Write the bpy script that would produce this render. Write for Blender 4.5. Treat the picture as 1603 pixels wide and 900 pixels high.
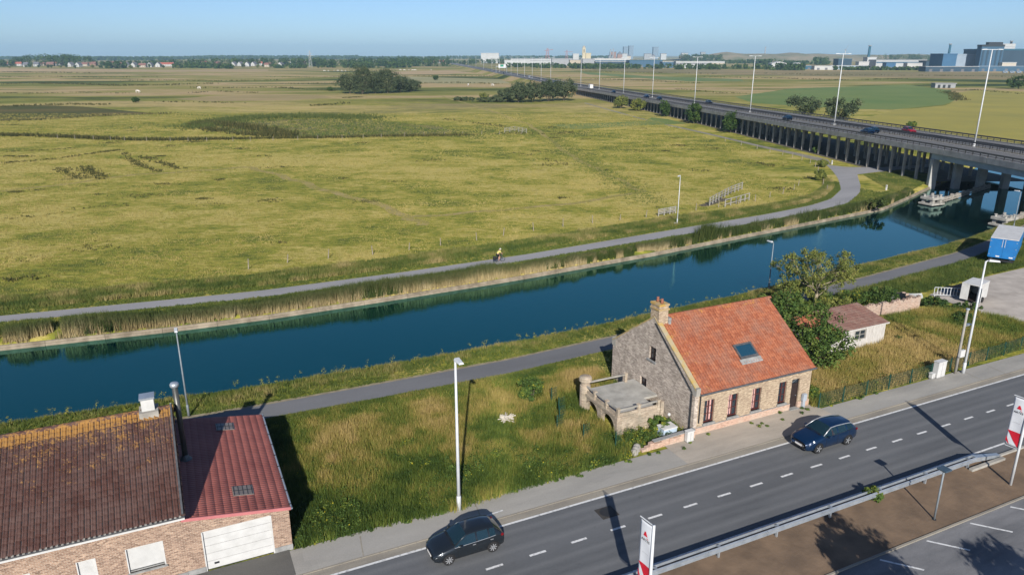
import bpy, bmesh, math, random
import numpy as np
from mathutils import Vector, Matrix

for _o in list(bpy.data.objects):
    bpy.data.objects.remove(_o, do_unlink=True)
SC = bpy.context.scene
COL = SC.collection
R = math.radians

# ------------------------------------------------------------------ camera
cam_data = bpy.data.cameras.new('camera')
cam = bpy.data.objects.new('camera', cam_data)
COL.objects.link(cam)
cam.location = (0.0, 0.0, 25.0)
cam.rotation_euler = (R(90.0 - 17.74), 0.0, 0.0)
cam_data.sensor_width = 36.0
cam_data.lens = 25.56
cam_data.clip_start = 0.5
cam_data.clip_end = 30000.0
SC.camera = cam

# ------------------------------------------------------------------ sky and sun
SUN_EL, SUN_ROT = 28.2, 180.0
world = bpy.data.worlds.new('World')
SC.world = world
world.use_nodes = True
wn = world.node_tree
wn.nodes.clear()
sky = wn.nodes.new('ShaderNodeTexSky')
sky.sky_type = 'NISHITA'
sky.sun_disc = False
sky.sun_elevation = R(SUN_EL)
sky.sun_rotation = R(SUN_ROT)
sky.altitude = 0.0
sky.air_density = 0.65
sky.dust_density = 0.5
sky.ozone_density = 5.0
bg = wn.nodes.new('ShaderNodeBackground')
bg.inputs['Strength'].default_value = 0.085
wo = wn.nodes.new('ShaderNodeOutputWorld')
wn.links.new(sky.outputs[0], bg.inputs['Color'])
wn.links.new(bg.outputs[0], wo.inputs['Surface'])

sun_data = bpy.data.lights.new('sun', 'SUN')
sun_data.energy = 4.8
sun_data.angle = R(0.5)
sun_data.color = (1.0, 0.95, 0.87)
sun = bpy.data.objects.new('sun', sun_data)
COL.objects.link(sun)
sun.location = (0, -60, 80)
sun.rotation_euler = (R(90.0 - SUN_EL), 0.0, R(1.0))   # light travels along +Y and down

SC.view_settings.view_transform = 'Standard'
SC.view_settings.look = 'None'
SC.view_settings.exposure = 0.46
SC.view_settings.gamma = 1.0
SC.view_settings.use_curve_mapping = False
SC.render.engine = 'CYCLES'
SC.cycles.use_denoising = True
SC.cycles.max_bounces = 5
SC.cycles.diffuse_bounces = 2
SC.cycles.glossy_bounces = 3
SC.cycles.transmission_bounces = 3
SC.cycles.volume_bounces = 0
SC.cycles.transparent_max_bounces = 6
SC.cycles.caustics_reflective = False
SC.cycles.caustics_refractive = False
SC.cycles.sample_clamp_indirect = 4.0

# ------------------------------------------------------------------ frames
# world metres; the camera hangs 25 m above the origin.  The site frame follows the road:
# s runs along the road, t runs across it towards the canal.
TH = R(25.306)
RX, RY = math.cos(TH), math.sin(TH)
OX, OY = -0.9, 31.15
def S(s, t, z=0.0):
    return (OX + s * RX - t * RY, OY + s * RY + t * RX, z)
def S_np(s, t):
    return OX + s * RX - t * RY, OY + s * RY + t * RX
rng = np.random.default_rng(7)
rnd = random.Random(11)

# ------------------------------------------------------------------ materials
def _ramp(nt, stops, fac, interp='LINEAR'):
    n = nt.nodes.new('ShaderNodeValToRGB')
    cr = n.color_ramp
    cr.interpolation = interp
    while len(cr.elements) < len(stops):
        cr.elements.new(0.5)
    for e, (p, c) in zip(cr.elements, stops):
        e.position = p
        e.color = (c[0], c[1], c[2], 1.0)
    if fac is not None:
        nt.links.new(fac, n.inputs[0])
    return n
def _noise(nt, vec, scale, detail=5.0, rough=0.6):
    n = nt.nodes.new('ShaderNodeTexNoise')
    n.inputs['Scale'].default_value = scale
    n.inputs['Detail'].default_value = detail
    n.inputs['Roughness'].default_value = rough
    if vec is not None:
        nt.links.new(vec, n.inputs['Vector'])
    return n
def _math(nt, op, a, b=None, clamp=False):
    n = nt.nodes.new('ShaderNodeMath')
    n.operation = op
    n.use_clamp = clamp
    for i, v in enumerate((a, b)):
        if v is None: continue
        if isinstance(v, (int, float)): n.inputs[i].default_value = v
        else: nt.links.new(v, n.inputs[i])
    return n.outputs[0]
def _mix(nt, fac, a, b, blend='MIX'):
    n = nt.nodes.new('ShaderNodeMix')
    n.data_type = 'RGBA'
    n.blend_type = blend
    for sock, v in ((n.inputs[0], fac), (n.inputs[6], a), (n.inputs[7], b)):
        if isinstance(v, (int, float)): sock.default_value = v
        elif isinstance(v, tuple): sock.default_value = (v[0], v[1], v[2], 1.0)
        else: nt.links.new(v, sock)
    return n.outputs[2]
def _map(nt, vec, scale=(1, 1, 1), rot=(0, 0, 0), loc=(0, 0, 0)):
    n = nt.nodes.new('ShaderNodeMapping')
    n.inputs['Scale'].default_value = scale
    n.inputs['Rotation'].default_value = rot
    n.inputs['Location'].default_value = loc
    nt.links.new(vec, n.inputs['Vector'])
    return n.outputs[0]
def new_mat(name):
    m = bpy.data.materials.new(name)
    m.use_nodes = True
    nt = m.node_tree
    b = nt.nodes['Principled BSDF']
    return m, nt, b
def world_pos(nt):
    return nt.nodes.new('ShaderNodeNewGeometry').outputs['Position']
def obj_pos(nt):
    return nt.nodes.new('ShaderNodeTexCoord').outputs['Object']
def set_bump(nt, b, height, strength=0.3, dist=0.05):
    n = nt.nodes.new('ShaderNodeBump')
    n.inputs['Strength'].default_value = strength
    n.inputs['Distance'].default_value = dist
    nt.links.new(height, n.inputs['Height'])
    nt.links.new(n.outputs[0], b.inputs['Normal'])
def mat(name, c1, c2=None, scale=2.0, rough=0.8, metal=0.0, spec=0.4, bump=0.0, bscale=None,
        pos='obj', stretch=(1, 1, 1), lo=0.35, hi=0.65, coat=0.0):
    m, nt, b = new_mat(name)
    b.inputs['Roughness'].default_value = rough
    b.inputs['Metallic'].default_value = metal
    b.inputs['Specular IOR Level'].default_value = spec
    b.inputs['Coat Weight'].default_value = coat
    b.inputs['Coat Roughness'].default_value = 0.05
    if c2 is None:
        c2 = tuple(v * 0.8 for v in c1)
    vec = obj_pos(nt) if pos == 'obj' else world_pos(nt)
    v = _map(nt, vec, stretch)
    n1 = _noise(nt, v, scale)
    r = _ramp(nt, [(lo, c1), (hi, c2)], n1.outputs[0])
    nt.links.new(r.outputs[0], b.inputs['Base Color'])
    if bump:
        n2 = _noise(nt, vec, bscale or scale * 6, 4)
        set_bump(nt, b, n2.outputs[0], bump, 0.03)
    return m
def brick_mat(name, c1, c2, mortar, bw=0.22, bh=0.075, dirt=None, dirt_amt=0.5, msize=0.011, bump=0.35):
    m, nt, b = new_mat(name)
    b.inputs['Roughness'].default_value = 0.9
    b.inputs['Specular IOR Level'].default_value = 0.2
    p = obj_pos(nt)
    sx = nt.nodes.new('ShaderNodeSeparateXYZ'); nt.links.new(p, sx.inputs[0])
    cx = nt.nodes.new('ShaderNodeCombineXYZ')
    nt.links.new(_math(nt, 'ADD', sx.outputs[0], sx.outputs[1]), cx.inputs[0])
    nt.links.new(sx.outputs[2], cx.inputs[1])
    t = nt.nodes.new('ShaderNodeTexBrick')
    nt.links.new(cx.outputs[0], t.inputs['Vector'])
    t.inputs['Scale'].default_value = 1.0
    t.inputs['Brick Width'].default_value = bw
    t.inputs['Row Height'].default_value = bh
    t.inputs['Mortar Size'].default_value = msize
    t.inputs['Mortar Smooth'].default_value = 0.2
    t.inputs['Bias'].default_value = 0.0
    for k, c in (('Color1', c1), ('Color2', c2), ('Mortar', mortar)):
        t.inputs[k].default_value = (c[0], c[1], c[2], 1)
    n = _noise(nt, p, 1.3, 8, 0.65)
    n2 = _noise(nt, _map(nt, cx.outputs[0], (1.0, 2.6, 1)), 4.2, 5, 0.75)
    blot = _ramp(nt, [(0.36, (0.62, 0.60, 0.58)), (0.5, (1, 1, 1)), (0.64, (1.22, 1.22, 1.2))], n2.outputs[0]).outputs[0]
    col = _mix(nt, 1.0, t.outputs['Color'], blot, 'MULTIPLY')
    if dirt:
        f = _ramp(nt, [(0.42, (0, 0, 0)), (0.68, (dirt_amt,) * 3)], n.outputs[0])
        col = _mix(nt, f.outputs[0], col, dirt)
    nt.links.new(col, b.inputs['Base Color'])
    inv = _math(nt, 'SUBTRACT', 1.0, t.outputs['Fac'])
    set_bump(nt, b, inv, bump, 0.01)
    return m
def glass_mat(name, c=(0.02, 0.03, 0.04), rough=0.05):
    m, nt, b = new_mat(name)
    b.inputs['Base Color'].default_value = (*c, 1)
    b.inputs['Roughness'].default_value = rough
    b.inputs['Specular IOR Level'].default_value = 0.8
    return m
def veg_mat(name, stops, tip=None, patch=None, pscale=0.12, rough=0.7, trans=0.25):
    """foliage: colour picked per blade or leaf (attribute va.x), its own base-to-tip change (va.y), land patches"""
    m, nt, b = new_mat(name)
    b.inputs['Roughness'].default_value = rough
    b.inputs['Specular IOR Level'].default_value = 0.25
    a = nt.nodes.new('ShaderNodeAttribute'); a.attribute_name = 'va'
    sx = nt.nodes.new('ShaderNodeSeparateXYZ'); nt.links.new(a.outputs['Vector'], sx.inputs[0])
    col = _ramp(nt, stops, sx.outputs[0]).outputs[0]
    if patch:
        n = _noise(nt, world_pos(nt), pscale, 3, 0.55)
        f = _ramp(nt, [(0.42, (0, 0, 0)), (0.6, (0.8, 0.8, 0.8))], n.outputs[0])
        col = _mix(nt, f.outputs[0], col, patch)
    if tip:
        f = _ramp(nt, [(0.35, (0, 0, 0)), (0.8, (0.9, 0.9, 0.9))], sx.outputs[1])
        col = _mix(nt, f.outputs[0], col, tip)
    nt.links.new(col, b.inputs['Base Color'])
    if trans:
        tr = nt.nodes.new('ShaderNodeBsdfTranslucent')
        nt.links.new(col, tr.inputs['Color'])
        mx = nt.nodes.new('ShaderNodeMixShader')
        mx.inputs[0].default_value = trans
        nt.links.new(b.outputs[0], mx.inputs[1]); nt.links.new(tr.outputs[0], mx.inputs[2])
        out = nt.nodes['Material Output']
        nt.links.new(mx.outputs[0], out.inputs['Surface'])
    return m

# ------------------------------------------------------------------ objects
def tag(o, label=None, cat=None, group=None, kind=None):
    if label: o['label'] = label
    if cat: o['category'] = cat
    if group: o['group'] = group
    if kind: o['kind'] = kind
    return o
def thing(name, loc, rz=0.0, label=None, cat=None, group=None):
    o = bpy.data.objects.new(name, None)
    COL.objects.link(o)
    o.empty_display_size = 0.3
    o.location = loc
    o.rotation_euler = (0, 0, rz)
    return tag(o, label, cat, group)
def site_thing(name, s, t, label, cat, group=None, z=0.0, rz=0.0):
    return thing(name, S(s, t, z), TH + rz, label, cat, group)
def link(name, me, material=None, parent=None, loc=None, rz=None):
    o = bpy.data.objects.new(name, me)
    COL.objects.link(o)
    if material is not None and len(me.materials) == 0:
        me.materials.append(material)
    if parent is not None: o.parent = parent
    if loc is not None: o.location = loc
    if rz is not None: o.rotation_euler = (0, 0, rz)
    return o
def np_mesh(name, V, F, va=None, smooth=False):
    V = np.asarray(V, np.float32); F = np.asarray(F, np.int32)
    k = F.shape[1]
    me = bpy.data.meshes.new(name)
    me.vertices.add(len(V)); me.vertices.foreach_set('co', V.ravel())
    me.loops.add(F.size); me.loops.foreach_set('vertex_index', F.ravel())
    me.polygons.add(len(F))
    me.polygons.foreach_set('loop_start', np.arange(0, F.size, k, dtype=np.int32))
    me.polygons.foreach_set('loop_total', np.full(len(F), k, np.int32))
    if smooth: me.polygons.foreach_set('use_smooth', np.ones(len(F), bool))
    if va is not None:
        at = me.attributes.new('va', 'FLOAT_VECTOR', 'POINT')
        at.data.foreach_set('vector', np.asarray(va, np.float32).ravel())
    me.update(calc_edges=True)
    return me
class MB:
    """collects shapes for ONE mesh"""
    def __init__(self):
        self.v = []; self.f = []
    def add(self, vs, fs, M=None):
        n = len(self.v)
        self.v += [tuple(M @ Vector(p)) if M is not None else tuple(p) for p in vs]
        self.f += [tuple(i + n for i in f) for f in fs]
        return self
    def box(self, x0, x1, y0, y1, z0, z1, M=None):
        vs = [(x0, y0, z0), (x1, y0, z0), (x1, y1, z0), (x0, y1, z0), (x0, y0, z1), (x1, y0, z1), (x1, y1, z1), (x0, y1, z1)]
        return self.add(vs, [(3, 2, 1, 0), (4, 5, 6, 7), (0, 1, 5, 4), (1, 2, 6, 5), (2, 3, 7, 6), (3, 0, 4, 7)], M)
    def cbox(self, cx, cy, cz, sx, sy, sz, M=None):
        return self.box(cx - sx / 2, cx + sx / 2, cy - sy / 2, cy + sy / 2, cz - sz / 2, cz + sz / 2, M)
    def prism(self, poly, z0, z1, axis='z'):
        """polygon (counter-clockwise) pushed along an axis"""
        n = len(poly)
        if axis == 'z': g = lambda p, w: (p[0], p[1], w)
        elif axis == 'x': g = lambda p, w: (w, p[0], p[1])
        else: g = lambda p, w: (p[0], w, p[1])
        vs = [g(p, z0) for p in poly] + [g(p, z1) for p in poly]
        fs = [tuple(range(n))[::-1], tuple(range(n, 2 * n))] + [(i, (i + 1) % n, n + (i + 1) % n, n + i) for i in range(n)]
        return self.add(vs, fs)
    def bar(self, a, b, w, h=None, up=(0, 0, 1)):
        a = Vector(a); b = Vector(b); h = h or w
        d = (b - a)
        if d.length < 1e-6: return self
        d.normalize()
        u = Vector(up)
        if abs(d.dot(u)) > 0.98: u = Vector((1, 0, 0))
        x = d.cross(u).normalized(); y = x.cross(d).normalized()
        vs = []
        for c in (a, b):
            for sx, sy in ((-1, -1), (1, -1), (1, 1), (-1, 1)):
                vs.append(c + x * (sx * w / 2) + y * (sy * h / 2))
        return self.add(vs, [(0, 1, 2, 3), (7, 6, 5, 4), (4, 5, 1, 0), (5, 6, 2, 1), (6, 7, 3, 2), (7, 4, 0, 3)])
    def tube(self, pts, rad, n=8, caps=True):
        pts = [Vector(p) for p in pts]
        if isinstance(rad, (int, float)): rad = [rad] * len(pts)
        vs = []; fs = []
        for i, p in enumerate(pts):
            d = (pts[min(i + 1, len(pts) - 1)] - pts[max(i - 1, 0)]).normalized()
            u = Vector((0, 0, 1)) if abs(d.z) < 0.95 else Vector((1, 0, 0))
            x = d.cross(u).normalized(); y = x.cross(d).normalized()
            for k in range(n):
                a = 2 * math.pi * k / n
                vs.append(p + x * (math.cos(a) * rad[i]) + y * (math.sin(a) * rad[i]))
        for i in range(len(pts) - 1):
            for k in range(n):
                k2 = (k + 1) % n
                fs.append((i * n + k, i * n + k2, (i + 1) * n + k2, (i + 1) * n + k))
        if caps:
            fs.append(tuple(range(n))[::-1]); fs.append(tuple(range((len(pts) - 1) * n, len(pts) * n)))
        return self.add(vs, fs)
    def lathe(self, prof, n=12, c=(0, 0, 0)):
        vs = []; fs = []
        for r_, z in prof:
            for k in range(n):
                a = 2 * math.pi * k / n
                vs.append((c[0] + r_ * math.cos(a), c[1] + r_ * math.sin(a), c[2] + z))
        for i in range(len(prof) - 1):
            for k in range(n):
                k2 = (k + 1) % n
                fs.append((i * n + k, i * n + k2, (i + 1) * n + k2, (i + 1) * n + k))
        fs.append(tuple(range(n))[::-1]); fs.append(tuple(range((len(prof) - 1) * n, len(prof) * n)))
        return self.add(vs, fs)
    def mesh(self, name, smooth=False):
        me = bpy.data.meshes.new(name)
        me.from_pydata(self.v, [], self.f)
        if smooth:
            me.polygons.foreach_set('use_smooth', [True] * len(me.polygons))
        me.update()
        return me
    def build(self, name, material, parent=None, smooth=False, loc=None, rz=None, bevel=0.0):
        o = link(name, self.mesh(name, smooth), material, parent, loc, rz)
        if bevel:
            md = o.modifiers.new('bevel', 'BEVEL'); md.width = bevel; md.segments = 2; md.limit_method = 'ANGLE'
        return o
def copy_tree(o, parent=None):
    c = o.copy(); COL.objects.link(c); c.parent = parent
    for ch in list(o.children):
        if ch != c: copy_tree(ch, c)
    return c
ORD = ['first', 'second', 'third', 'fourth', 'fifth', 'sixth', 'seventh', 'eighth', 'ninth', 'tenth', 'eleventh', 'twelfth',
       'thirteenth', 'fourteenth', 'fifteenth', 'sixteenth', 'seventeenth', 'eighteenth', 'nineteenth']
def ordinal(i):
    tens = ['', '', 'twenty', 'thirty', 'forty', 'fifty', 'sixty', 'seventy', 'eighty', 'ninety']
    if i < 19: return ORD[i]
    k = i + 1
    if k % 10 == 0: return tens[k // 10].replace('y', 'ie') + 'th' if k < 100 else 'hundredth'
    return tens[k // 10] + '-' + ORD[k % 10 - 1]

# ------------------------------------------------------------------ vegetation
def blades(P, h, w, n=6, spread=0.12, lean=0.35, seed=1, tint=None):
    """P (N,3) tuft feet; n triangles per tuft -> V, F, va"""
    g = np.random.default_rng(seed)
    N = len(P)
    h = np.broadcast_to(h, (N,)); w = np.broadcast_to(w, (N,))
    base = np.repeat(P, n, 0).astype(np.float64)
    hh = np.repeat(h, n) * g.uniform(0.55, 1.1, N * n)
    ww = np.repeat(w, n) * g.uniform(0.6, 1.3, N * n)
    a = g.uniform(0, 2 * np.pi, N * n)
    rr = spread * np.sqrt(g.uniform(0, 1, N * n))
    base[:, 0] += rr * np.cos(a); base[:, 1] += rr * np.sin(a)
    b = g.uniform(0, 2 * np.pi, N * n)
    l = hh * lean * g.uniform(0.1, 1.0, N * n)
    tip = base + np.stack([np.cos(b) * l, np.sin(b) * l, hh], 1)
    c = g.uniform(0, np.pi, N * n)
    side = np.stack([np.cos(c) * ww / 2, np.sin(c) * ww / 2, np.zeros(N * n)], 1)
    V = np.stack([base - side, base + side, tip], 1).reshape(-1, 3)
    F = np.arange(N * n * 3).reshape(-1, 3)
    if tint is None: t = g.uniform(0, 1, N * n)
    else: t = np.clip(np.repeat(tint, n) + g.normal(0, 0.12, N * n), 0, 1)
    va = np.zeros((N * n, 3, 3))
    va[:, :, 0] = t[:, None]
    va[:, 2, 1] = 1.0
    return V, F, va.reshape(-1, 3)
def leaves(C, Rad, n, size, seed=1, shell=0.55, up=0.3, tint=None):
    """C (K,3) clump centres, Rad (K,3) radii, n leaf quads per clump"""
    g = np.random.default_rng(seed)
    C = np.asarray(C, float); Rad = np.asarray(Rad, float)
    K = len(C)
    d = g.normal(0, 1, (K, n, 3)); d /= np.linalg.norm(d, axis=2, keepdims=True)
    q = shell + (1 - shell) * g.uniform(0, 1, (K, n, 1))
    P = (C[:, None, :] + d * q * Rad[:, None, :]).reshape(-1, 3)
    nn = d.reshape(-1, 3) + g.normal(0, 0.6, (K * n, 3)); nn[:, 2] += up
    nn /= np.linalg.norm(nn, axis=1, keepdims=True)
    a = np.cross(nn, g.normal(0, 1, (K * n, 3))); a /= np.linalg.norm(a, axis=1, keepdims=True) + 1e-9
    b = np.cross(nn, a)
    sz = (size * g.uniform(0.6, 1.4, K * n))[:, None]
    V = np.stack([P - a * sz, P - b * sz * 0.55, P + a * sz, P + b * sz * 0.55], 1).reshape(-1, 3)
    F = np.arange(K * n * 4).reshape(-1, 4)
    if tint is None: t0 = np.repeat(g.uniform(0.15, 0.85, K), n)
    else: t0 = np.repeat(tint, n)
    t = np.clip(t0 + g.normal(0, 0.16, K * n), 0, 1)
    va = np.zeros((K * n, 4, 3)); va[:, :, 0] = t[:, None]
    return V, F, va.reshape(-1, 3)
def poly_mask(x, y, poly):
    inside = np.zeros(len(x), bool)
    n = len(poly)
    for i in range(n):
        x0, y0 = poly[i]; x1, y1 = poly[(i + 1) % n]
        if y0 == y1: continue
        c = ((y0 > y) != (y1 > y)) & (x < (x1 - x0) * (y - y0) / (y1 - y0) + x0)
        inside ^= c
    return inside
def scatter(poly, n, seed=1):
    """n random points in a polygon (world or site metres)"""
    g = np.random.default_rng(seed)
    p = np.array(poly); lo = p.min(0); hi = p.max(0)
    out = []; tot = 0
    while tot < n:
        q = g.uniform(lo, hi, (n * 2, 2))
        q = q[poly_mask(q[:, 0], q[:, 1], poly)]
        out.append(q); tot += len(q)
    return np.concatenate(out)[:n]
def vnoise(x, y, scale, seed=0):
    """cheap smooth value noise in 0..1"""
    g = np.random.default_rng(seed)
    T = g.uniform(0, 1, (64, 64))
    u = x / scale; v = y / scale
    iu = np.floor(u).astype(int); iv = np.floor(v).astype(int)
    fu = u - iu; fv = v - iv
    fu = fu * fu * (3 - 2 * fu); fv = fv * fv * (3 - 2 * fv)
    a = T[iu % 64, iv % 64]; b = T[(iu + 1) % 64, iv % 64]; c = T[iu % 64, (iv + 1) % 64]; d = T[(iu + 1) % 64, (iv + 1) % 64]
    return (a * (1 - fu) + b * fu) * (1 - fv) + (c * (1 - fu) + d * fu) * fv

# ================================================================== materials of the setting
def ground_material():
    m, nt, b = new_mat('meadow_ground')
    b.inputs['Roughness'].default_value = 0.95
    b.inputs['Specular IOR Level'].default_value = 0.1
    p = world_pos(nt)
    sx = nt.nodes.new('ShaderNodeSeparateXYZ'); nt.links.new(p, sx.inputs[0])
    # how far into the polder: straw marsh takes over beyond the meadow
    far = _math(nt, 'MULTIPLY', _math(nt, 'SUBTRACT', sx.outputs[1], 260.0), 1 / 240.0, True)
    big = _noise(nt, _map(nt, p, (0.6, 1.0, 1)), 0.022, 6, 0.6)
    mid = _noise(nt, _map(nt, p, (0.7, 1.0, 1), (0, 0, 0.5)), 0.14, 6, 0.62)
    fine = _noise(nt, _map(nt, p, (0.55, 1.0, 1)), 0.9, 6, 0.7)
    tiny = _noise(nt, p, 5.0, 3, 0.7)
    green = (0.205, 0.22, 0.034); olive = (0.305, 0.28, 0.052); straw = (0.45, 0.37, 0.115)
    v = _math(nt, 'ADD', _math(nt, 'MULTIPLY', big.outputs[0], 0.35),
              _math(nt, 'ADD', _math(nt, 'MULTIPLY', mid.outputs[0], 0.35), _math(nt, 'MULTIPLY', fine.outputs[0], 0.30)))
    zone = _noise(nt, _map(nt, p, (0.5, 1.0, 1), (0, 0, -0.3)), 0.0075, 3, 0.5)
    v = _math(nt, 'ADD', v, _math(nt, 'MULTIPLY', _math(nt, 'SUBTRACT', zone.outputs[0], 0.5), 0.32))
    v = _math(nt, 'ADD', _math(nt, 'MULTIPLY', _math(nt, 'SUBTRACT', v, 0.49), 1.55), 0.48)
    near_c = _ramp(nt, [(0.38, (0.10, 0.125, 0.026)), (0.45, green), (0.50, olive), (0.56, straw)], v).outputs[0]
    bands = _noise(nt, _map(nt, p, (0.33, 1.0, 1)), 0.010, 8, 0.62)
    far_c = _ramp(nt, [(0.37, (0.04, 0.06, 0.018)), (0.43, (0.15, 0.165, 0.04)), (0.48, (0.25, 0.23, 0.065)),
                       (0.53, (0.37, 0.285, 0.135)), (0.58, (0.43, 0.31, 0.17)), (0.62, (0.20, 0.19, 0.06)), (0.67, (0.06, 0.08, 0.025))], bands.outputs[0]).outputs[0]
    col = _mix(nt, far, near_c, far_c)
    dk = _ramp(nt, [(0.30, (0.78, 0.8, 0.75)), (0.48, (1, 1, 1)), (0.75, (1.08, 1.07, 1.05))], tiny.outputs[0]).outputs[0]
    col = _mix(nt, 1.0, col, dk, 'MULTIPLY')
    # brown rush patches with a shape of their own
    rn = _noise(nt, _map(nt, p, (0.45, 1.0, 1), (0, 0, 0.2)), 0.06, 7, 0.68)
    rf = _ramp(nt, [(0.635, (0, 0, 0)), (0.70, (0.75, 0.75, 0.75))], rn.outputs[0]).outputs[0]
    col = _mix(nt, rf, col, (0.075, 0.07, 0.022))
    nt.links.new(col, b.inputs['Base Color'])
    hb = _math(nt, 'ADD', _math(nt, 'MULTIPLY', fine.outputs[0], 1.0), _math(nt, 'MULTIPLY', tiny.outputs[0], 0.35))
    set_bump(nt, b, hb, 0.9, 0.35)
    return m
M_ground = ground_material()

def asphalt(name, c1, c2, lanes=None, scale=0.35, patches=None, cracks=False):
    m, nt, b = new_mat(name)
    b.inputs['Roughness'].default_value = 0.85
    b.inputs['Specular IOR Level'].default_value = 0.3
    p = obj_pos(nt)
    n1 = _noise(nt, _map(nt, p, (0.25, 1, 1)), scale, 7, 0.62)
    n2 = _noise(nt, p, 28.0, 3, 0.7)
    col = _ramp(nt, [(0.35, c1), (0.65, c2)], n1.outputs[0]).outputs[0]
    if lanes:   # polished wheel tracks along the road
        sx = nt.nodes.new('ShaderNodeSeparateXYZ'); nt.links.new(p, sx.inputs[0])
        ab = _math(nt, 'ABSOLUTE', _math(nt, 'SUBTRACT', _math(nt, 'ABSOLUTE', sx.outputs[1]), 1.55))
        wob = _math(nt, 'MULTIPLY', _math(nt, 'SUBTRACT', n1.outputs[0], 0.5), 0.5)
        f = _ramp(nt, [(0.0, (0.25,) * 3), (0.35, (0.0,) * 3), (0.75, (0.55,) * 3), (1.1, (0.1,) * 3)], _math(nt, 'ADD', ab, wob)).outputs[0]
        col = _mix(nt, f, col, lanes)
    if lanes:   # drips and stains
        n4 = _noise(nt, _map(nt, p, (0.6, 1, 1)), 2.3, 6, 0.75)
        f = _ramp(nt, [(0.60, (0, 0, 0)), (0.70, (0.45,) * 3)], n4.outputs[0]).outputs[0]
        col = _mix(nt, f, col, (0.055, 0.056, 0.06))
    if patches:
        n3 = nt.nodes.new('ShaderNodeTexVoronoi'); n3.inputs['Scale'].default_value = 0.33
        nt.links.new(_map(nt, p, (0.5, 1.2, 1)), n3.inputs['Vector'])
        s2 = nt.nodes.new('ShaderNodeSeparateColor'); nt.links.new(n3.outputs['Color'], s2.inputs[0])
        f = _ramp(nt, [(0.55, (0, 0, 0)), (0.6, (0.6,) * 3)], s2.outputs[0], 'CONSTANT').outputs[0]
        col = _mix(nt, f, col, patches)
    if cracks:
        v = nt.nodes.new('ShaderNodeTexVoronoi'); v.feature = 'DISTANCE_TO_EDGE'; v.inputs['Scale'].default_value = 0.45
        wv = _mix(nt, 0.25, p, _noise(nt, p, 1.2, 4).outputs['Color'])
        nt.links.new(wv, v.inputs['Vector'])
        f = _ramp(nt, [(0.0, (0.55,) * 3), (0.012, (0, 0, 0))], v.outputs[0]).outputs[0]
        col = _mix(nt, f, col, (0.03, 0.03, 0.03))
    g = _ramp(nt, [(0.3, (0.8,) * 3), (0.7, (1.15,) * 3)], n2.outputs[0]).outputs[0]
    col = _mix(nt, 1.0, col, g, 'MULTIPLY')
    nt.links.new(col, b.inputs['Base Color'])
    set_bump(nt, b, n2.outputs[0], 0.25, 0.01)
    return m
M_road = asphalt('road_asphalt', (0.125, 0.129, 0.136), (0.092, 0.096, 0.102), lanes=(0.168, 0.171, 0.175))
M_walk = asphalt('pavement_asphalt', (0.36, 0.34, 0.305), (0.26, 0.25, 0.23), patches=(0.32, 0.305, 0.28), scale=0.5)
M_walk2 = asphalt('pavement_tiles', (0.42, 0.37, 0.31), (0.32, 0.285, 0.24), scale=0.8)
M_gutter = asphalt('gutter_concrete', (0.30, 0.27, 0.22), (0.21, 0.19, 0.16), scale=1.2)
M_path = asphalt('path_asphalt', (0.165, 0.165, 0.17), (0.13, 0.131, 0.136), scale=0.25)
M_path2 = asphalt('cycle_path_asphalt', (0.30, 0.293, 0.293), (0.245, 0.24, 0.243), scale=0.2)
M_park = asphalt('parking_asphalt', (0.22, 0.218, 0.222), (0.095, 0.097, 0.103), scale=0.4)
M_paint = mat('road_paint', (0.62, 0.62, 0.61), (0.26, 0.26, 0.265), 5.0, 0.7, lo=0.50, hi=0.74)
M_earth = mat('bare_earth', (0.215, 0.15, 0.10), (0.14, 0.10, 0.07), 0.6, 0.95, bump=0.6, bscale=5.0, spec=0.1)
M_gravel = mat('yard_gravel', (0.45, 0.405, 0.36), (0.33, 0.295, 0.26), 0.5, 0.95, bump=0.5, bscale=4.0, spec=0.1)
M_conc = mat('concrete', (0.36, 0.34, 0.30), (0.24, 0.225, 0.2), 1.2, 0.9, bump=0.2)
M_quay = mat('quay_concrete', (0.33, 0.28, 0.21), (0.17, 0.14, 0.10), 0.9, 0.9, bump=0.4, bscale=6)
M_sand = mat('sandy_edge', (0.30, 0.255, 0.175), (0.20, 0.17, 0.11), 1.5, 0.95, spec=0.1)

def water_material():
    m, nt, b = new_mat('canal_water')
    b.inputs['Base Color'].default_value = (0.0, 0.010, 0.013, 1)
    b.inputs['Roughness'].default_value = 0.04
    b.inputs['IOR'].default_value = 2.6
    b.inputs['Specular Tint'].default_value = (0.0, 1.0, 0.78, 1)
    p = world_pos(nt)
    n1 = _noise(nt, _map(nt, p, (1, 1, 1)), 1.6, 4, 0.6)
    n2 = _noise(nt, p, 0.05, 3, 0.5)
    amp = _ramp(nt, [(0.4, (0.15,) * 3), (0.62, (1.0,) * 3)], n2.outputs[0]).outputs[0]
    set_bump(nt, b, _math(nt, 'MULTIPLY', n1.outputs[0], amp), 0.26, 0.05)
    return m
M_water = water_material()

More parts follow.
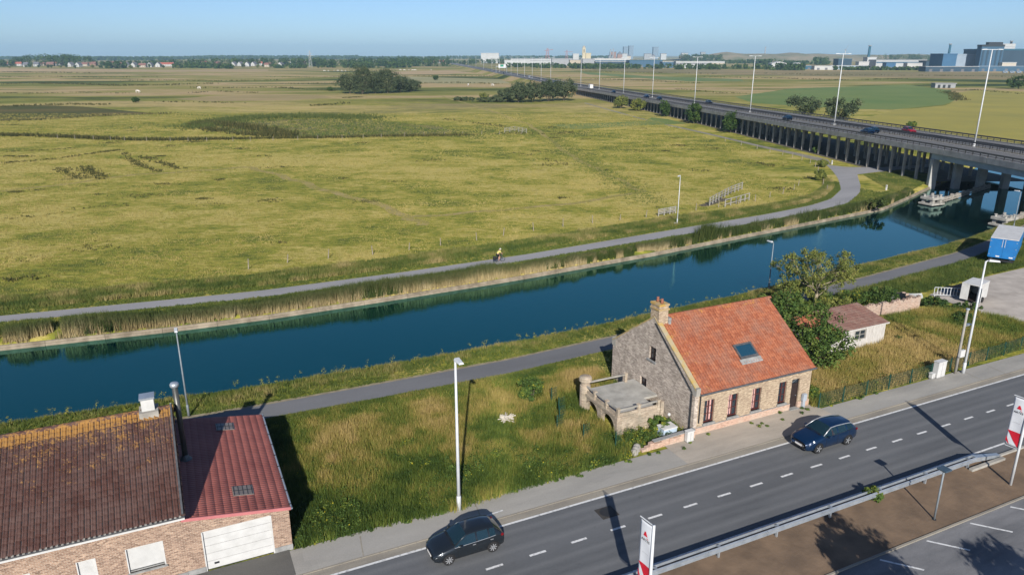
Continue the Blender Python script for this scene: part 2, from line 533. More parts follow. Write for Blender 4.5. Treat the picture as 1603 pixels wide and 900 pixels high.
# ================================================================== ground with the canal cut into it
NEAR_PTS = [(-9000, 1400), (-1000, 165), (-300, 62), (-120, 41), (-60, 34), (-26, 30.4), (-14, 29.5), (-8, 29.0), (8, 28.5), (21, 28.8), (31, 29.7), (42, 30.4),
            (48, 31.2), (69, 33.7), (89, 36.1), (99, 38.4), (120, 43.5), (160, 55), (260, 90), (1200, 420), (9000, 3100)]
FAR_PTS = [(-9000, 1430), (-1000, 190), (-300, 82), (-120, 60), (-60, 51.5), (-29, 47.9), (-14, 46.3), (-6, 45.9), (7, 46.3), (23, 47.1), (45, 49.3), (72, 53.2), (100, 57.2),
           (113, 62.2), (133, 70.4), (150, 77), (200, 98), (300, 135), (1200, 460), (9000, 3170)]
def t_near(s): return np.interp(s, [p[0] for p in NEAR_PTS], [p[1] for p in NEAR_PTS])
def t_far(s): return np.interp(s, [p[0] for p in FAR_PTS], [p[1] for p in FAR_PTS])
st = np.array([-9000, -4000, -1800, -900, -500, -300, -200, -140, -100] + list(range(-80, 190, 5)) + [200, 230, 260, 300, 380, 500, 800, 1500, 3000, 5500, 9000], float)
rows_near = [(-7000, 0), (-1500, 0), (-400, 0), (-120, 0), (-50, 0), (-22, 0), (-8, 0), (-2.2, 0), (-1.2, -0.2), (-0.5, -0.65), (0.0, -1.06), (1.8, -2.2)]
rows_far = [(-1.8, -2.2), (-0.1, -2.0), (0.02, -0.85), (0.5, -0.42), (2.4, -0.12), (3.6, 0), (9, 0), (30, 0), (70, 0), (160, 0), (350, 0), (700, 0), (1500, 0), (3500, 0), (9500, 0)]
gv = []
for off, z in rows_near:
    x, y = S_np(st, t_near(st) + off); gv.append(np.stack([x, y, np.full(len(st), z)], 1))
for off, z in rows_far:
    x, y = S_np(st, t_far(st) + off); gv.append(np.stack([x, y, np.full(len(st), z)], 1))
nr, ns = len(gv), len(st)
gi = np.arange(nr * ns).reshape(nr, ns)
gf = np.stack([gi[:-1, :-1], gi[:-1, 1:], gi[1:, 1:], gi[1:, :-1]], -1).reshape(-1, 4)
tag(link('ground', np_mesh('ground', np.concatenate(gv), gf), M_ground), kind='structure')

# water between the banks
x0, y0 = S_np(st, t_near(st) - 0.6); x1, y1 = S_np(st, t_far(st) + 0.3)
wv = np.concatenate([np.stack([x0, y0, np.full(ns, -1.0)], 1), np.stack([x1, y1, np.full(ns, -1.0)], 1)])
wf = np.array([(i, i + 1, ns + i + 1, ns + i) for i in range(ns - 1)])
tag(link('canal_water', np_mesh('canal_water', wv, wf), M_water), kind='structure')

def ribbon(name, lo_pts, hi_pts, z, material, frame='site', kind='structure', parent=None, jag=0.0, seed=3):
    """sheet between two polylines"""
    g = np.random.default_rng(seed)
    n = max(len(lo_pts), len(hi_pts)) * 6
    def rs(pts):
        p = np.array(pts, float); d = np.r_[0, np.cumsum(np.hypot(*np.diff(p, axis=0).T))]
        q = np.linspace(0, d[-1], n)
        return np.stack([np.interp(q, d, p[:, 0]), np.interp(q, d, p[:, 1])], 1)
    a, b = rs(lo_pts), rs(hi_pts)
    if jag:
        nd = (b - a) / (np.linalg.norm(b - a, axis=1, keepdims=True) + 1e-9)
        a = a - nd * g.uniform(0, jag, (n, 1)); b = b + nd * g.uniform(0, jag, (n, 1))
    V = np.concatenate([np.c_[a, np.full(n, z)], np.c_[b, np.full(n, z)]])
    F = np.array([(i, i + 1, n + i + 1, n + i) for i in range(n - 1)])
    o = link(name, np_mesh(name, V, F), material, parent)
    if frame == 'site' and parent is None:
        o.location = S(0, 0, 0); o.rotation_euler = (0, 0, TH)
    if kind: o['kind'] = kind
    return o

# quay edge: long concrete coping with a stepped face along the far bank
qs = [s for s in st if -140 <= s <= 135]
mb = MB()
for k in range(len(qs) - 1):
    a0, a1 = qs[k], qs[k + 1]
    f0, f1 = float(t_far(a0)), float(t_far(a1))
    for (d0, d1, z0, z1) in ((-0.10, 0.30, -1.6, -0.74), (0.04, 0.28, -0.9, -0.56)):
        vs = [(a0, f0 + d0, z0), (a1 - 0.03, f1 + d0, z0), (a1 - 0.03, f1 + d1, z0), (a0, f0 + d1, z0),
              (a0, f0 + d0, z1), (a1 - 0.03, f1 + d0, z1), (a1 - 0.03, f1 + d1, z1), (a0, f0 + d1, z1)]
        mb.add(vs, [(3, 2, 1, 0), (4, 5, 6, 7), (0, 1, 5, 4), (1, 2, 6, 5), (2, 3, 7, 6), (3, 0, 4, 7)])
o = mb.build('quay_edge', M_quay, loc=S(0, 0), rz=TH)
tag(o, kind='structure')

# ------------------------------------------------------------------ road
ribbon('road', [(-90, -4.05), (150, -4.05)], [(-90, 3.02), (150, 3.02)], 0.012, M_road)
ribbon('road_edge_line', [(-90, 2.86), (150, 2.86)], [(-90, 3.01), (150, 3.01)], 0.017, M_paint)
ribbon('road_edge_line', [(-90, -3.42), (150, -3.42)], [(-90, -3.28), (150, -3.28)], 0.017, M_paint)
for k in range(-14, 17):
    s0 = -0.48 + 2.5 * k
    ribbon('lane_dash', [(s0, -0.07), (s0 + 0.96, -0.07)], [(s0, 0.07), (s0 + 0.96, 0.07)], 0.017, M_paint, jag=0.012, seed=k + 40)
ribbon('lane_line', [(41.9, -0.07), (150, -0.07)], [(41.9, 0.07), (150, 0.07)], 0.017, M_paint)
# gutter, low kerb and pavement
ribbon('gutter', [(-90, 3.02), (150, 3.02)], [(-90, 3.62), (150, 3.62)], 0.014, M_gutter)
ribbon('pavement', [(-90, 3.62), (15.2, 3.62)], [(-90, 5.75), (15.2, 5.75)], 0.045, M_walk, jag=0.0)
ribbon('pavement', [(15.2, 3.62), (29.0, 3.62)], [(15.2, 6.48), (29.0, 6.48)], 0.047, M_walk2)
ribbon('pavement', [(29.0, 3.62), (150, 3.62)], [(29.0, 5.62), (150, 5.62)], 0.045, M_walk)
mb = MB()
s_ = -60.0
while s_ < 110:
    mb.box(s_, s_ + 0.98, 3.56, 3.66, 0.0, 0.05); s_ += 1.0
tag(mb.build('kerb', M_gutter, loc=S(0, 0), rz=TH), kind='structure')
for k, s0 in enumerate((-5.9, 0.9, 44.6, 47.6)):
    ribbon('pavement_joint', [(s0, 3.7), (s0 + 0.25, 5.4)], [(s0 + 0.07, 3.7), (s0 + 0.32, 5.4)], 0.050, M_gutter, seed=k)
ribbon('painted_bay_mark', [(0.75, 4.02), (2.4, 4.15)], [(0.75, 4.12), (2.4, 4.25)], 0.050, M_paint)
ribbon('garage_forecourt', [(-30, 3.7), (-9.3, 3.7)], [(-30, 5.88), (-9.3, 5.88)], 0.052, asphalt('forecourt_asphalt', (0.12, 0.115, 0.105), (0.09, 0.088, 0.082)))
# manhole in the lane
mb = MB(); mb.lathe([(0.42, 0.0), (0.42, 0.012), (0.36, 0.014), (0.02, 0.014)], 16)
mb2 = MB(); mb2.cbox(0, 0, 0.004, 1.1, 1.0, 0.012)
o = mb2.build('manhole_cover', mat('old_patch', (0.05, 0.045, 0.04)), loc=S(*(7.72, 1.5), 0.010), rz=TH)
tag(o, 'dark square manhole cover in the far lane by the banner shadow', 'manhole')
c = mb.build('lid', mat('cast_iron', (0.03, 0.03, 0.03), rough=0.5), o, loc=(0, 0, 0.009))

# ------------------------------------------------------------------ near side: earth strip and parking lot
ribbon('bare_earth_strip', [(-60, -7.72), (90, -7.72)], [(-60, -4.05), (90, -4.05)], 0.020, M_earth)
ribbon('parking_lot', [(-60, -60), (90, -60)], [(-60, -7.86), (90, -7.86)], 0.010, M_park)
mb = MB(); s_ = -40.0
while s_ < 70:
    mb.box(s_, s_ + 0.985, -7.86, -7.74, 0.0, 0.075); s_ += 1.0
tag(mb.build('parking_kerb', M_gutter, loc=S(0, 0), rz=TH), kind='structure')
for k in range(-3, 8):
    s0 = 18.29 + 3.62 * k
    ribbon('parking_line', [(s0, -8.08), (s0 + 1.35, -9.6)], [(s0 + 0.13, -8.03), (s0 + 1.48, -9.55)], 0.015, M_paint, seed=k + 9)

# ------------------------------------------------------------------ near towpath
TP_LO = [(-200, 37), (-60, 26.5), (-26, 22.6), (-12, 21.7), (-6.8, 21.6), (0.4, 21.4), (10.9, 21.2), (16, 21.6), (30, 22.6), (45, 24.0), (64.9, 26.0), (78.5, 27.7), (100, 32.3), (130, 41)]
TP_HI = [(-200, 39.5), (-60, 29), (-26, 25.0), (-12, 24.0), (-6.8, 23.85), (4.3, 23.75), (12.1, 23.75), (17.4, 24.1), (30, 24.9), (45, 26.1), (61, 27.9), (81.5, 30.6), (100, 35.0), (130, 44)]
ribbon('towpath', TP_LO, TP_HI, 0.016, M_path)
ribbon('towpath_sandy_edge', [(s, t - 0.05) for s, t in TP_HI], [(s, t + 0.28) for s, t in TP_HI], 0.011, M_sand, jag=0.15)

# ------------------------------------------------------------------ far cycle path with its bend to the viaduct
CP_HI = [(-200, 73), (-60, 58.6), (-29.6, 55.6), (-5.5, 53.0), (11.5, 53.2), (28, 54.1), (58.4, 57.9), (75.8, 59.9), (88, 62.2), (96, 65.0), (105.5, 71.2), (115.6, 80.8), (124, 90), (131, 98.5)]
CP_LO = [(-200, 70), (-60, 56.3), (-29.4, 53.4), (-5.8, 50.5), (7.4, 50.7), (24.6, 51.2), (54.5, 54.2), (71, 55.8), (83.4, 57.9), (94.7, 60.4), (106, 67.2), (113, 73), (119.5, 79), (125, 84)]
ribbon('cycle_path', CP_LO, CP_HI, 0.016, M_path2)
ribbon('cycle_path_branch', [(124.0, 83.1), (130, 83.6), (139, 84.2), (152, 83.5)], [(129.5, 97), (131, 92), (138, 88.2), (152, 87)], 0.021, M_path2)
ribbon('service_track', [(76.38, 174.33), (74.15, 191.75), (70.74, 206.8), (67.76, 224.31), (63.7, 246.97), (58.24, 272.01), (52.1, 305.61), (45.32, 356.66), (39.2, 404.64)], [(79.14, 183.23), (76.08, 196.98), (72.23, 211.31), (69.04, 228.69), (64.75, 251.18), (59.13, 276.33), (52.9, 310.39), (45.96, 361.82), (39.72, 410.15)], 0.016,
       mat('track_gravel', (0.27, 0.25, 0.20), (0.19, 0.175, 0.14), 0.4, pos='world'), frame='world')
# gravel yard at the right
GY = [(60.0, 7.6), (60.0, 13), (60.5, 17), (61, 20.2), (66, 21.2), (74, 21.9), (82, 22.3), (130, 26), (130, 6.6), (62, 6.5)]
def sheet(name, poly, z, material, frame='site', kind='structure'):
    mb = MB(); mb.add([(p[0], p[1], z) for p in poly], [tuple(range(len(poly)))])
    o = mb.build(name, material)
    if o.data.polygons[0].normal.z < 0: o.data.flip_normals()
    if frame == 'site': o.location = S(0, 0); o.rotation_euler = (0, 0, TH)
    return tag(o, kind=kind)
sheet('gravel_yard', GY, 0.022, M_gravel)
# darker and paler land patches in the polder
sheet('dark_sedge_field', [(-279.17, 379.17), (-246.36, 388.97), (-216.26, 376.8), (-179.41, 348.38), (-157.63, 331.04), (-168.95, 322.12), (-181.6, 310.39), (-190.81, 299.46), (-215.36, 290.68)], 0.02, mat('dark_sedge', (0.055, 0.07, 0.02), (0.14, 0.11, 0.04), 0.05, 0.95, pos='world', stretch=(0.35, 1, 1), bump=0.6, bscale=1.0, spec=0.1), 'world')
sheet('bare_tan_field', [(-199.97, 443.24), (-190.4, 474.48), (-158.94, 489.79), (-121.6, 482.01), (-109.46, 456.61), (-129.04, 430.61), (-168.38, 418.68)], 0.02, mat('bare_tan', (0.36, 0.27, 0.14), (0.26, 0.215, 0.09), 0.05, 0.95, pos='world', stretch=(0.35, 1, 1), spec=0.1), 'world')
sheet('tan_reed_field', [(-1051.74, 1450.64), (-813.08, 1417.49), (-592.21, 1298.7), (-426.11, 1326.5), (-392.69, 1221.84), (-526.41, 1153.51), (-793.87, 1175.43), (-869.71, 1198.19)], 0.03, mat('tan_reed_land', (0.44, 0.315, 0.18), (0.34, 0.26, 0.14), 0.01, 0.95, pos='world', stretch=(0.3, 1, 1), spec=0.1), 'world')
sheet('tan_reed_field', [(-186.16, 1153.51), (-108.74, 1272.03), (-57.65, 1112.03), (-85.94, 1003.64), (-151.24, 987.58)], 0.03, bpy.data.materials['tan_reed_land'], 'world')
sheet('tan_reed_field', [(77.55, 1575.88), (236.83, 1417.49), (513.12, 1221.84), (725.43, 1073.41), (720.58, 972.03), (523.97, 776.02), (411.34, 888.02), (285.85, 972.03), (173.53, 1153.51)], 0.018, mat('brown_marsh', (0.30, 0.225, 0.115), (0.15, 0.145, 0.06), 0.012, 0.95, pos='world', stretch=(0.3, 1, 1), spec=0.1), 'world')
# crop fields beyond the motorway
sheet('yellow_crop_field', [(134.65, 293.55), (181.47, 352.47), (224.01, 386.48), (254.64, 427.57), (296.26, 506.11), (347.66, 562.2), (362.72, 532.71), (401.81, 514.68), (188.55, 217.62), (150.27, 216.01), (125.58, 246.97)], 0.03,
      mat('yellow_crop', (0.33, 0.275, 0.045), (0.25, 0.225, 0.04), 0.03, pos='world', bump=0.5, bscale=0.8), 'world')
sheet('green_crop_field', [(138.6, 467.17), (217.16, 583.72), (345.41, 659.25), (321.77, 552.02), (257.12, 433.7), (226.2, 391.5), (182.67, 356.66), (163.2, 360.95), (130.72, 404.64)], 0.024,
      mat('green_crop', (0.105, 0.165, 0.028), (0.155, 0.195, 0.04), 0.02, pos='world', bump=0.5, bscale=0.5), 'world')
sheet('green_strip_field', [(102.51, 1175.43), (163.36, 928.14), (244.41, 806.57), (227.17, 738.69), (174.05, 738.69), (100.33, 1003.64)], 0.024,
      mat('green_strip', (0.10, 0.155, 0.03), (0.15, 0.185, 0.045), 0.02, pos='world'), 'world')
sheet('pale_hay_field', [(-122.87, 901.01), (-14.66, 806.57), (-0.87, 688.91), (-64.32, 681.25), (-119.68, 738.69)], 0.024,
      mat('pale_hay', (0.33, 0.29, 0.14), (0.25, 0.235, 0.10), 0.02, pos='world', stretch=(0.4, 1, 1)), 'world')
sheet('lush_green_strip', [(14.44, 277.1), (52.62, 293.55), (58.22, 310.39), (63.28, 302.51), (66.47, 282.38), (49.53, 275.81), (22.1, 260.04)], 0.024,
      mat('lush_strip', (0.11, 0.17, 0.03), (0.17, 0.195, 0.045), 0.1, pos='world'), 'world')

M_track = mat('worn_track', (0.34, 0.27, 0.12), (0.24, 0.215, 0.06), 0.35, 0.95, pos='world', spec=0.1)
for k, (pts, w_) in enumerate((([(-45.73, 482.01), (-12.67, 356.66), (6.86, 279.72), (10.1, 240.9), (16.16, 188.01), (20.62, 157.93), (25.57, 138.55)], 0.5), ([(-60.62, 170.19), (-47.56, 153.66), (-34.53, 138.55), (-23.72, 126.02), (-16.69, 115.47), (-13.96, 109.9)], 0.6), ([(-98.31, 138.55), (-91.55, 145.73), (-83.53, 157.93), (-72.33, 164.32), (-60.62, 170.19)], 0.5), ([(25.57, 138.55), (11.14, 127.18), (-2.31, 120.53), (-16.69, 115.47)], 0.4))):
    p = np.array(pts); q = [p[0]]
    for i in range(1, len(p)):
        for j in range(1, 9):
            f = j / 8; a = p[i - 1] * (1 - f) + p[i] * f; q.append(a + np.array([math.sin(i * 3.1 + j * 0.8) * 0.7, math.cos(i * 1.7 + j * 0.9) * 0.5]))
    q = np.array(q); d = np.gradient(q, axis=0); d /= np.linalg.norm(d, axis=1, keepdims=True); nrm = np.stack([-d[:, 1], d[:, 0]], 1)
    ribbon('animal_track', [tuple(v) for v in q - nrm * w_ * 1.3], [tuple(v) for v in q + nrm * w_ * 1.3], 0.008 + 0.004 * k, M_track, frame='world', jag=0.35, seed=80 + k)

# ================================================================== buildings by the road
M_brick_brown = brick_mat('brown_brick', (0.42, 0.275, 0.195), (0.17, 0.095, 0.065), (0.42, 0.35, 0.28), dirt=(0.20, 0.13, 0.10), dirt_amt=0.35)
M_brick_tan = brick_mat('tan_brick', (0.47, 0.365, 0.255), (0.25, 0.175, 0.12), (0.46, 0.385, 0.285), dirt=(0.24, 0.17, 0.12), dirt_amt=0.4)
M_brick_grey = brick_mat('weathered_grey_brick', (0.56, 0.475, 0.395), (0.28, 0.225, 0.19), (0.56, 0.50, 0.43), dirt=(0.17, 0.14, 0.115), dirt_amt=0.55, bw=0.26, bh=0.10)
M_brick_pink = brick_mat('pink_plinth_brick', (0.52, 0.34, 0.255), (0.42, 0.25, 0.185), (0.46, 0.34, 0.27), dirt=(0.5, 0.42, 0.34), dirt_amt=0.7)
M_brick_ruin = brick_mat('ruin_brick', (0.46, 0.32, 0.245), (0.30, 0.185, 0.14), (0.42, 0.35, 0.29), dirt=(0.36, 0.31, 0.26), dirt_amt=0.7)
M_white = mat('white_paint', (0.56, 0.555, 0.54), (0.47, 0.465, 0.45), 1.5, 0.55)
M_white_dirty = mat('dirty_white_board', (0.54, 0.515, 0.48), (0.40, 0.375, 0.345), 2.2, 0.8, stretch=(4, 4, 0.7))
M_grey_stone = mat('grey_stone', (0.30, 0.30, 0.29), (0.20, 0.20, 0.195), 3, 0.85)
M_zinc = mat('zinc', (0.16, 0.165, 0.17), (0.10, 0.10, 0.105), 4, 0.5, metal=0.5)
M_dark = mat('dark_metal', (0.025, 0.027, 0.03), None, 4, 0.5)
M_dark_wood = mat('dark_door_wood', (0.035, 0.022, 0.02), (0.022, 0.014, 0.013), 6, 0.6)
M_frame_red = mat('dark_red_frame', (0.10, 0.028, 0.025), (0.07, 0.022, 0.02), 6, 0.5)
M_curtain = mat('pale_pink_curtain', (0.62, 0.36, 0.32), (0.5, 0.26, 0.24), 8, 0.8)
M_glass = glass_mat('window_glass')
M_glass_blue = glass_mat('roof_glass', (0.012, 0.05, 0.085), 0.06)
M_galv = mat('galvanised_steel', (0.50, 0.54, 0.58), (0.38, 0.42, 0.46), 2, 0.4, metal=0.6)
M_lamp_white = mat('white_lamp_paint', (0.58, 0.59, 0.60), (0.46, 0.48, 0.50), 1.2, 0.45)
M_lamp_grey = mat('grey_green_lamp_paint', (0.22, 0.25, 0.27), (0.15, 0.17, 0.19), 1.5, 0.5)

def tile_mat(name, stops, lichen, lich2, lscale=1.4, rough=0.85):
    m, nt, b = new_mat(name)
    b.inputs['Roughness'].default_value = rough
    b.inputs['Specular IOR Level'].default_value = 0.2
    a = nt.nodes.new('ShaderNodeAttribute'); a.attribute_name = 'va'
    sx = nt.nodes.new('ShaderNodeSeparateXYZ'); nt.links.new(a.outputs['Vector'], sx.inputs[0])
    p = obj_pos(nt)
    n = _noise(nt, p, lscale, 8, 0.7)
    n2 = _noise(nt, p, 9.0, 4, 0.7)
    col = _ramp(nt, stops, _math(nt, 'ADD', _math(nt, 'MULTIPLY', sx.outputs[0], 0.28), _math(nt, 'MULTIPLY', n2.outputs[0], 0.72))).outputs[0]
    pf = _ramp(nt, [(0.44, (0, 0, 0)), (0.62, (0.5,) * 3)], _noise(nt, p, 0.8, 6, 0.65).outputs[0]).outputs[0]
    col = _mix(nt, pf, col, tuple(v * 0.85 + 0.022 for v in stops[-1][1]))
    lf = _math(nt, 'ADD', sx.outputs[2], _math(nt, 'ADD', _math(nt, 'MULTIPLY', _math(nt, 'SUBTRACT', n.outputs[0], 0.5), 1.6), _math(nt, 'MULTIPLY', _math(nt, 'SUBTRACT', n2.outputs[0], 0.5), 1.3)))
    f = _ramp(nt, [(0.52, (0, 0, 0)), (0.74, (0.85,) * 3)], lf).outputs[0]
    lc = _mix(nt, n2.outputs[0], lichen, lich2)
    nt.links.new(_mix(nt, f, col, lc), b.inputs['Base Color'])
    return m
M_tile_brown = tile_mat('old_brown_tile', [(0.2, (0.050, 0.025, 0.021)), (0.5, (0.075, 0.036, 0.030)), (0.85, (0.115, 0.068, 0.058))], (0.42, 0.20, 0.025), (0.24, 0.15, 0.07))
M_tile_red = tile_mat('orange_red_tile', [(0.22, (0.17, 0.052, 0.030)), (0.5, (0.28, 0.092, 0.048)), (0.75, (0.36, 0.14, 0.075)), (0.95, (0.25, 0.135, 0.095))], (0.44, 0.235, 0.035), (0.38, 0.17, 0.06))

def pantiles(o, u, v, width, length, tw=0.21, tl=0.33, amp=0.028, seed=1, lichen=None, sub=4):
    """interlocking tile field: o eave-left corner, u along the eave, v up the slope (unit vectors) -> V, F, va"""
    g = np.random.default_rng(seed)
    o = np.array(o, float); u = np.array(u, float); v = np.array(v, float)
    nrm = np.cross(u, v)
    nu = int(round(width / tw)); nv = int(round(length / tl))
    tw = width / nu; tl = length / nv
    ph = np.linspace(0, 1, sub + 1)
    prof = amp * np.interp(ph, [0, 0.14, 0.3, 0.42, 0.7, 0.84, 1.0], [-2.0, 1.2, 1.3, 0.2, -0.2, -0.4, -2.4])
    Vs = []; Fs = []; As = []
    n = 0
    for j in range(nv):
        for i in range(nu):
            dz = g.normal(0, 0.004); du = g.normal(0, 0.004); t = g.uniform(0, 1)
            fx = (i + 0.5) / nu; fy = (j + 0.5) / nv
            L = lichen(fx, fy) if lichen else 0.0
            uu = (i + ph) * tw + du
            for k, (vv, off) in enumerate(((j * tl - 0.015, 0.045 + dz), ((j + 1) * tl + 0.03, 0.008))):
                Vs.append(o + uu[:, None] * u + vv * v + (prof + off)[:, None] * nrm)
            Vs.append(o + uu[:, None] * u + (j * tl - 0.012) * v + (prof - 0.005)[:, None] * nrm)
            As.append(np.tile([t, fy, L], (3 * (sub + 1), 1)))
            a = np.arange(sub) + n; s1 = sub + 1
            Fs.append(np.stack([a, a + 1, a + s1 + 1, a + s1], 1))
            Fs.append(np.stack([a + 2 * s1, a + 2 * s1 + 1, a + 1, a], 1))
            n += 3 * s1
    return np.concatenate(Vs), np.concatenate(Fs), np.concatenate(As)
def wall_holes(mb, x0, x1, z0, z1, y0, y1, holes):
    """wall slab in the xz plane (thickness y0..y1) with rectangular openings"""
    xs = sorted({x0, x1, *[h[0] for h in holes], *[h[1] for h in holes]})
    zs = sorted({z0, z1, *[h[2] for h in holes], *[h[3] for h in holes]})
    for i in range(len(xs) - 1):
        for j in range(len(zs) - 1):
            cx = (xs[i] + xs[i + 1]) / 2; cz = (zs[j] + zs[j + 1]) / 2
            if any(h[0] < cx < h[1] and h[2] < cz < h[3] for h in holes): continue
            mb.box(xs[i], xs[i + 1], y0, y1, zs[j], zs[j + 1])
    return mb
def tiled_field(name, parent, loc, arr, material):
    V, F, A = arr
    o = link(name, np_mesh(name, V, F, A), material, parent, loc)
    return tag(o, kind='stuff')

# ------------------------------------------------------------------ long brick house, bottom left
s0, t0 = -18.0, 5.9
H1 = site_thing('brick_house', s0, t0, 'long brick house with mossy dark brown tiled roof and white shutters', 'house')
L = (-s0, -t0, 0)
SH = [(-16.73, -15.08, 1.08, 2.44), (-18.79, -17.98, 0.25, 2.40), (-22.2, -20.6, 1.08, 2.46), (-25.0, -23.6, 1.08, 2.44)]
mb = MB(); wall_holes(mb, -31, -14.2, 0.32, 3.62, 5.9, 6.2, SH); mb.build('front_wall', M_brick_brown, H1, loc=L)
mb = MB(); mb.box(-31, -17.1 + 0.0, 5.86, 6.19, 0, 0.32); mb.build('plinth', M_grey_stone, H1, loc=L)
mb = MB(); mb.box(-16.95, -14.2, 5.86, 6.19, 0, 0.32); mb.build('plinth', M_grey_stone, H1, loc=L)
mb = MB(); mb.prism([(6.2, 0), (17.2, 0), (17.2, 3.8), (11.5, 6.78), (6.2, 3.95)], -14.5, -14.2, 'x'); mb.build('gable_wall', M_brick_brown, H1, loc=L)
mb = MB(); mb.box(-31, -14.5, 16.95, 17.2, 0, 3.8); mb.box(-31.0, -30.75, 6.2, 16.95, 0, 3.8); mb.build('rear_wall', M_brick_brown, H1, loc=L)
sl = math.hypot(11.5 - 5.5, 6.9 - 3.80)
vy, vz = (11.5 - 5.5) / sl, (6.9 - 3.80) / sl
lich = lambda fx, fy: max(0.0, (fy - 0.86) * 4.2) + max(0, fy - 0.25) * 0.45 + (0.22 if 0.3 < fy else 0.06) - (0.12 if fy < 0.3 else 0)
tiled_field('roof_tiles', H1, L, pantiles((-31.2, 5.5, 3.80), (1, 0, 0), (0, vy, vz), 17.3, sl, 0.25, 0.34, 0.045, 3, lich, 10), M_tile_brown)
tiled_field('roof_tiles', H1, L, pantiles((-13.9, 17.5, 3.80), (-1, 0, 0), (0, -vy, vz), 17.3, sl, 0.33, 0.5, 0.03, 4, None, 3), M_tile_brown)
mb = MB()
mb.add([(-31.2, 5.52, 3.76), (-13.95, 5.52, 3.76), (-13.95, 11.5, 6.86), (-31.2, 11.5, 6.86), (-13.95, 17.48, 3.76), (-31.2, 17.48, 3.76)], [(0, 1, 2, 3), (3, 2, 4, 5)])
mb.build('roof_boarding', M_dark, H1, loc=L)
for k in range(43):
    x = -31.1 + k * 0.40
    mb = MB(); n = 6
    vs = []
    for xx, rr in ((0, 0.155), (0.40, 0.135)):
        for q in range(n + 1):
            a = math.pi * q / n
            vs.append((x + xx, 11.5 + rr * 1.15 * math.cos(a), 6.84 + rr * math.sin(a)))
    mb.add(vs, [(q, q + 1, n + 2 + q, n + 1 + q) for q in range(n)])
    me = mb.mesh('ridge_tile', True)
    at = me.attributes.new('va', 'FLOAT_VECTOR', 'POINT'); at.data.foreach_set('vector', [c for _ in me.vertices for c in (rnd.random(), 1, 0.45 + 0.3 * rnd.random())])
    link('ridge_tile', me, M_tile_brown, H1, L)
mb = MB(); mb.box(-31.2, -13.95, 5.42, 5.56, 3.60, 3.72); mb.box(-31.2, -13.95, 5.56, 5.9, 3.55, 3.62); mb.build('white_eave_board', M_white, H1, loc=L)
mb = MB(); mb.box(-31.2, -13.95, 5.36, 5.47, 3.74, 3.80); mb.build('gutter', M_zinc, H1, loc=L)
mb = MB()
for k in range(80):
    mb.cbox(-31.0 + k * 0.2135, 5.46, 3.80, 0.10, 0.12, 0.06)
tag(mb.build('eave_fillers', M_conc, H1, loc=L), kind='stuff')
mb = MB(); mb.bar((-14.02, 5.5, 3.86), (-14.02, 11.5, 6.98), 0.09, 0.16); mb.bar((-14.02, 17.5, 3.86), (-14.02, 11.5, 6.98), 0.09, 0.16); mb.build('verge_board', M_zinc, H1, loc=L)
for i, (a, b, c, d) in enumerate(SH):
    w = thing('window_shutter', (0, 0, 0)); w.parent = H1; w.location = L
    w2 = MB(); n = max(6, int((d - c) / 0.06))
    for k in range(n):
        z = c + (d - c) * k / n
        w2.box(a + 0.05, b - 0.05, 5.985, 6.02, z + 0.004, z + (d - c) / n - 0.004)
    bpy.data.objects.remove(w)
    p = w2.build('window_shutter', M_white, H1, loc=L)
    f = MB(); f.box(a, a + 0.05, 5.895, 6.03, c, d); f.box(b - 0.05, b, 5.895, 6.03, c, d); f.box(a, b, 5.9, 5.99, d - 0.02, d + 0.0)
    f.build('side_rail', M_white, p)
    q = MB(); q.box(a - 0.06, b + 0.06, 5.80, 5.97, c - 0.07, c); q.build('sill', M_grey_stone, p)
    q = MB(); q.box(a + 0.08, b - 0.08, 5.975, 5.986, c + 0.07, c + 0.11); q.build('light_slots', M_dark, p)
    q = MB(); q.box(a + 0.05, b - 0.05, 5.97, 5.99, c + 0.005, c + 0.055); q.build('end_slat', M_grey_stone, p)
mb = MB(); mb.box(-15.40, -14.78, 11.2, 11.8, 6.6, 7.65); mb.build('chimney', M_white, H1, loc=L)
ch = H1.children[-1]
mb = MB(); mb.box(-15.46, -14.72, 11.13, 11.87, 7.65, 7.75); mb.build('chimney_cap', M_galv, ch)
mb = MB(); mb.box(-15.55, -14.62, 11.0, 12.0, 6.55, 6.98); mb.build('lead_flashing', M_conc, ch)

# ------------------------------------------------------------------ garage with red metal roof
s0, t0 = -11.6, 5.9
G1 = site_thing('brick_garage', s0, t0, 'brick garage with flat red metal tile roof and wide white door', 'garage')
L = (-s0, -t0, 0)
def gz(s): return 3.32 + (s + 14.1) * (2.52 - 3.32) / 5.05
mb = MB(); hole = (-13.36, -10.0, 0.0, 2.36)
wall_holes(mb, -14.2 + 0.003, -9.1, 0.0, 2.42, 5.9, 6.15, [hole])
mb.prism([(-14.197, 2.42), (-9.1, 2.42), (-9.1, gz(-9.1) - 0.08), (-14.197, gz(-14.2) - 0.08)], 5.9, 6.15, 'y')
mb.build('front_wall', M_brick_brown, G1, loc=L)
mb = MB(); mb.box(-9.35, -9.1, 6.15, 17.2, 0, gz(-9.1) - 0.08); mb.build('side_wall', M_brick_brown, G1, loc=L)
mb = MB(); mb.box(-14.19, -9.35, 16.95, 17.2, 0, 2.45); mb.build('rear_wall', M_brick_brown, G1, loc=L)
mb = MB(); mb.box(-10.0, -9.08, 5.86, 6.14, 0, 0.34); mb.build('plinth', M_grey_stone, G1, loc=L)
mb = MB(); mb.box(-14.19, -13.36, 5.86, 6.14, 0, 0.34); mb.build('plinth', M_grey_stone, G1, loc=L)
M_red_metal = mat('red_metal_tile', (0.31, 0.108, 0.088), (0.235, 0.078, 0.064), 0.7, 0.5, bump=0.05)
nt_, per = 57 * 6, 11.42 / 57
tt = np.linspace(5.86, 17.28, nt_ + 1)
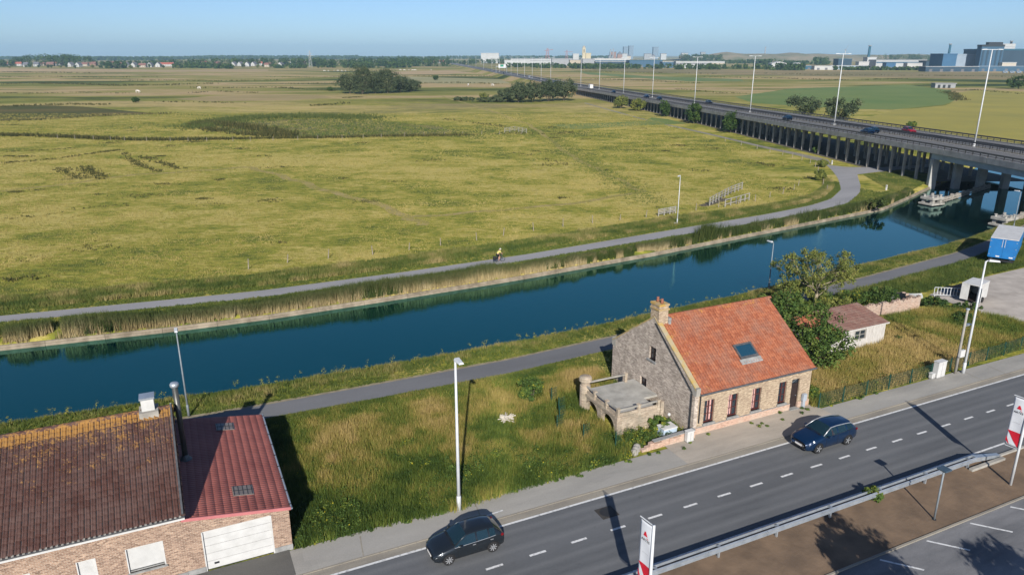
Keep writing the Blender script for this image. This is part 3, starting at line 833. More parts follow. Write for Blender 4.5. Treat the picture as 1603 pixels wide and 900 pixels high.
pr = 0.03 * np.maximum(np.sin(2 * np.pi * (tt - 5.86) / per), -0.35)
Vs, Fs, n = [], [], 0
nst = 13; ds = 5.12 / nst
for j in range(nst):
    a = -14.12 + j * ds
    for (x, off) in ((a, 0.012), (a + ds + 0.004, 0.018)):
        Vs.append(np.stack([np.full_like(tt, x), tt, gz(x) + off + pr], 1))
    Vs.append(np.stack([np.full_like(tt, a + ds + 0.004), tt, gz(a + ds) + 0.0 + pr], 1))
    k = np.arange(nt_) + n; s1 = nt_ + 1
    Fs.append(np.stack([k, k + s1, k + s1 + 1, k + 1], 1)); Fs.append(np.stack([k + s1, k + 2 * s1, k + 2 * s1 + 1, k + s1 + 1], 1))
    n += 3 * s1
tag(link('roof_sheet', np_mesh('roof_sheet', np.concatenate(Vs), np.concatenate(Fs)), M_red_metal, G1, L), kind='stuff')
mb = MB(); mb.add([(-14.12, 5.9, gz(-14.12) - 0.02), (-9.05, 5.9, gz(-9.05) - 0.02), (-9.05, 17.25, gz(-9.05) - 0.02), (-14.12, 17.25, gz(-14.12) - 0.02),
                   (-14.12, 5.9, gz(-14.12) - 0.10), (-9.05, 5.9, gz(-9.05) - 0.10), (-9.05, 17.25, gz(-9.05) - 0.10), (-14.12, 17.25, gz(-14.12) - 0.10)],
                  [(0, 1, 2, 3), (7, 6, 5, 4), (0, 4, 5, 1), (1, 5, 6, 2), (2, 6, 7, 3), (3, 7, 4, 0)])
mb.build('roof_deck', M_dark, G1, loc=L)
mb = MB(); mb.bar((-14.15, 5.82, gz(-14.15) + 0.02), (-9.0, 5.82, gz(-9.0) + 0.02), 0.07, 0.16); mb.build('pink_front_trim', mat('pink_red_trim', (0.50, 0.17, 0.17)), G1, loc=L)
mb = MB()
mb.tube([(-8.96, 5.85, gz(-9) - 0.02), (-8.96, 17.3, gz(-9) - 0.02)], 0.06, 8)
mb.build('gutter', mat('blue_grey_gutter', (0.24, 0.28, 0.33), None, 3, 0.4), G1, loc=L)
mb = MB()
for k in range(9): mb.cbox(-8.98, 6.2 + k * 1.35, gz(-9) - 0.01, 0.14, 0.05, 0.15)
mb.build('gutter_brackets', M_dark, G1, loc=L)
mb = MB(); mb.bar((-14.12, 5.9, 3.46), (-14.12, 17.2, 3.46), 0.10, 0.25); mb.build('flashing', mat('slate_blue_flashing', (0.055, 0.075, 0.10), None, 2, 0.45), G1, loc=L)
for i in range(5):
    mb = MB(); z = 0.06 + i * 0.456
    mb.box(-13.30, -10.06, 5.99, 6.025, z + 0.010, z + 0.446)
    mb.build('door_panel', M_white, G1, loc=L, bevel=0.008)
mb = MB(); mb.box(-13.36, -13.30, 5.90, 6.0, 0, 2.36); mb.box(-10.06, -10.0, 5.90, 6.0, 0, 2.36); mb.box(-13.36, -10.0, 5.90, 6.0, 2.32, 2.36); mb.build('door_frame', M_white, G1, loc=L)
mb = MB(); mb.box(-13.3, -10.06, 6.03, 6.05, 0.0, 2.36); mb.build('door_backing', M_dark, G1, loc=L)
mb = MB(); mb.box(-12.95, -12.72, 5.965, 5.991, 0.30, 0.40); mb.build('door_vent', M_dark, G1, loc=L)
for (a, b) in ((-11.35, 15.75), (-11.1, 8.0)):
    mb = MB()
    def q(s, t, o): return (a + s, b + t, gz(a + s) + o)
    vs = [q(-0.52, -0.5, 0.05), q(0.52, -0.5, 0.05), q(0.52, 0.5, 0.05), q(-0.52, 0.5, 0.05), q(-0.48, -0.46, 0.075), q(0.48, -0.46, 0.075), q(0.48, 0.46, 0.075), q(-0.48, 0.46, 0.075)]
    mb.add(vs, [(4, 5, 6, 7), (0, 1, 5, 4), (1, 2, 6, 5), (2, 3, 7, 6), (3, 0, 4, 7)])
    sk = mb.build('roof_light', mat('grey_plastic_light', (0.13, 0.115, 0.105), (0.20, 0.17, 0.15), 5, 0.35), G1, loc=L)
    mb = MB()
    for k in range(5):
        x = -0.44 + k * 0.22
        mb.bar(q(x, -0.46, 0.08), q(x, 0.46, 0.08), 0.03, 0.02)
    mb.bar(q(-0.5, 0, 0.082), q(0.5, 0, 0.082), 0.03, 0.02)
    mb.build('roof_light_bars', M_dark, sk)
# stovepipe on the party wall
mb = MB(); mb.tube([(0, 0, 0), (0, 0, 4.5)], 0.15, 12)
FP = site_thing('stove_flue', -13.70, 11.98, 'tall dark grey stove pipe rising beside the brown roof gable', 'flue', z=3.29)
mb.build('pipe', mat('flue_steel', (0.115, 0.115, 0.105), (0.07, 0.07, 0.065), 2, 0.4, metal=0.4), FP, True)
mb = MB(); mb.lathe([(0.17, 4.44), (0.24, 4.52), (0.24, 4.64), (0.19, 4.72), (0.02, 4.74)], 14); mb.build('pipe_cap', M_galv, FP, True)
mb = MB(); mb.lathe([(0.34, 0.0), (0.24, 0.10), (0.16, 0.3)], 12); mb.build('flashing_collar', M_zinc, FP)
mb = MB(); mb.bar((0, 0, 2.4), (-0.45, 0, 2.4), 0.04); mb.bar((0, 0, 1.0), (-0.45, 0, 1.0), 0.04); mb.build('wall_bracket', M_dark, FP)

# ------------------------------------------------------------------ farmhouse with orange-red roof
s0, t0 = 23.2, 6.5
H2 = site_thing('farmhouse', s0, t0, 'old brick farmhouse with orange-red tiled roof and grey brick gable', 'house')
L = (-s0, -t0, 0)
A, B, FR, BK, EV, RG, RT = 17.8, 28.55, 6.5, 16.7, 3.18, 6.92, 11.6
WIN = [(18.66, 19.56, 0.74, 2.46), (20.78, 21.66, 0.74, 2.46), (22.93, 23.80, 0.74, 2.46), (25.45, 26.22, 0.74, 2.46)]
DOOR = (26.68, 27.46, 0.06, 2.44)
mb = MB(); wall_holes(mb, A + 0.30, B, 0.52, EV, FR, FR + 0.3, WIN + [(DOOR[0], DOOR[1], 0.52, DOOR[3])]); mb.build('front_wall', M_brick_tan, H2, loc=L)
mb = MB(); wall_holes(mb, A, B + 0.04, 0.0, 0.52, FR - 0.05, FR + 0.3, [(DOOR[0], DOOR[1], 0.0, 0.52)]); mb.build('plinth', M_brick_pink, H2, loc=L)
mb = MB(); mb.box(A + 0.30, DOOR[0], FR - 0.07, FR + 0.02, 0.52, 0.56); mb.build('plinth_ledge', M_grey_stone, H2, loc=L)
# gable wall with two small openings: band below the eaves, then the triangle around the upper window
mb = MB()
GW = [(11.1, 11.9, 3.70, 4.72), (12.03, 12.82, 0.94, 1.92)]
g2 = MB(); wall_holes(g2, FR - 0.002, BK, 0.0, 3.45, A, A + 0.3, [GW[1]])
mb.add([(y, x, z) for (x, y, z) in g2.v], [f[::-1] for f in g2.f])
for poly in ([(FR, 3.45), (11.1, 3.45), (11.1, RG - 0.2), (FR, 3.46)], [(11.9, 3.45), (BK, 3.45), (BK, 3.46), (11.9, RG - 0.12)],
             [(11.1, 3.45), (11.9, 3.45), (11.9, 3.70), (11.1, 3.70)], [(11.1, 4.72), (11.9, 4.72), (11.9, RG - 0.12), (11.6, RG + 0.1), (11.1, RG - 0.2)]):
    mb.prism(poly, A, A + 0.3, 'x')
mb.build('gable_wall', M_brick_grey, H2, loc=L)
mb = MB(); mb.prism([(FR + 0.3, 0), (BK, 0), (BK, EV), (RT, RG - 0.15), (FR + 0.3, EV + 0.15)], B - 0.3, B - 0.003, 'x'); mb.build('far_gable_wall', M_brick_tan, H2, loc=L)
mb = MB(); mb.box(A + 0.3, B - 0.3, BK - 0.3, BK - 0.004, 0, EV); mb.build('rear_wall', M_brick_grey, H2, loc=L)
# coping on the gable
mb = MB()
mb.bar((A + 0.16, FR - 0.05, 3.42), (A + 0.16, RT, RG + 0.12), 0.36, 0.10); mb.bar((A + 0.16, BK + 0.05, 3.42), (A + 0.16, RT, RG + 0.12), 0.36, 0.10)
mb.build('gable_coping', mat('lichen_coping', (0.34, 0.30, 0.22), (0.40, 0.27, 0.07), 1.6, 0.9), H2, loc=L)
mb = MB(); mb.box(A - 0.02, A + 0.34, FR - 0.12, FR + 0.42, 3.0, 3.56); mb.build('kneeler_stone', M_conc, H2, loc=L)
mb = MB(); mb.box(A - 0.02, A + 0.34, BK - 0.4, BK + 0.12, 3.0, 3.62); mb.build('kneeler_stone', M_conc, H2, loc=L)
sl = math.hypot(RT - (FR - 0.22), RG - (EV - 0.06)); vy, vz = (RT - FR + 0.22) / sl, (RG - EV + 0.06) / sl
lich = lambda fx, fy: max(0.0, 0.50 - fx * 2.4) + max(0.0, (fy - 0.90) * 4.0) + (0.16 if fy > 0.72 and 0.5 < fx < 0.85 else 0.0) + 0.02
tiled_field('roof_tiles', H2, L, pantiles((A + 0.32, FR - 0.22, EV - 0.02), (1, 0, 0), (0, vy, vz), B + 0.12 - A - 0.32, sl, 0.225, 0.31, 0.026, 5, lich, 6), M_tile_red)
tiled_field('roof_tiles', H2, L, pantiles((B + 0.12, BK + 0.22, EV - 0.02), (-1, 0, 0), (0, -vy, vz), B + 0.12 - A - 0.32, sl, 0.33, 0.45, 0.03, 6, None, 3), M_tile_red)
mb = MB()
mb.add([(A + 0.3, FR - 0.2, EV - 0.06), (B + 0.1, FR - 0.2, EV - 0.06), (B + 0.1, RT, RG - 0.05), (A + 0.3, RT, RG - 0.05), (B + 0.1, BK + 0.2, EV - 0.06), (A + 0.3, BK + 0.2, EV - 0.06)], [(0, 1, 2, 3), (3, 2, 4, 5)])
mb.build('roof_boarding', M_dark, H2, loc=L)
x = A + 0.75
while x < B:
    mb = MB(); vs = []; n = 6
    for xx, rr in ((0, 0.15), (0.40, 0.13)):
        for q in range(n + 1):
            a = math.pi * q / n
            vs.append((x + xx, RT + rr * 1.1 * math.cos(a), RG + rr * math.sin(a)))
    mb.add(vs, [(q, q + 1, n + 2 + q, n + 1 + q) for q in range(n)])
    me = mb.mesh('ridge_tile', True)
    at = me.attributes.new('va', 'FLOAT_VECTOR', 'POINT'); at.data.foreach_set('vector', [c for _ in me.vertices for c in (rnd.random(), 1, 0.25 + 0.3 * rnd.random())])
    link('ridge_tile', me, M_tile_red, H2, L)
    x += 0.38
mb = MB(); mb.tube([(A + 0.3, FR - 0.27, EV - 0.08), (B + 0.14, FR - 0.27, EV - 0.08)], 0.075, 8); mb.box(A + 0.3, B, FR - 0.2, FR, EV - 0.12, EV - 0.06); mb.build('gutter', M_zinc, H2, loc=L)
mb = MB(); mb.tube([(A + 0.42, FR - 0.06, EV - 0.1), (A + 0.42, FR - 0.06, 0.9)], 0.05, 8); mb.build('downpipe', M_dark, H2, loc=L)
mb = MB(); mb.tube([(A - 0.06, FR + 0.3, 3.1), (A - 0.06, FR + 0.3, 0.1)], 0.05, 8); mb.bar((A - 0.05, FR + 0.3, 3.15), (A - 0.05, RT - 0.3, RG - 0.28), 0.07, 0.05); mb.build('downpipe', M_dark, H2, loc=L)
for i, (a, b, c, d) in enumerate(WIN):
    w = thing('window', (0, 0, 0)); w.parent = H2; w.location = L
    f = MB(); y0, y1 = FR + 0.13, FR + 0.18
    f.box(a, a + 0.06, y0, y1, c, d); f.box(b - 0.06, b, y0, y1, c, d); f.box(a + 0.06, b - 0.06, y0, y1, c, c + 0.07); f.box(a + 0.06, b - 0.06, y0, y1, d - 0.06, d)
    mx = (a + b) / 2
    f.box(mx - 0.035, mx + 0.035, y0 - 0.01, y1, c + 0.07, d - 0.06)
    for zz in (c + 0.62, c + 1.18): f.box(a + 0.06, b - 0.06, y0 + 0.005, y1 - 0.01, zz - 0.02, zz + 0.02)
    f.build('frame', M_frame_red, w)
    g = MB(); g.box(a + 0.05, b - 0.05, y1 + 0.0, y1 + 0.012, c + 0.05, d - 0.05); g.build('pane', M_glass, w)
    if i < 3:
        cu = MB(); h = (b - a) / 2
        ox = 0.40 if i == 0 else 0.12
        for k in range(2):
            xx = a + 0.10 + k * 0.21 + (ox - 0.12)
            cu.box(xx, xx + 0.13, y1 - 0.008, y1 - 0.002, c + 0.12, d - 0.10)
        cu.build('curtain', M_curtain, w)
    q = MB(); q.box(a - 0.08, b + 0.08, FR - 0.12, FR + 0.14, c - 0.10, c); q.build('sill', M_grey_stone, w)
d = thing('door', (0, 0, 0)); d.parent = H2; d.location = L
mb = MB(); mb.box(DOOR[0] + 0.05, DOOR[1] - 0.05, FR + 0.14, FR + 0.19, 0.10, 1.98)
for zz in (0.25, 1.1): mb.box(DOOR[0] + 0.16, DOOR[1] - 0.16, FR + 0.125, FR + 0.141, zz, zz + 0.7)
mb.build('door_leaf', M_dark_wood, d)
mb = MB(); mb.box(DOOR[0], DOOR[0] + 0.05, FR + 0.1, FR + 0.2, 0.1, 2.44); mb.box(DOOR[1] - 0.05, DOOR[1], FR + 0.1, FR + 0.2, 0.1, 2.44); mb.box(DOOR[0] + 0.05, DOOR[1] - 0.05, FR + 0.1, FR + 0.2, 1.98, 2.04); mb.build('door_frame', M_dark_wood, d)
mb = MB(); mb.box(DOOR[0] + 0.05, DOOR[1] - 0.05, FR + 0.17, FR + 0.18, 2.04, 2.40); mb.build('transom_pane', M_glass, d)
mb = MB(); mb.bar((DOOR[0] + 0.08, FR + 0.165, 2.08), (DOOR[1] - 0.08, FR + 0.165, 2.36), 0.02); mb.build('transom_bar', M_galv, d)
mb = MB(); mb.box(DOOR[0] - 0.05, DOOR[1] + 0.05, FR - 0.22, FR + 0.2, 0.0, 0.10); mb.build('doorstep', M_grey_stone, d)
mb = MB(); mb.tube([(DOOR[1] - 0.13, FR + 0.14, 1.05), (DOOR[1] - 0.13, FR + 0.08, 1.05), (DOOR[1] - 0.24, FR + 0.08, 1.05)], 0.012, 6); mb.build('handle', M_galv, d)
# roof window
def rp(s, t, o): return (s, t - o * vz, EV - 0.06 + (t - FR + 0.22) * vz / vy + o * vy)
w = thing('roof_window', (0, 0, 0)); w.parent = H2; w.location = L
mb = MB()
for (a, b, c, e) in ((22.75, 24.40, 7.80, 7.95), (22.75, 24.40, 8.68, 8.80), (22.75, 22.88, 7.95, 8.68), (24.27, 24.40, 7.95, 8.68)):
    vs = [rp(a, c, 0.0), rp(b, c, 0.0), rp(b, e, 0.0), rp(a, e, 0.0), rp(a, c, 0.17), rp(b, c, 0.17), rp(b, e, 0.17), rp(a, e, 0.17)]
    mb.add(vs, [(3, 2, 1, 0), (4, 5, 6, 7), (0, 1, 5, 4), (1, 2, 6, 5), (2, 3, 7, 6), (3, 0, 4, 7)])
mb.build('frame', M_zinc, w)
mb = MB(); mb.add([rp(22.88, 7.95, 0.14), rp(24.27, 7.95, 0.14), rp(24.27, 8.68, 0.14), rp(22.88, 8.68, 0.14)], [(0, 1, 2, 3)]); mb.build('pane', M_glass_blue, w)
mb = MB(); mb.add([rp(22.6, 7.45, 0.09), rp(24.55, 7.45, 0.09), rp(24.55, 7.80, 0.10), rp(22.6, 7.80, 0.10)], [(0, 1, 2, 3)]); mb.build('lead_apron', M_grey_stone, w)
# chimney
mb = MB(); mb.box(17.82, 18.62, 11.05, 12.05, 6.2, 7.95); cch = mb.build('chimney', M_brick_tan, H2, loc=L)
mb = MB(); mb.box(17.76, 18.68, 10.99, 12.11, 7.62, 7.74); mb.box(17.77, 18.67, 11.0, 12.1, 7.95, 8.08); mb.build('chimney_cap', mat('orange_lichen_cap', (0.44, 0.27, 0.05), (0.36, 0.29, 0.19), 2.5, 0.9), cch)
for yy in (11.3, 11.8):
    mb = MB(); mb.lathe([(0.10, 8.08), (0.12, 8.2), (0.09, 8.30), (0.11, 8.42), (0.07, 8.44)], 10, (18.2, yy, 0)); mb.build('chimney_pot', mat('terracotta_pot', (0.28, 0.11, 0.07)), cch, True)
mb = MB(); mb.box(18.62, 18.86, 10.95, 12.15, 6.3, 7.0); mb.build('chimney_flashing', M_grey_stone, cch)
for (a, b, c, e) in GW:
    w = thing('gable_window', (0, 0, 0)); w.parent = H2; w.location = L
    f = MB(); x0, x1 = A + 0.14, A + 0.19
    f.box(x0, x1, a, a + 0.06, c, e); f.box(x0, x1, b - 0.06, b, c, e); f.box(x0, x1, a + 0.06, b - 0.06, c, c + 0.06); f.box(x0, x1, a + 0.06, b - 0.06, e - 0.06, e)
    f.box(x0, x1, (a + b) / 2 - 0.025, (a + b) / 2 + 0.025, c + 0.06, e - 0.06); f.box(x0, x1, a + 0.06, b - 0.06, c + 0.45, c + 0.50)
    f.build('frame', M_dark_wood, w)
    g = MB(); g.box(x1, x1 + 0.012, a + 0.04, b - 0.04, c + 0.04, e - 0.04); g.build('pane', M_glass, w)
    q = MB(); q.box(A - 0.10, A + 0.14, a - 0.12, b + 0.12, c - 0.12, c); q.build('sill', M_grey_stone, w)
mb = MB(); mb.box(0, 0.34, -0.20, 0, 0.55, 1.10); mb.box(0.05, 0.29, -0.16, 0, 0.0, 0.55)
o = mb.build('meter_box', mat('grey_meter_plastic', (0.36, 0.40, 0.45)), loc=S(27.75, 6.43, 0.045), rz=TH)
tag(o, 'grey meter box on the farmhouse front right of the dark door', 'meter box')

# ------------------------------------------------------------------ roof terrace beside the gable
s0, t0 = 15.0, 11.0
T1 = site_thing('garden_terrace', s0, t0, 'weathered masonry terrace with arches and balustrade beside the grey gable', 'terrace')
L = (-s0, -t0, 0)
M_ter = brick_mat('terrace_masonry', (0.46, 0.38, 0.29), (0.33, 0.26, 0.195), (0.42, 0.36, 0.29), bw=0.4, bh=0.2, dirt=(0.22, 0.195, 0.15), dirt_amt=0.8)
M_terfloor = mat('terrace_concrete', (0.40, 0.385, 0.35), (0.27, 0.26, 0.235), 1.1, 0.9, bump=0.3)
a0, a1, b0, b1, zt = 13.1, 16.6, 8.7, 13.6, 1.32
mb = MB(); mb.box(a0 + 0.05, a1 - 0.05, b0 + 0.05, b1, zt - 0.16, zt); mb.box(a1 - 0.05, 17.78, b0 + 1.9, b1, zt - 0.16, zt - 0.002); mb.build('floor_slab', M_terfloor, T1, loc=L)
# arcade on the left side: piers and two arches (polygons pushed along s)
def arch_wall(y0, y1, ztop, n=10):
    ym, r = (y0 + y1) / 2, (y1 - y0) / 2
    pts = [(ym + r * math.cos(math.pi * k / n), 0.25 + 0.82 * math.sin(math.pi * k / n) ** 0.8) for k in range(n + 1)]
    mb = MB()
    for k in range(n):
        (ya, za), (yb, zb) = pts[k], pts[k + 1]
        mb.prism([(yb, zb), (ya, za), (ya, ztop), (yb, ztop)], a0, a0 + 0.28, 'x')
    return mb
for (y0, y1) in ((9.1, 10.75), (11.25, 12.9)):
    arch_wall(y0, y1, zt - 0.1).build('arch', M_ter, T1, loc=L)
for (y0, y1) in ((8.72, 9.1), (10.75, 11.25), (12.9, 13.55)):
    mb = MB(); mb.box(a0 - 0.02, a0 + 0.30, y0, y1, 0, zt - 0.1); mb.build('pier', M_ter, T1, loc=L)
mb = MB(); mb.box(a0 - 0.08, a0 + 0.10, b0 - 0.06, b1, zt - 0.1, zt + 0.09); mb.box(a0 + 0.1, a1, b0 - 0.06, b0 + 0.1, zt - 0.1, zt + 0.09); mb.build('cornice', M_ter, T1, loc=L)
mb = MB(); mb.box(a0 + 0.3, a1, b0, b0 + 0.25, 0, zt - 0.1); mb.build('front_wall', M_ter, T1, loc=L)
mb = MB(); mb.box(a0 + 0.6, 17.6, b1 - 0.2, b1 - 0.01, 0, zt - 0.16); mb.build('rear_wall', M_ter, T1, loc=L)
for (x, y) in ((a0 + 0.06, b0 + 0.06), (a0 + 0.06, 10.2), (a0 + 0.06, 11.75), (a0 + 1.75, b0 + 0.06), (a1 - 0.12, b0 + 0.06), (16.9, b1 - 0.15)):
    mb = MB(); mb.cbox(x, y, zt + 0.33, 0.2, 0.2, 0.66); mb.cbox(x, y, zt + 0.68, 0.26, 0.26, 0.06); mb.build('balustrade_post', M_ter, T1, loc=L)
mb = MB()
zr = zt + 0.60
for (p, q) in (((a0 + 0.06, b0 + 0.06), (a0 + 0.06, 10.2)), ((a0 + 0.06, 10.2), (a0 + 0.06, 11.75)), ((a0 + 0.06, 11.75), (a0 + 0.06, 12.9)), ((a0 + 0.06, b0 + 0.06), (a0 + 1.75, b0 + 0.06)), ((a0 + 1.75, b0 + 0.06), (a1 - 0.12, b0 + 0.06)), ((13.3, b1 - 0.15), (16.9, b1 - 0.15))):
    r_ = MB(); r_.bar((*p, zr), (*q, zr), 0.12, 0.10); r_.build('balustrade_rail', M_conc, T1, loc=L)
    if q[0] < 16.6 and p[1] < 13:
        r2 = MB(); r2.bar((*p, zt + 0.2), (*q, zt + 0.2), 0.08, 0.24); r2.build('balustrade_panel', M_ter, T1, loc=L)
mb = MB(); mb.lathe([(0.40, 0.0), (0.40, 1.9), (0.34, 1.92), (0.34, 2.25), (0.48, 2.27), (0.48, 2.48), (0.42, 2.58), (0.22, 2.66), (0.02, 2.68)], 14, (a0 + 0.1, 13.2, 0)); mb.build('corner_turret', M_ter, T1, loc=L)
mb = MB(); mb.box(a1 + 0.02, a1 + 0.28, b0 - 0.1, b0 + 0.25, 0, 1.86); mb.build('gate_pillar', M_ter, T1, loc=L)
# low brick wall along the pavement, white cabinet, water tank
o = site_thing('low_brick_wall', 15.6, 6.25, 'low crumbling brick wall at the pavement left of the farmhouse corner', 'wall')
mb = MB()
for k in range(14):
    x = -2.2 + k * 0.31
    mb.box(x, x + 0.30, -0.13 + rnd.uniform(-0.02, 0.02), 0.13, 0, 0.42 + 0.10 * math.sin(k * 1.3) - (0.25 if k < 2 else 0) + k * 0.012)
mb.build('wall_body', M_brick_pink, o)
mb = MB()
for k in range(3, 14): mb.box(-2.2 + k * 0.31, -1.9 + k * 0.31, -0.16, 0.15, 0.50 + 0.012 * k, 0.56 + 0.012 * k)
mb.build('coping', M_grey_stone, o)
for k, (x, y) in enumerate(((-2.55, 0.1), (-2.85, -0.15), (-2.3, 0.35))):
    mb = MB(); mb.lathe([(0.2, 0), (0.28, 0.12), (0.22, 0.34), (0.08, 0.42)], 7, (x, y, 0)); b_ = mb.build('loose_stone', M_conc, o)
def cabinet(s, t, w, d, h, label, z=0.045):
    o = site_thing('utility_cabinet', s, t, label, 'cabinet', z=z)
    mb = MB(); mb.box(-w / 2, w / 2, -d / 2, d / 2, 0.08, h - 0.05); mb.build('body', M_white, o, bevel=0.015)
    mb = MB(); mb.box(-w / 2 - 0.03, w / 2 + 0.03, -d / 2 - 0.03, d / 2 + 0.03, h - 0.05, h); mb.build('lid', M_white, o)
    mb = MB(); mb.box(-w / 2 + 0.02, w / 2 - 0.02, -d / 2 + 0.02, d / 2 - 0.02, 0, 0.08); mb.build('base', M_grey_stone, o)
    mb = MB(); mb.box(-0.012, 0.012, -d / 2 - 0.012, -d / 2, 0.12, h - 0.1); mb.build('door_seam', M_grey_stone, o)
    return o
cabinet(17.05, 5.9, 0.55, 0.3, 0.85, 'small white utility cabinet on the pavement at the farmhouse corner')
cabinet(42.0, 5.6, 0.95, 0.45, 1.42, 'white utility cabinet standing in front of the green mesh fence')
cabinet(41.2, 5.6, 0.35, 0.3, 0.5, 'very small white cabinet left of the larger fence cabinet')
o = site_thing('water_tank', 16.3, 7.35, 'small white and blue tank behind the low brick wall', 'tank')
mb = MB(); mb.box(-0.55, 0.55, -0.4, 0.4, 0, 0.62); mb.build('tub', mat('pale_blue_plastic', (0.42, 0.52, 0.62)), o, bevel=0.05)
mb = MB(); mb.box(-0.58, 0.58, -0.43, 0.43, 0.62, 0.72); mb.build('lid', M_white, o, bevel=0.03)
o = site_thing('garden_lamp', 16.9, 8.0, 'small garden lamp post with white globe at the grey gable foot', 'lamp')
mb = MB(); mb.tube([(0, 0, 0), (0, 0, 1.0)], 0.03, 6); mb.build('post', M_dark, o)
mb = MB(); mb.lathe([(0.03, 1.0), (0.1, 1.06), (0.12, 1.13), (0.08, 1.22), (0.02, 1.25)], 10); mb.build('globe', M_white, o, True)

# ------------------------------------------------------------------ white timber shed
s0, t0 = 41.5, 12.4
W1 = site_thing('white_shed', s0, t0, 'white boarded shed with sagging brown roof in the overgrown garden', 'shed')
L = (-s0, -t0, 0)
nb = 0
x = 35.6
while x < 43.95:
    top = 2.15 if x > 38.6 else 1.95
    zs = [(0.05, top)]
    if 40.05 < x < 41.45: zs = [(0.05, 1.05), (1.95, top)]
    if 36.3 < x < 37.5: zs = [(0.05, 0.95), (1.75, top)]
    for (za, zb) in zs:
        mb = MB(); mb.box(x, x + 0.19, 12.4 + rnd.uniform(0, 0.012), 12.46, za, zb); mb.build('wall_board', M_white_dirty, W1, loc=L)
    x += 0.2
mb = MB(); mb.box(43.88, 43.96, 12.47, 15.6, 0, 2.2); mb.box(35.6, 35.68, 12.47, 15.6, 0, 2.0); mb.box(35.68, 43.88, 15.5, 15.6, 0, 2.2); mb.box(35.68, 43.88, 12.47, 12.5, 0, 0.05); mb.build('side_wall', M_white_dirty, W1, loc=L)
for (a, b, c, e) in ((40.05, 41.5, 1.05, 1.95), (36.3, 37.55, 0.95, 1.75)):
    w = thing('window', (0, 0, 0)); w.parent = W1; w.location = L
    f = MB(); f.box(a, b, 12.38, 12.47, c, c + 0.06); f.box(a, b, 12.38, 12.47, e - 0.06, e); f.box(a, a + 0.06, 12.38, 12.47, c + 0.06, e - 0.06); f.box(b - 0.06, b, 12.38, 12.47, c + 0.06, e - 0.06)
    f.box((a + b) / 2 - 0.03, (a + b) / 2 + 0.03, 12.39, 12.45, c + 0.06, e - 0.06); f.box(a + 0.06, b - 0.06, 12.4, 12.45, (c + e) / 2 - 0.02, (c + e) / 2 + 0.02)
    f.build('frame', M_conc if a > 38 else M_white, w)
    g = MB(); g.box(a + 0.04, b - 0.04, 12.46, 12.475, c + 0.04, e - 0.04); g.build('pane', M_glass, w)
M_tile_old = tile_mat('old_purple_tile', [(0.2, (0.10, 0.055, 0.048)), (0.6, (0.16, 0.085, 0.07)), (0.9, (0.21, 0.15, 0.12))], (0.30, 0.22, 0.12), (0.22, 0.17, 0.12))
sl = math.hypot(3.5, 0.75)
tiled_field('roof_tiles', W1, L, pantiles((38.4, 12.25, 2.22), (1, 0, 0), (0, 3.5 / sl, 0.75 / sl), 5.8, sl, 0.24, 0.36, 0.03, 8, lambda a, b: 0.2), M_tile_old)
tiled_field('roof_tiles', W1, L, pantiles((35.5, 12.2, 2.02), (1, 0, 0), (0, 3.5 / sl, 0.75 / sl), 2.88, sl, 0.24, 0.36, 0.03, 9, lambda a, b: 0.05), M_tile_red)
mb = MB(); mb.prism([(12.3, 2.15), (15.75, 2.87), (15.75, 2.92), (12.3, 2.2)], 38.4, 44.18, 'x'); mb.prism([(12.3, 1.95), (15.75, 2.67), (15.75, 2.72), (12.3, 2.0)], 35.5, 38.38, 'x'); mb.build('roof_boarding', M_dark_wood, W1, loc=L)
mb = MB(); mb.box(38.4, 44.2, 12.19, 12.245, 2.10, 2.21); mb.build('eave_board', M_white_dirty, W1, loc=L)

# ------------------------------------------------------------------ ruined garden wall
R1 = site_thing('ruined_brick_wall', 51.0, 17.4, 'ruined brick garden wall with broken top right of the white shed', 'wall')
pts = [(47.15, 17.59), (48.29, 17.05), (49.75, 16.77), (51.38, 16.6), (54.64, 17.15)]
pts = [(46.6, 18.2), (49.0, 18.0), (51.2, 17.6), (53.0, 17.25), (54.6, 16.9), (55.4, 18.8), (56.4, 20.6)]
for k in range(len(pts) - 1):
    (xa, ya), (xb, yb) = pts[k], pts[k + 1]
    n = 18
    mb = MB()
    for j in range(n):
        f0, f1 = j / n, (j + 1) / n
        h = (1.15 + 0.16 * (k + f0) + 0.10 * math.sin(j * 0.5 + k * 2) + rnd.choice((-0.14, -0.07, 0, 0, 0.07))) * (1.0 if k < 4 else 0.9 - 0.2 * (k - 4) - 0.018 * j)
        a = (xa + (xb - xa) * f0 - 51.0, ya + (yb - ya) * f0 - 17.4); b = (xa + (xb - xa) * f1 - 51.0, ya + (yb - ya) * f1 - 17.4)
        mb.bar((a[0], a[1], h / 2), (b[0], b[1], h / 2), 0.32, max(h, 0.15))
    mb.build('wall_section', M_brick_ruin, R1)
mb = MB()
for k in range(70):
    f = rnd.random(); i = rnd.randrange(len(pts) - 1)
    x = pts[i][0] + (pts[i + 1][0] - pts[i][0]) * f - 51 + rnd.gauss(0, 0.35); y = pts[i][1] + (pts[i + 1][1] - pts[i][1]) * f - 17.4 - abs(rnd.gauss(0.2, 0.4))
    mb.cbox(x, y, 0.05, 0.22, 0.12, 0.11, Matrix.Translation((0, 0, 0)))
tag(mb.build('fallen_brick', M_brick_ruin, R1), kind='stuff')

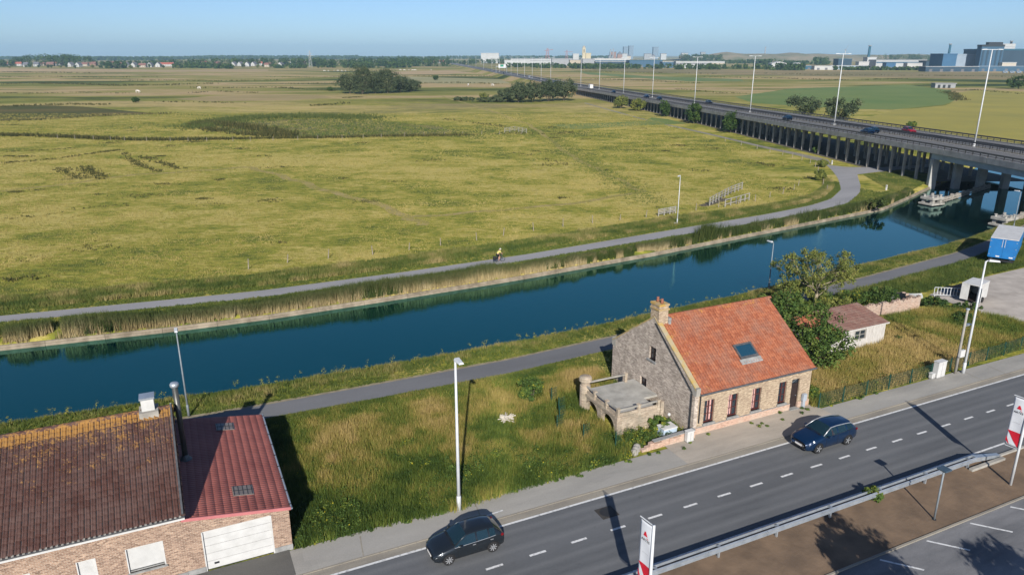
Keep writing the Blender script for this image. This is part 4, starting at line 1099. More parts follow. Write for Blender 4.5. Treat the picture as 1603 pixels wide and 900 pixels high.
# ================================================================== motorway viaduct
def xn(y):
    return 84.6 - 0.085 * (y - 144) - 0.0001 * (y - 144) ** 2 if y < 500 else 84.6 - 0.085 * 356 - 0.0001 * 356 ** 2 - 0.14 * (y - 500)
def zd(y): return float(np.interp(y, [60, 120, 148, 231, 275, 365, 500, 700, 3000], [7.3, 7.2, 7.0, 5.9, 5.4, 4.6, 3.8, 3.3, 3.2]))
def hdir(y):
    dx = xn(y + 2) - xn(y - 2); a = math.hypot(dx, 4)
    return dx / a, 4 / a
def hpt(y, off, dz=0.0): return (xn(y) + off, y, zd(y) + dz)
M_deck = asphalt('motorway_asphalt', (0.16, 0.158, 0.158), (0.12, 0.119, 0.12), scale=0.1)
M_beam = mat('viaduct_concrete', (0.40, 0.385, 0.36), (0.26, 0.25, 0.235), 0.5, 0.9, pos='world', bump=0.2)
M_col = mat('column_concrete', (0.36, 0.335, 0.29), (0.24, 0.22, 0.19), 0.6, 0.9, pos='world')
M_girder = mat('blue_grey_girder', (0.30, 0.36, 0.39), (0.22, 0.27, 0.30), 0.4, 0.6, pos='world')
M_rail_dark = mat('weathered_guard_rail', (0.11, 0.10, 0.095), (0.07, 0.065, 0.06), 0.5, 0.6, pos='world')
M_pier = mat('pier_concrete', (0.42, 0.42, 0.40), (0.30, 0.30, 0.285), 0.5, 0.85, pos='world')
V1 = thing('motorway_viaduct', (84.0, 148.0, 0), 0, 'long concrete motorway viaduct on many slender columns crossing the canal', 'viaduct')
VL = (-84.0, -148.0, 0)
ys = [60, 80, 100, 123, 148] + list(np.arange(160, 500, 12.0)) + list(range(500, 1000, 50)) + list(range(1000, 3001, 200))
def strip(o0, o1, dz, ya=60, yb=3000):
    yy = [y for y in ys if ya <= y <= yb]
    V = [hpt(y, o0, dz) for y in yy] + [hpt(y, o1, dz) for y in yy]; n = len(yy)
    return MB().add(V, [(n + i, n + i + 1, i + 1, i) for i in range(n - 1)][::1])
def slab(o0, o1, z0, z1, ya=60, yb=3000):
    yy = [y for y in ys if ya <= y <= yb]; n = len(yy)
    V = [hpt(y, o0, z0) for y in yy] + [hpt(y, o1, z0) for y in yy] + [hpt(y, o1, z1) for y in yy] + [hpt(y, o0, z1) for y in yy]
    F = []
    for i in range(n - 1):
        for a, b in ((0, 1), (1, 2), (2, 3), (3, 0)): F.append((a * n + i, b * n + i, b * n + i + 1, a * n + i + 1))
    F += [(0, 3 * n, 2 * n, n), (n - 1, 2 * n - 1, 3 * n - 1, 4 * n - 1)]
    return MB().add(V, F)
slab(0.35, 22.65, -0.55, 0.0).build('deck', M_deck, V1, loc=VL)
for (o0, o1) in ((1.2, 1.35), (10.1, 10.25), (12.75, 12.9), (21.6, 21.75)):
    strip(o0, o1, 0.006).build('lane_line', M_paint, V1, loc=VL)
mb = MB(); y = 100.0
while y < 900:
    for oc in (5.6, 17.3):
        mb.add([hpt(y, oc, 0.006), hpt(y, oc + 0.15, 0.006), hpt(y + 3, oc + 0.15, 0.006), hpt(y + 3, oc, 0.006)], [(0, 1, 2, 3)])
    y += 12.0
tag(mb.build('lane_dashes', M_paint, V1, loc=VL), kind='stuff')
strip(10.6, 12.4, 0.010).build('median_strip', mat('median_gravel', (0.15, 0.135, 0.11), (0.09, 0.085, 0.07), 0.3, pos='world'), V1, loc=VL)
# edge beams in segments with an open joint between them
y = 84.0
while y < 520:
    for o0, o1 in ((0.0, 0.34), (22.66, 23.0)):
        if o0 > 1 and y > 400: continue
        a, b = y, min(y + 11.9, 520)
        mb = MB()
        V = []
        for (yy) in (a, b):
            V += [hpt(yy, o0, -0.85), hpt(yy, o1, -0.85), hpt(yy, o1, 0.22), hpt(yy, o0, 0.22)]
        mb.add(V, [(0, 1, 2, 3), (7, 6, 5, 4), (4, 5, 1, 0), (5, 6, 2, 1), (6, 7, 3, 2), (7, 4, 0, 3)])
        mb.build('edge_beam', M_beam, V1, loc=VL)
    y += 12.0
slab(0.36, 22.64, -0.86, -0.56, 60, 520).build('soffit', M_col, V1, loc=VL)
# guard rails: near, two in the middle, far
for off, mt in ((0.18, M_rail_dark), (10.5, M_rail_dark), (12.5, M_rail_dark), (22.8, M_rail_dark)):
    slab(off - 0.05, off + 0.05, 0.72, 1.02, 84, 1400).build('guard_rail', mt, V1, loc=VL)
    slab(off - 0.03, off + 0.03, 0.40, 0.50, 84, 700).build('lower_rail', mt, V1, loc=VL)
    mb = MB(); y = 84.0
    while y < 480:
        p = hpt(y, off); mb.cbox(p[0], p[1], p[2] + 0.5, 0.12, 0.12, 1.0); y += 2.0
    tag(mb.build('rail_posts', mt, V1, loc=VL), kind='stuff')
# columns of the approach, three rows
y = 152.5
while y < 500:
    for off in (0.9, 8.0, 15.5):
        zt_ = zd(y) - 0.85
        mb = MB(); p = hpt(y, off); mb.box(p[0] - 0.24, p[0] + 0.24, y - 0.24, y + 0.24, -0.3, zt_)
        if off < 5 or y < 300:
            mb.build('column', M_col, V1, loc=VL)
    mb = MB(); a, b = hpt(y, 0.5, -1.05), hpt(y, 22.5, -1.05); mb.bar(a, b, 0.5, 0.38); mb.build('cross_beam', M_col, V1, loc=VL)
    y += 4.6
# canal span: girders, pier blades
for off in (0.5, 4.5, 8.5, 12.5, 16.5, 20.5):
    slab(off, off + 0.5, -2.0, -0.87, 80, 148).build('girder', M_girder, V1, loc=VL)
for yy in (147.5, 105.0):
    for off in (0.4, 5.4, 10.4, 15.4, 20.4):
        p = hpt(yy, off)
        mb = MB(); mb.box(p[0] - 0.1, p[0] + 1.35, yy - 0.55, yy + 0.55, -2.2, zd(yy) - 2.02); mb.build('pier', M_pier, V1, loc=VL, bevel=0.12)
    a, b = hpt(yy, 0.0, -2.2), hpt(yy, 22.5, -2.2)
mb = MB(); p = hpt(118, -0.02); mb.box(p[0] - 0.02 + 0.45, p[0] + 0.49, 115, 121, zd(118) - 1.75, zd(118) - 1.1); mb.build('blue_bridge_sign', mat('blue_sign', (0.05, 0.22, 0.5)), V1, loc=VL)
# embankment further out
mb = MB(); yy = list(range(500, 3001, 100)); n = len(yy)
V = []
for y in yy: V += [(xn(y) - 8.5, y, 0.0), (xn(y) + 0.1, y, zd(y) - 0.1), (xn(y) + 22.9, y, zd(y) - 0.1), (xn(y) + 31.5, y, 0.0)]
F = []
for i in range(n - 1):
    for k in range(3): F.append((4 * i + k, 4 * i + k + 1, 4 * i + 5 + k, 4 * i + 4 + k))
F.append((0, 3, 2, 1))
o = mb.add(V, F).build('motorway_embankment', M_ground); tag(o, kind='structure')
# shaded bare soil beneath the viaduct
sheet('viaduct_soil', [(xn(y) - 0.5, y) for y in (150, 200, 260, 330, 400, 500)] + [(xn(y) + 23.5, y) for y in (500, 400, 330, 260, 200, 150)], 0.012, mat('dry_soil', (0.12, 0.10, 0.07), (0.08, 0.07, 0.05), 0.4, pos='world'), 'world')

# motorway lamp posts in the median
LY = [151.9, 207.9, 264.5, 320.2, 378.3, 429.5, 482.4, 532.9, 644.2, 690.1, 739.1, 787.0, 836.7, 887.6, 945.0, 996.5, 1085.1, 1200.7, 1331.4, 1493.9, 1681.9, 1828.2, 2002.2]
mb = MB(); mb.tube([(0, 0, 0), (0, 0, 9), (0, 0, 19.0)], [0.17, 0.13, 0.09], 8); ME_POLE = mb.mesh('pole', True)
mb = MB(); mb.bar((-1.5, 0, 19.0), (1.5, 0, 19.0), 0.10, 0.10); ME_ARM = mb.mesh('cross_arm')
mb = MB(); mb.add([(-0.16, -0.55, 0), (0.16, -0.55, 0), (0.13, 0.55, 0.0), (-0.13, 0.55, 0), (-0.14, -0.5, 0.16), (0.14, -0.5, 0.16), (0.1, 0.5, 0.12), (-0.1, 0.5, 0.12)],
                  [(3, 2, 1, 0), (4, 5, 6, 7), (0, 1, 5, 4), (1, 2, 6, 5), (2, 3, 7, 6), (3, 0, 4, 7)]); ME_HEAD = mb.mesh('lamp_head')
mb = MB(); mb.lathe([(0.3, 0), (0.3, 0.25), (0.2, 0.8), (0.17, 0.82)], 10); ME_FOOT = mb.mesh('pole_base')
for me in (ME_POLE, ME_ARM, ME_HEAD, ME_FOOT): me.materials.append(M_lamp_white)
for i, y in enumerate(LY):
    dx, dy = hdir(y)
    lab = 'tall white twin-arm motorway lamp post, %s counting from the canal bridge' % ordinal(i)
    o = thing('motorway_lamp', hpt(y, 11.5), math.atan2(dy, dx) - math.pi / 2, lab, 'lamp post', 'lamp posts along the motorway median')
    link('pole', ME_POLE, None, o); link('cross_arm', ME_ARM, None, o); link('pole_base', ME_FOOT, None, o)
    for sx in (-1, 1): link('lamp_head', ME_HEAD, None, o, (sx * 1.7, 0, 18.96), R(90 * -sx))

# ------------------------------------------------------------------ ship fenders under the bridge
M_fender = mat('white_fender_concrete', (0.40, 0.385, 0.35), (0.25, 0.24, 0.215), 1.0, 0.85)
M_timber = mat('grey_fender_timber', (0.36, 0.33, 0.29), (0.25, 0.23, 0.2), 1.2, 0.9)
def dolphin(s, t, label):
    o = site_thing('mooring_dolphin', s, t, label, 'dolphin', 'mooring dolphins beside the bridge span', z=-1.0)
    for (x, y) in ((-1.0, -0.8), (1.0, -0.8), (1.0, 0.8), (-1.0, 0.8)):
        mb = MB(); mb.box(x - 0.28, x + 0.28, y - 0.28, y + 0.28, -1.2, 1.05); mb.build('pile', M_fender, o)
    mb = MB(); mb.box(-1.75, 1.75, -1.4, 1.4, 0.12, 0.42); mb.build('lower_ring', M_fender, o, bevel=0.05)
    mb = MB(); mb.box(-1.6, 1.6, -1.25, 1.25, 1.05, 1.5); mb.build('cap_slab', M_fender, o, bevel=0.05)
    for (x, y) in ((-1.1, -0.8), (0, -0.95), (1.1, -0.8), (1.1, 0.8), (-1.1, 0.8), (0.1, 0.2)):
        mb = MB(); mb.lathe([(0.2, 1.5), (0.16, 1.6), (0.16, 1.78), (0.26, 1.8), (0.26, 1.9), (0.05, 1.92)], 8, (x, y, 0)); mb.build('bollard', M_fender, o)
    return o
dolphin(112.4, 57.0, 'white concrete mooring dolphin near the far bank before the bridge')
dolphin(106.9, 40.6, 'white concrete mooring dolphin near the close bank behind the blue trailer')
def fender(p0, p1, label):
    o = site_thing('fender_beam', p0[0], p0[1], label, 'fender', z=-1.0)
    dx, dy = p1[0] - p0[0], p1[1] - p0[1]; ln = math.hypot(dx, dy); a = math.atan2(dy, dx)
    o.rotation_euler = (0, 0, TH + a)
    mb = MB(); mb.box(0, ln, -0.28, 0.28, 0.45, 0.78); mb.build('beam', M_timber, o)
    mb = MB(); mb.box(0, ln, -0.38, -0.30, 0.15, 0.36); mb.build('rubbing_strake', M_timber, o)
    n = int(ln / 2.6)
    for k in range(n + 1):
        x = 0.3 + k * (ln - 0.6) / n
        mb = MB(); mb.box(x - 0.16, x + 0.16, -0.29, 0.16, -1.2, 1.15 if k % 2 == 0 else 0.95); mb.build('pile', M_timber, o)
fender((114.6, 57.2), (139, 63.5), 'grey timber fender beam running from the far dolphin under the bridge')
fender((109.2, 41.0), (131, 47.5), 'grey timber fender beam running from the near dolphin under the bridge')

# ================================================================== lamps, posts, rails, fences
def street_lamp(s, t, h, label, style='white', rz=0.0, z=0.0, group=None):
    m_ = {'white': M_lamp_white, 'grey': M_lamp_grey, 'galv': M_galv}[style]
    o = site_thing('street_lamp', s, t, label, 'lamp post', group, z=z, rz=rz)
    r0 = 0.11 if h > 8 else 0.075
    mb = MB(); mb.tube([(0, 0, 0), (0, 0, h * 0.45), (0, 0, h - 0.1)], [r0, r0 * 0.8, r0 * 0.55], 10); mb.build('pole', m_, o, True)
    mb = MB(); mb.lathe([(r0 * 1.2, 0), (r0 * 1.2, 0.9), (r0 * 1.02, 0.95)], 10); mb.build('pole_base', m_, o, True)
    mb = MB(); mb.tube([(0, 0, h - 0.12), (0, -0.12, h - 0.04), (0, -0.3, h - 0.02)], r0 * 0.5, 6); mb.build('arm', m_, o)
    w = 0.34 if h > 8 else 0.26
    mb = MB(); mb.add([(-w / 2, -0.2, h - 0.06), (w / 2, -0.2, h - 0.06), (w * 0.4, -0.95, h - 0.03), (-w * 0.4, -0.95, h - 0.03),
                       (-w * 0.4, -0.22, h + 0.08), (w * 0.4, -0.22, h + 0.08), (w * 0.3, -0.9, h + 0.05), (-w * 0.3, -0.9, h + 0.05)],
                      [(0, 1, 2, 3), (7, 6, 5, 4), (0, 4, 5, 1), (1, 5, 6, 2), (2, 6, 7, 3), (3, 7, 4, 0)]); mb.build('lamp_head', m_ if style != 'grey' else M_lamp_white, o)
    return o
street_lamp(0.13, 5.3, 9.5, 'tall white street lamp rising behind the grey hatchback', 'white', z=0.04)
street_lamp(44.54, 5.2, 9.65, 'tall white street lamp beside the wooden meter pole', 'white', R(35), z=0.04)
street_lamp(-13.43, 24.34, 6.9, 'slim grey lamp post on the towpath behind the red garage roof', 'grey')
street_lamp(46.4, 29.05, 5.45, 'slim grey lamp post on the canal bank left of the sparse tree', 'grey', R(180))
street_lamp(100.9, 35.6, 5.8, 'slim grey lamp post on the canal bank behind the blue trailer', 'grey', R(180))
o = street_lamp(57.5, 59.9, 7.6, 'white lamp post on the far bank beside the cycle path', 'white', R(-60))
mb = MB(); mb.box(-0.8, -0.2, -0.25, 0.2, 0, 0.3); mb.build('base_block', M_white, o)
# meter pole
o = site_thing('meter_pole', 43.9, 5.45, 'concrete utility pole carrying a white meter box near the fence', 'pole', z=0.04)
mb = MB(); mb.tube([(0, 0, 0), (0, 0, 5.55)], [0.12, 0.085], 8); mb.build('pole', M_conc, o, True)
mb = MB(); mb.box(-0.25, 0.3, -0.32, -0.1, 1.55, 2.15); mb.build('meter_box', M_white, o, bevel=0.02)
mb = MB(); mb.bar((0, 0, 4.1), (0.75, 0.1, 4.1), 0.05); mb.box(0.35, 0.85, -0.02, 0.2, 4.1, 4.22); mb.build('camera_arm', M_galv, o)
mb = MB(); mb.lathe([(0.1, 5.55), (0.16, 5.58), (0.12, 5.66), (0.02, 5.68)], 8); mb.build('cap', M_galv, o)
# parking lot lamp
o = thing('parking_lamp', (23.85, 35.14, 0.0), TH, 'short dark lamp post with square head on the bare earth strip', 'lamp post')
mb = MB(); mb.tube([(0, 0, 0), (0, 0, 3.2)], 0.055, 8); mb.build('pole', M_lamp_grey, o, True)
mb = MB(); mb.box(-0.27, 0.27, -0.27, 0.27, 3.2, 3.3); mb.build('lamp_head', mat('dark_blue_head', (0.05, 0.08, 0.11), None, 3, 0.4), o, bevel=0.02)
mb = MB(); mb.lathe([(0.12, 0), (0.12, 0.03), (0.07, 0.05)], 10); mb.build('foot_plate', M_dark, o)

# ------------------------------------------------------------------ guard rail along the near lane
GR = site_thing('guard_rail', 4.0, -4.3, 'galvanised double guard rail between the road and the bare earth', 'guard rail')
prof = [(-0.04, 0.44), (0.045, 0.48), (0.045, 0.54), (-0.035, 0.585), (-0.035, 0.615), (0.045, 0.66), (0.045, 0.72), (-0.04, 0.76)]
k = 0
s_ = -22.0
while s_ < 30.5:
    for side, tt_ in ((1, 0.17), (-1, -0.17)):
        mb = MB(); V = []; n = len(prof)
        x0_, x1_ = s_ - 4.0, min(s_ + 4.02, 31.4) - 4.0
        for xx in (x0_, x1_): V += [(xx, tt_ + side * p[0], p[1]) for p in prof]
        mb.add(V, [(i, i + 1, n + i + 1, n + i) for i in range(n - 1)])
        mb.build('rail_beam', M_galv, GR)
    s_ += 4.0
s_ = -21.2
while s_ < 31.2:
    mb = MB(); mb.box(s_ - 4.05, s_ - 3.95, -0.06, 0.06, 0, 0.74); mb.box(s_ - 4.07, s_ - 3.93, -0.14, 0.14, 0.50, 0.70); mb.build('rail_post', M_galv, GR)
    s_ += 4.01
mb = MB(); mb.add([(27.4, -0.2, 0.44), (27.4, 0.2, 0.44), (30.2, 0.25, 0.0), (30.2, -0.05, 0.0), (27.4, -0.2, 0.76), (27.4, 0.2, 0.76), (30.2, 0.25, 0.16), (30.2, -0.05, 0.16)],
                  [(3, 2, 1, 0), (4, 5, 6, 7), (0, 1, 5, 4), (1, 2, 6, 5), (2, 3, 7, 6), (3, 0, 4, 7)]); mb.build('end_ramp', M_galv, GR)
o = site_thing('concrete_edging', 32.5, -4.6, 'weathered concrete edging block beyond the guard rail end', 'edging')
mb = MB(); mb.box(-1.7, 1.6, -0.14, 0.14, 0, 0.17); mb.build('block', M_conc, o, bevel=0.03)
mb = MB(); mb.box(1.75, 4.4, 0.25, 0.45, 0, 0.12); mb.build('far_block', M_conc, o, bevel=0.03)

# ------------------------------------------------------------------ banner flags
FNT = bpy.data.curves.new('tmp', 'FONT')
M_banner = mat('banner_white', (0.62, 0.64, 0.67), (0.55, 0.57, 0.60), 1.0, 0.6)
M_red = mat('banner_red', (0.55, 0.012, 0.03), None, 1.0, 0.6)
M_black = mat('banner_black', (0.02, 0.02, 0.022), None, 1.0, 0.6)
M_grey_print = mat('banner_grey_print', (0.38, 0.39, 0.40), None, 1.0, 0.6)
def text_mesh(body, size, name):
    cu = bpy.data.curves.new(name, 'FONT'); cu.body = body; cu.size = size; cu.align_x = 'CENTER'; cu.space_character = 1.1; cu.offset = size * 0.02
    ob = bpy.data.objects.new(name, cu); COL.objects.link(ob)
    dg = bpy.context.evaluated_depsgraph_get()
    me = bpy.data.meshes.new_from_object(ob.evaluated_get(dg))
    bpy.data.objects.remove(ob); bpy.data.curves.remove(cu)
    return me
bpy.data.curves.remove(FNT)
ME_ARTES = text_mesh('ARTES', 0.17, 'lettering'); ME_ARTES.materials.append(M_black)
def banner(s, t, label):
    o = site_thing('banner_flag', s, t, label, 'banner', 'company banners along the parking lot')
    mb = MB(); mb.tube([(0, 0, 0), (0, 0, 5.75)], [0.085, 0.065], 10); mb.build('pole', M_lamp_white, o, True)
    mb = MB(); mb.tube([(0, 0, 5.70), (-0.10, 0.86, 5.70)], 0.028, 6); mb.build('top_arm', M_lamp_white, o)
    mb = MB(); mb.tube([(0, 0, 2.42), (-0.09, 0.76, 2.42)], 0.02, 6); mb.build('bottom_arm', M_lamp_white, o)
    # cloth: plane x ~ 0, spanning y 0.08..0.80, z 2.5..5.62, with a slight belly
    def cl(y, z): return (-0.115 * y + 0.03 * math.sin(z * 2.1) * math.sin(math.pi * (y - 0.08) / 0.74), y, z)
    ny, nz = 8, 24
    V = [cl(0.08 + 0.72 * i / ny, 2.5 + 3.12 * j / nz) for j in range(nz + 1) for i in range(ny + 1)]
    F = [(j * (ny + 1) + i, j * (ny + 1) + i + 1, (j + 1) * (ny + 1) + i + 1, (j + 1) * (ny + 1) + i) for j in range(nz) for i in range(ny)]
    c = MB().add(V, F).build('flag_cloth', M_banner, o, True)
    md = c.modifiers.new('thickness', 'SOLIDIFY'); md.thickness = 0.006; md.offset = 0
    def pr(y, z, d=-0.016): 
        p = cl(y, z); return (p[0] + d, p[1], p[2])
    def patch(poly, name, m_, n=6):
        # poly: quads in (y, z), split so that it follows the cloth
        mb = MB()
        for (a, b, c_, d_) in poly:
            for i in range(n):
                for j in range(n):
                    def L2(u, v):
                        y = (a[0] * (1 - u) + b[0] * u) * (1 - v) + (d_[0] * (1 - u) + c_[0] * u) * v
                        z = (a[1] * (1 - u) + b[1] * u) * (1 - v) + (d_[1] * (1 - u) + c_[1] * u) * v
                        return pr(y, z)
                    mb.add([L2(i / n, j / n), L2((i + 1) / n, j / n), L2((i + 1) / n, (j + 1) / n), L2(i / n, (j + 1) / n)], [(0, 1, 2, 3)])
        mb.build(name, m_, c)
    # seen from the -s side the pole is on the right: y 0.80 is the left edge
    patch([((0.08, 2.5), (0.08, 3.45), (0.80, 3.45), (0.42, 2.9))], 'red_field', M_red)
    patch([((0.80, 2.75), (0.80, 3.05), (0.66, 2.78), (0.55, 2.55))], 'red_stripe', M_red)
    patch([((0.47, 5.17), (0.40, 5.17), (0.30, 4.93), (0.56, 4.93)), ((0.36, 4.90), (0.36, 4.90), (0.24, 4.82), (0.33, 4.82))], 'logo_mark', M_red)
    lt = link('lettering', ME_ARTES, None, c, pr(0.43, 4.66, -0.014))
    lt.rotation_euler = (R(90), 0, R(-90) + 0.115)
    patch([((0.62, 4.02), (0.24, 4.02), (0.24, 4.035), (0.62, 4.035))], 'small_print', M_grey_print)
    return o
banner(4.42, -7.05, 'white and red company banner on a pole before the near lane dashes')
banner(31.5, -6.65, 'white and red company banner on a pole by the guard rail end')

# ------------------------------------------------------------------ green mesh fence along the pavement
M_green = mat('green_fence_paint', (0.018, 0.07, 0.05), (0.012, 0.05, 0.036), 3, 0.5)
FN = site_thing('mesh_fence', 40.0, 5.85, 'dark green wire mesh fence between the pavement and the tall dry grass', 'fence')
fx = [28.9 + 2.5 * k for k in range(13)]
def fy(s): return 5.78 + max(0, (s - 40)) * 0.035
for k, s_ in enumerate(fx):
    mb = MB(); mb.box(s_ - 40 - 0.035, s_ - 40 + 0.035, fy(s_) - 5.85 - 0.03, fy(s_) - 5.85 + 0.03, 0, 1.28); mb.build('post', M_green, FN)
    if k == len(fx) - 1: break
    a, b = (s_ - 40, fy(s_) - 5.85), (fx[k + 1] - 40, fy(fx[k + 1]) - 5.85)
    mb = MB()
    for j in range(7):
        z = 0.08 + j * 0.18; mb.bar((a[0], a[1], z), (b[0], b[1], z), 0.012)
    for j in range(1, 26):
        f = j / 26; mb.bar((a[0] + (b[0] - a[0]) * f, a[1] + (b[1] - a[1]) * f, 0.03), (a[0] + (b[0] - a[0]) * f, a[1] + (b[1] - a[1]) * f, 1.2), 0.010)
    mb.build('mesh_panel', M_green, FN)
# remains of a garden fence in the vacant lot
for k, (s_, t_) in enumerate(((10.6, 9.0), (9.6, 10.9), (11.3, 14.9), (11.0, 13.2), (10.4, 12.0), (12.0, 7.2))):
    nm = ['beside the pavement edge', 'in the middle of the dry grass', 'close to the round shrub', 'just below the round shrub', 'between the shrub and the pavement', 'nearest the terrace front'][k]
    o = site_thing('garden_fence_post', s_, t_, 'green garden fence post %s in the vacant lot' % nm, 'fence post', 'old garden fence posts in the vacant lot')
    mb = MB(); mb.box(-0.03, 0.03, -0.03, 0.03, 0, 1.35); mb.build('post', M_green, o)
    mb = MB()
    for j in range(5): mb.bar((0, 0, 0.4 + j * 0.2), (0.6, 0.25, 0.35 + j * 0.2), 0.014)
    for j in range(1, 5): mb.bar((0.15 * j, 0.0625 * j, 0.3), (0.15 * j, 0.0625 * j, 1.25), 0.012)
    mb.build('mesh_scrap', M_green, o)

# ------------------------------------------------------------------ meadow fences and cattle pen
M_postwood = mat('grey_wood', (0.30, 0.26, 0.20), (0.19, 0.165, 0.125), 4, 0.9)
mb = MB(); mb.tube([(0, 0, -0.1), (0.02, 0.0, 1.15)], [0.075, 0.06], 6); ME_POST = mb.mesh('fence_post'); ME_POST.materials.append(M_postwood)
PL = [(-29.19, 85.9), (-26.45, 87.91), (-22.95, 89.4), (-20.36, 90.31), (-16.17, 91.88), (-13.59, 93.82), (-10.94, 96.19), (-10.14, 96.89), (-6.69, 97.95), (-1.62, 102.43), (6.96, 109.9), (15.92, 113.56), (22.49, 114.99), (27.57, 118.46), (28.74, 118.97), (29.93, 119.49), (31.23, 120.01), (32.38, 119.49)]
pf = [(-5.44, 62.51), (-0.19, 63.53), (5.23, 63.31), (12.42, 62.37), (18.84, 63.42), (23.58, 63.54), (29.82, 64.75), (39.92, 66.3), (49.92, 66.52), (57.27, 66.19), (69.23, 67.31), (81.41, 69.03), (95.34, 73.72), (109.5, 83.73)]
cum = [0.0]
for i in range(1, len(pf)): cum.append(cum[-1] + math.hypot(pf[i][0] - pf[i - 1][0], pf[i][1] - pf[i - 1][1]))
npost = int(cum[-1] / 5.2)
for k in range(npost):
    d = k * 5.2 + rnd.uniform(-0.4, 0.4)
    s_ = float(np.interp(d, cum, [p[0] for p in pf])); t_ = float(np.interp(d, cum, [p[1] for p in pf]))
    o = link('fence_post', ME_POST, None, None, S(s_, t_, 0), rnd.uniform(0, 6)); o.rotation_euler = (rnd.gauss(0, 0.05), rnd.gauss(0, 0.06), 0); o.scale = (1, 1, rnd.uniform(0.8, 1.15))
    tag(o, 'grey wooden meadow fence post behind the cycle path, %s from the left' % ordinal(k), 'fence post', 'meadow fence posts behind the cycle path')
pg = [(-142.56, 231.4), (-116.95, 224.31), (-91, 222.6), (-66.89, 226.04), (-48.39, 231.4), (-33.12, 237.01), (-20.98, 238.94), (-8.71, 242.89), (12.38, 244.91)]
cum = [0.0]
for i in range(1, len(pg)): cum.append(cum[-1] + math.hypot(pg[i][0] - pg[i - 1][0], pg[i][1] - pg[i - 1][1]))
for k in range(int(cum[-1] / 6.5)):
    d = k * 6.5 + rnd.uniform(-1, 1)
    x_ = float(np.interp(d, cum, [p[0] for p in pg])); y_ = float(np.interp(d, cum, [p[1] for p in pg]))
    o = link('fence_post', ME_POST, None, None, (x_, y_, 0))
    o.scale = (1.3, 1.3, 1.1)
    tag(o, 'small wooden post along the reedy ditch mid-meadow, %s from the left' % ordinal(k), 'fence post', 'posts along the reedy meadow ditch')
ph = [(60.41, 138.55), (62.6, 145.73), (65.96, 155.34), (68.26, 162.44), (70.76, 170.19), (72.03, 176.48), (72.14, 182.07), (71.49, 186.79), (70.8, 191.75), (69.22, 196.98), (68.01, 203.9), (66.27, 212.85), (64.36, 222.6)]
for k, (x_, y_) in enumerate(ph):
    o = link('fence_post', ME_POST, None, None, (x_, y_, 0)); o.scale = (1.1, 1.1, 1.1)
    tag(o, 'wooden post along the path bend by the viaduct, %s from the bend' % ordinal(k), 'fence post', 'posts along the path to the viaduct')
def rail_fence(pts, h, rails, label, name, cat='fence', posts=1.8, base=(0, 0)):
    o = site_thing(name, pts[0][0], pts[0][1], label, cat)
    bx, by = pts[0]
    for (a, b) in zip(pts[:-1], pts[1:]):
        ln = math.hypot(b[0] - a[0], b[1] - a[1]); n = max(1, int(round(ln / posts)))
        for k in range(n + 1):
            f = k / n; mb = MB(); x, y = a[0] + (b[0] - a[0]) * f - bx, a[1] + (b[1] - a[1]) * f - by
            mb.box(x - 0.07, x + 0.07, y - 0.07, y + 0.07, 0, h); mb.build('post', M_pale, o)
        for r_ in range(rails):
            z = h * (0.35 + 0.6 * r_ / max(1, rails - 1))
            mb = MB(); mb.bar((a[0] - bx, a[1] - by - 0.09, z), (b[0] - bx, b[1] - by - 0.09, z), 0.05, 0.13); mb.build('rail', M_pale, o)
    return o
M_pale = mat('bleached_wood', (0.36, 0.34, 0.30), (0.25, 0.235, 0.205), 3, 0.9)
rail_fence([(71.9, 69.6), (78.0, 73.6), (83.0, 76.8), (88.0, 79.4)], 1.5, 3, 'long bleached wooden side of the cattle pen in the meadow', 'cattle_pen_rail')
rail_fence([(73.6, 67.6), (77.2, 68.9), (81.6, 70.5)], 1.35, 2, 'short bleached wooden side of the cattle pen nearest the path', 'cattle_pen_rail')
o = rail_fence([(58.6, 66.2), (62.6, 67.0)], 1.2, 4, 'pale barred field gate behind the white far-bank lamp post', 'field_gate', 'gate', 1.3)
rail_fence([(91.72, 197.67), (96.68, 200.07), (97.41, 192.67)], 1.6, 3, 'small pale wooden gate far out in the meadow', 'field_gate', 'gate', 2.5)
o = site_thing('earth_ramp', 70.6, 69.0, 'dark trampled ramp boards inside the cattle pen', 'ramp')
mb = MB(); mb.add([(0, 0, 0.02), (9, 3.6, 0.02), (8.2, 5.2, 0.05), (-0.6, 1.4, 0.05)], [(0, 1, 2, 3)]); mb.build('boards', mat('dark_boards', (0.09, 0.075, 0.06)), o)
mb = MB()
# marker posts by the path bend
for (px_, lab) in (((76.38, 174.33), 'white marker post at the path junction under the viaduct left side'), ((82.94, 174.33), 'white marker post on the verge right of the path junction'), ((72.49, 139.93), 'small white marker stone on the grass bank before the pier')):
    o = thing('marker_post', (px_[0], px_[1], 0), TH, lab, 'marker')
    mb = MB(); mb.box(-0.12, 0.12, -0.12, 0.12, 0, 1.0); mb.build('post', M_white, o, bevel=0.02)
    mb = MB(); mb.box(-0.125, 0.125, -0.125, 0.125, 0.72, 0.82); mb.build('band', M_dark, o)

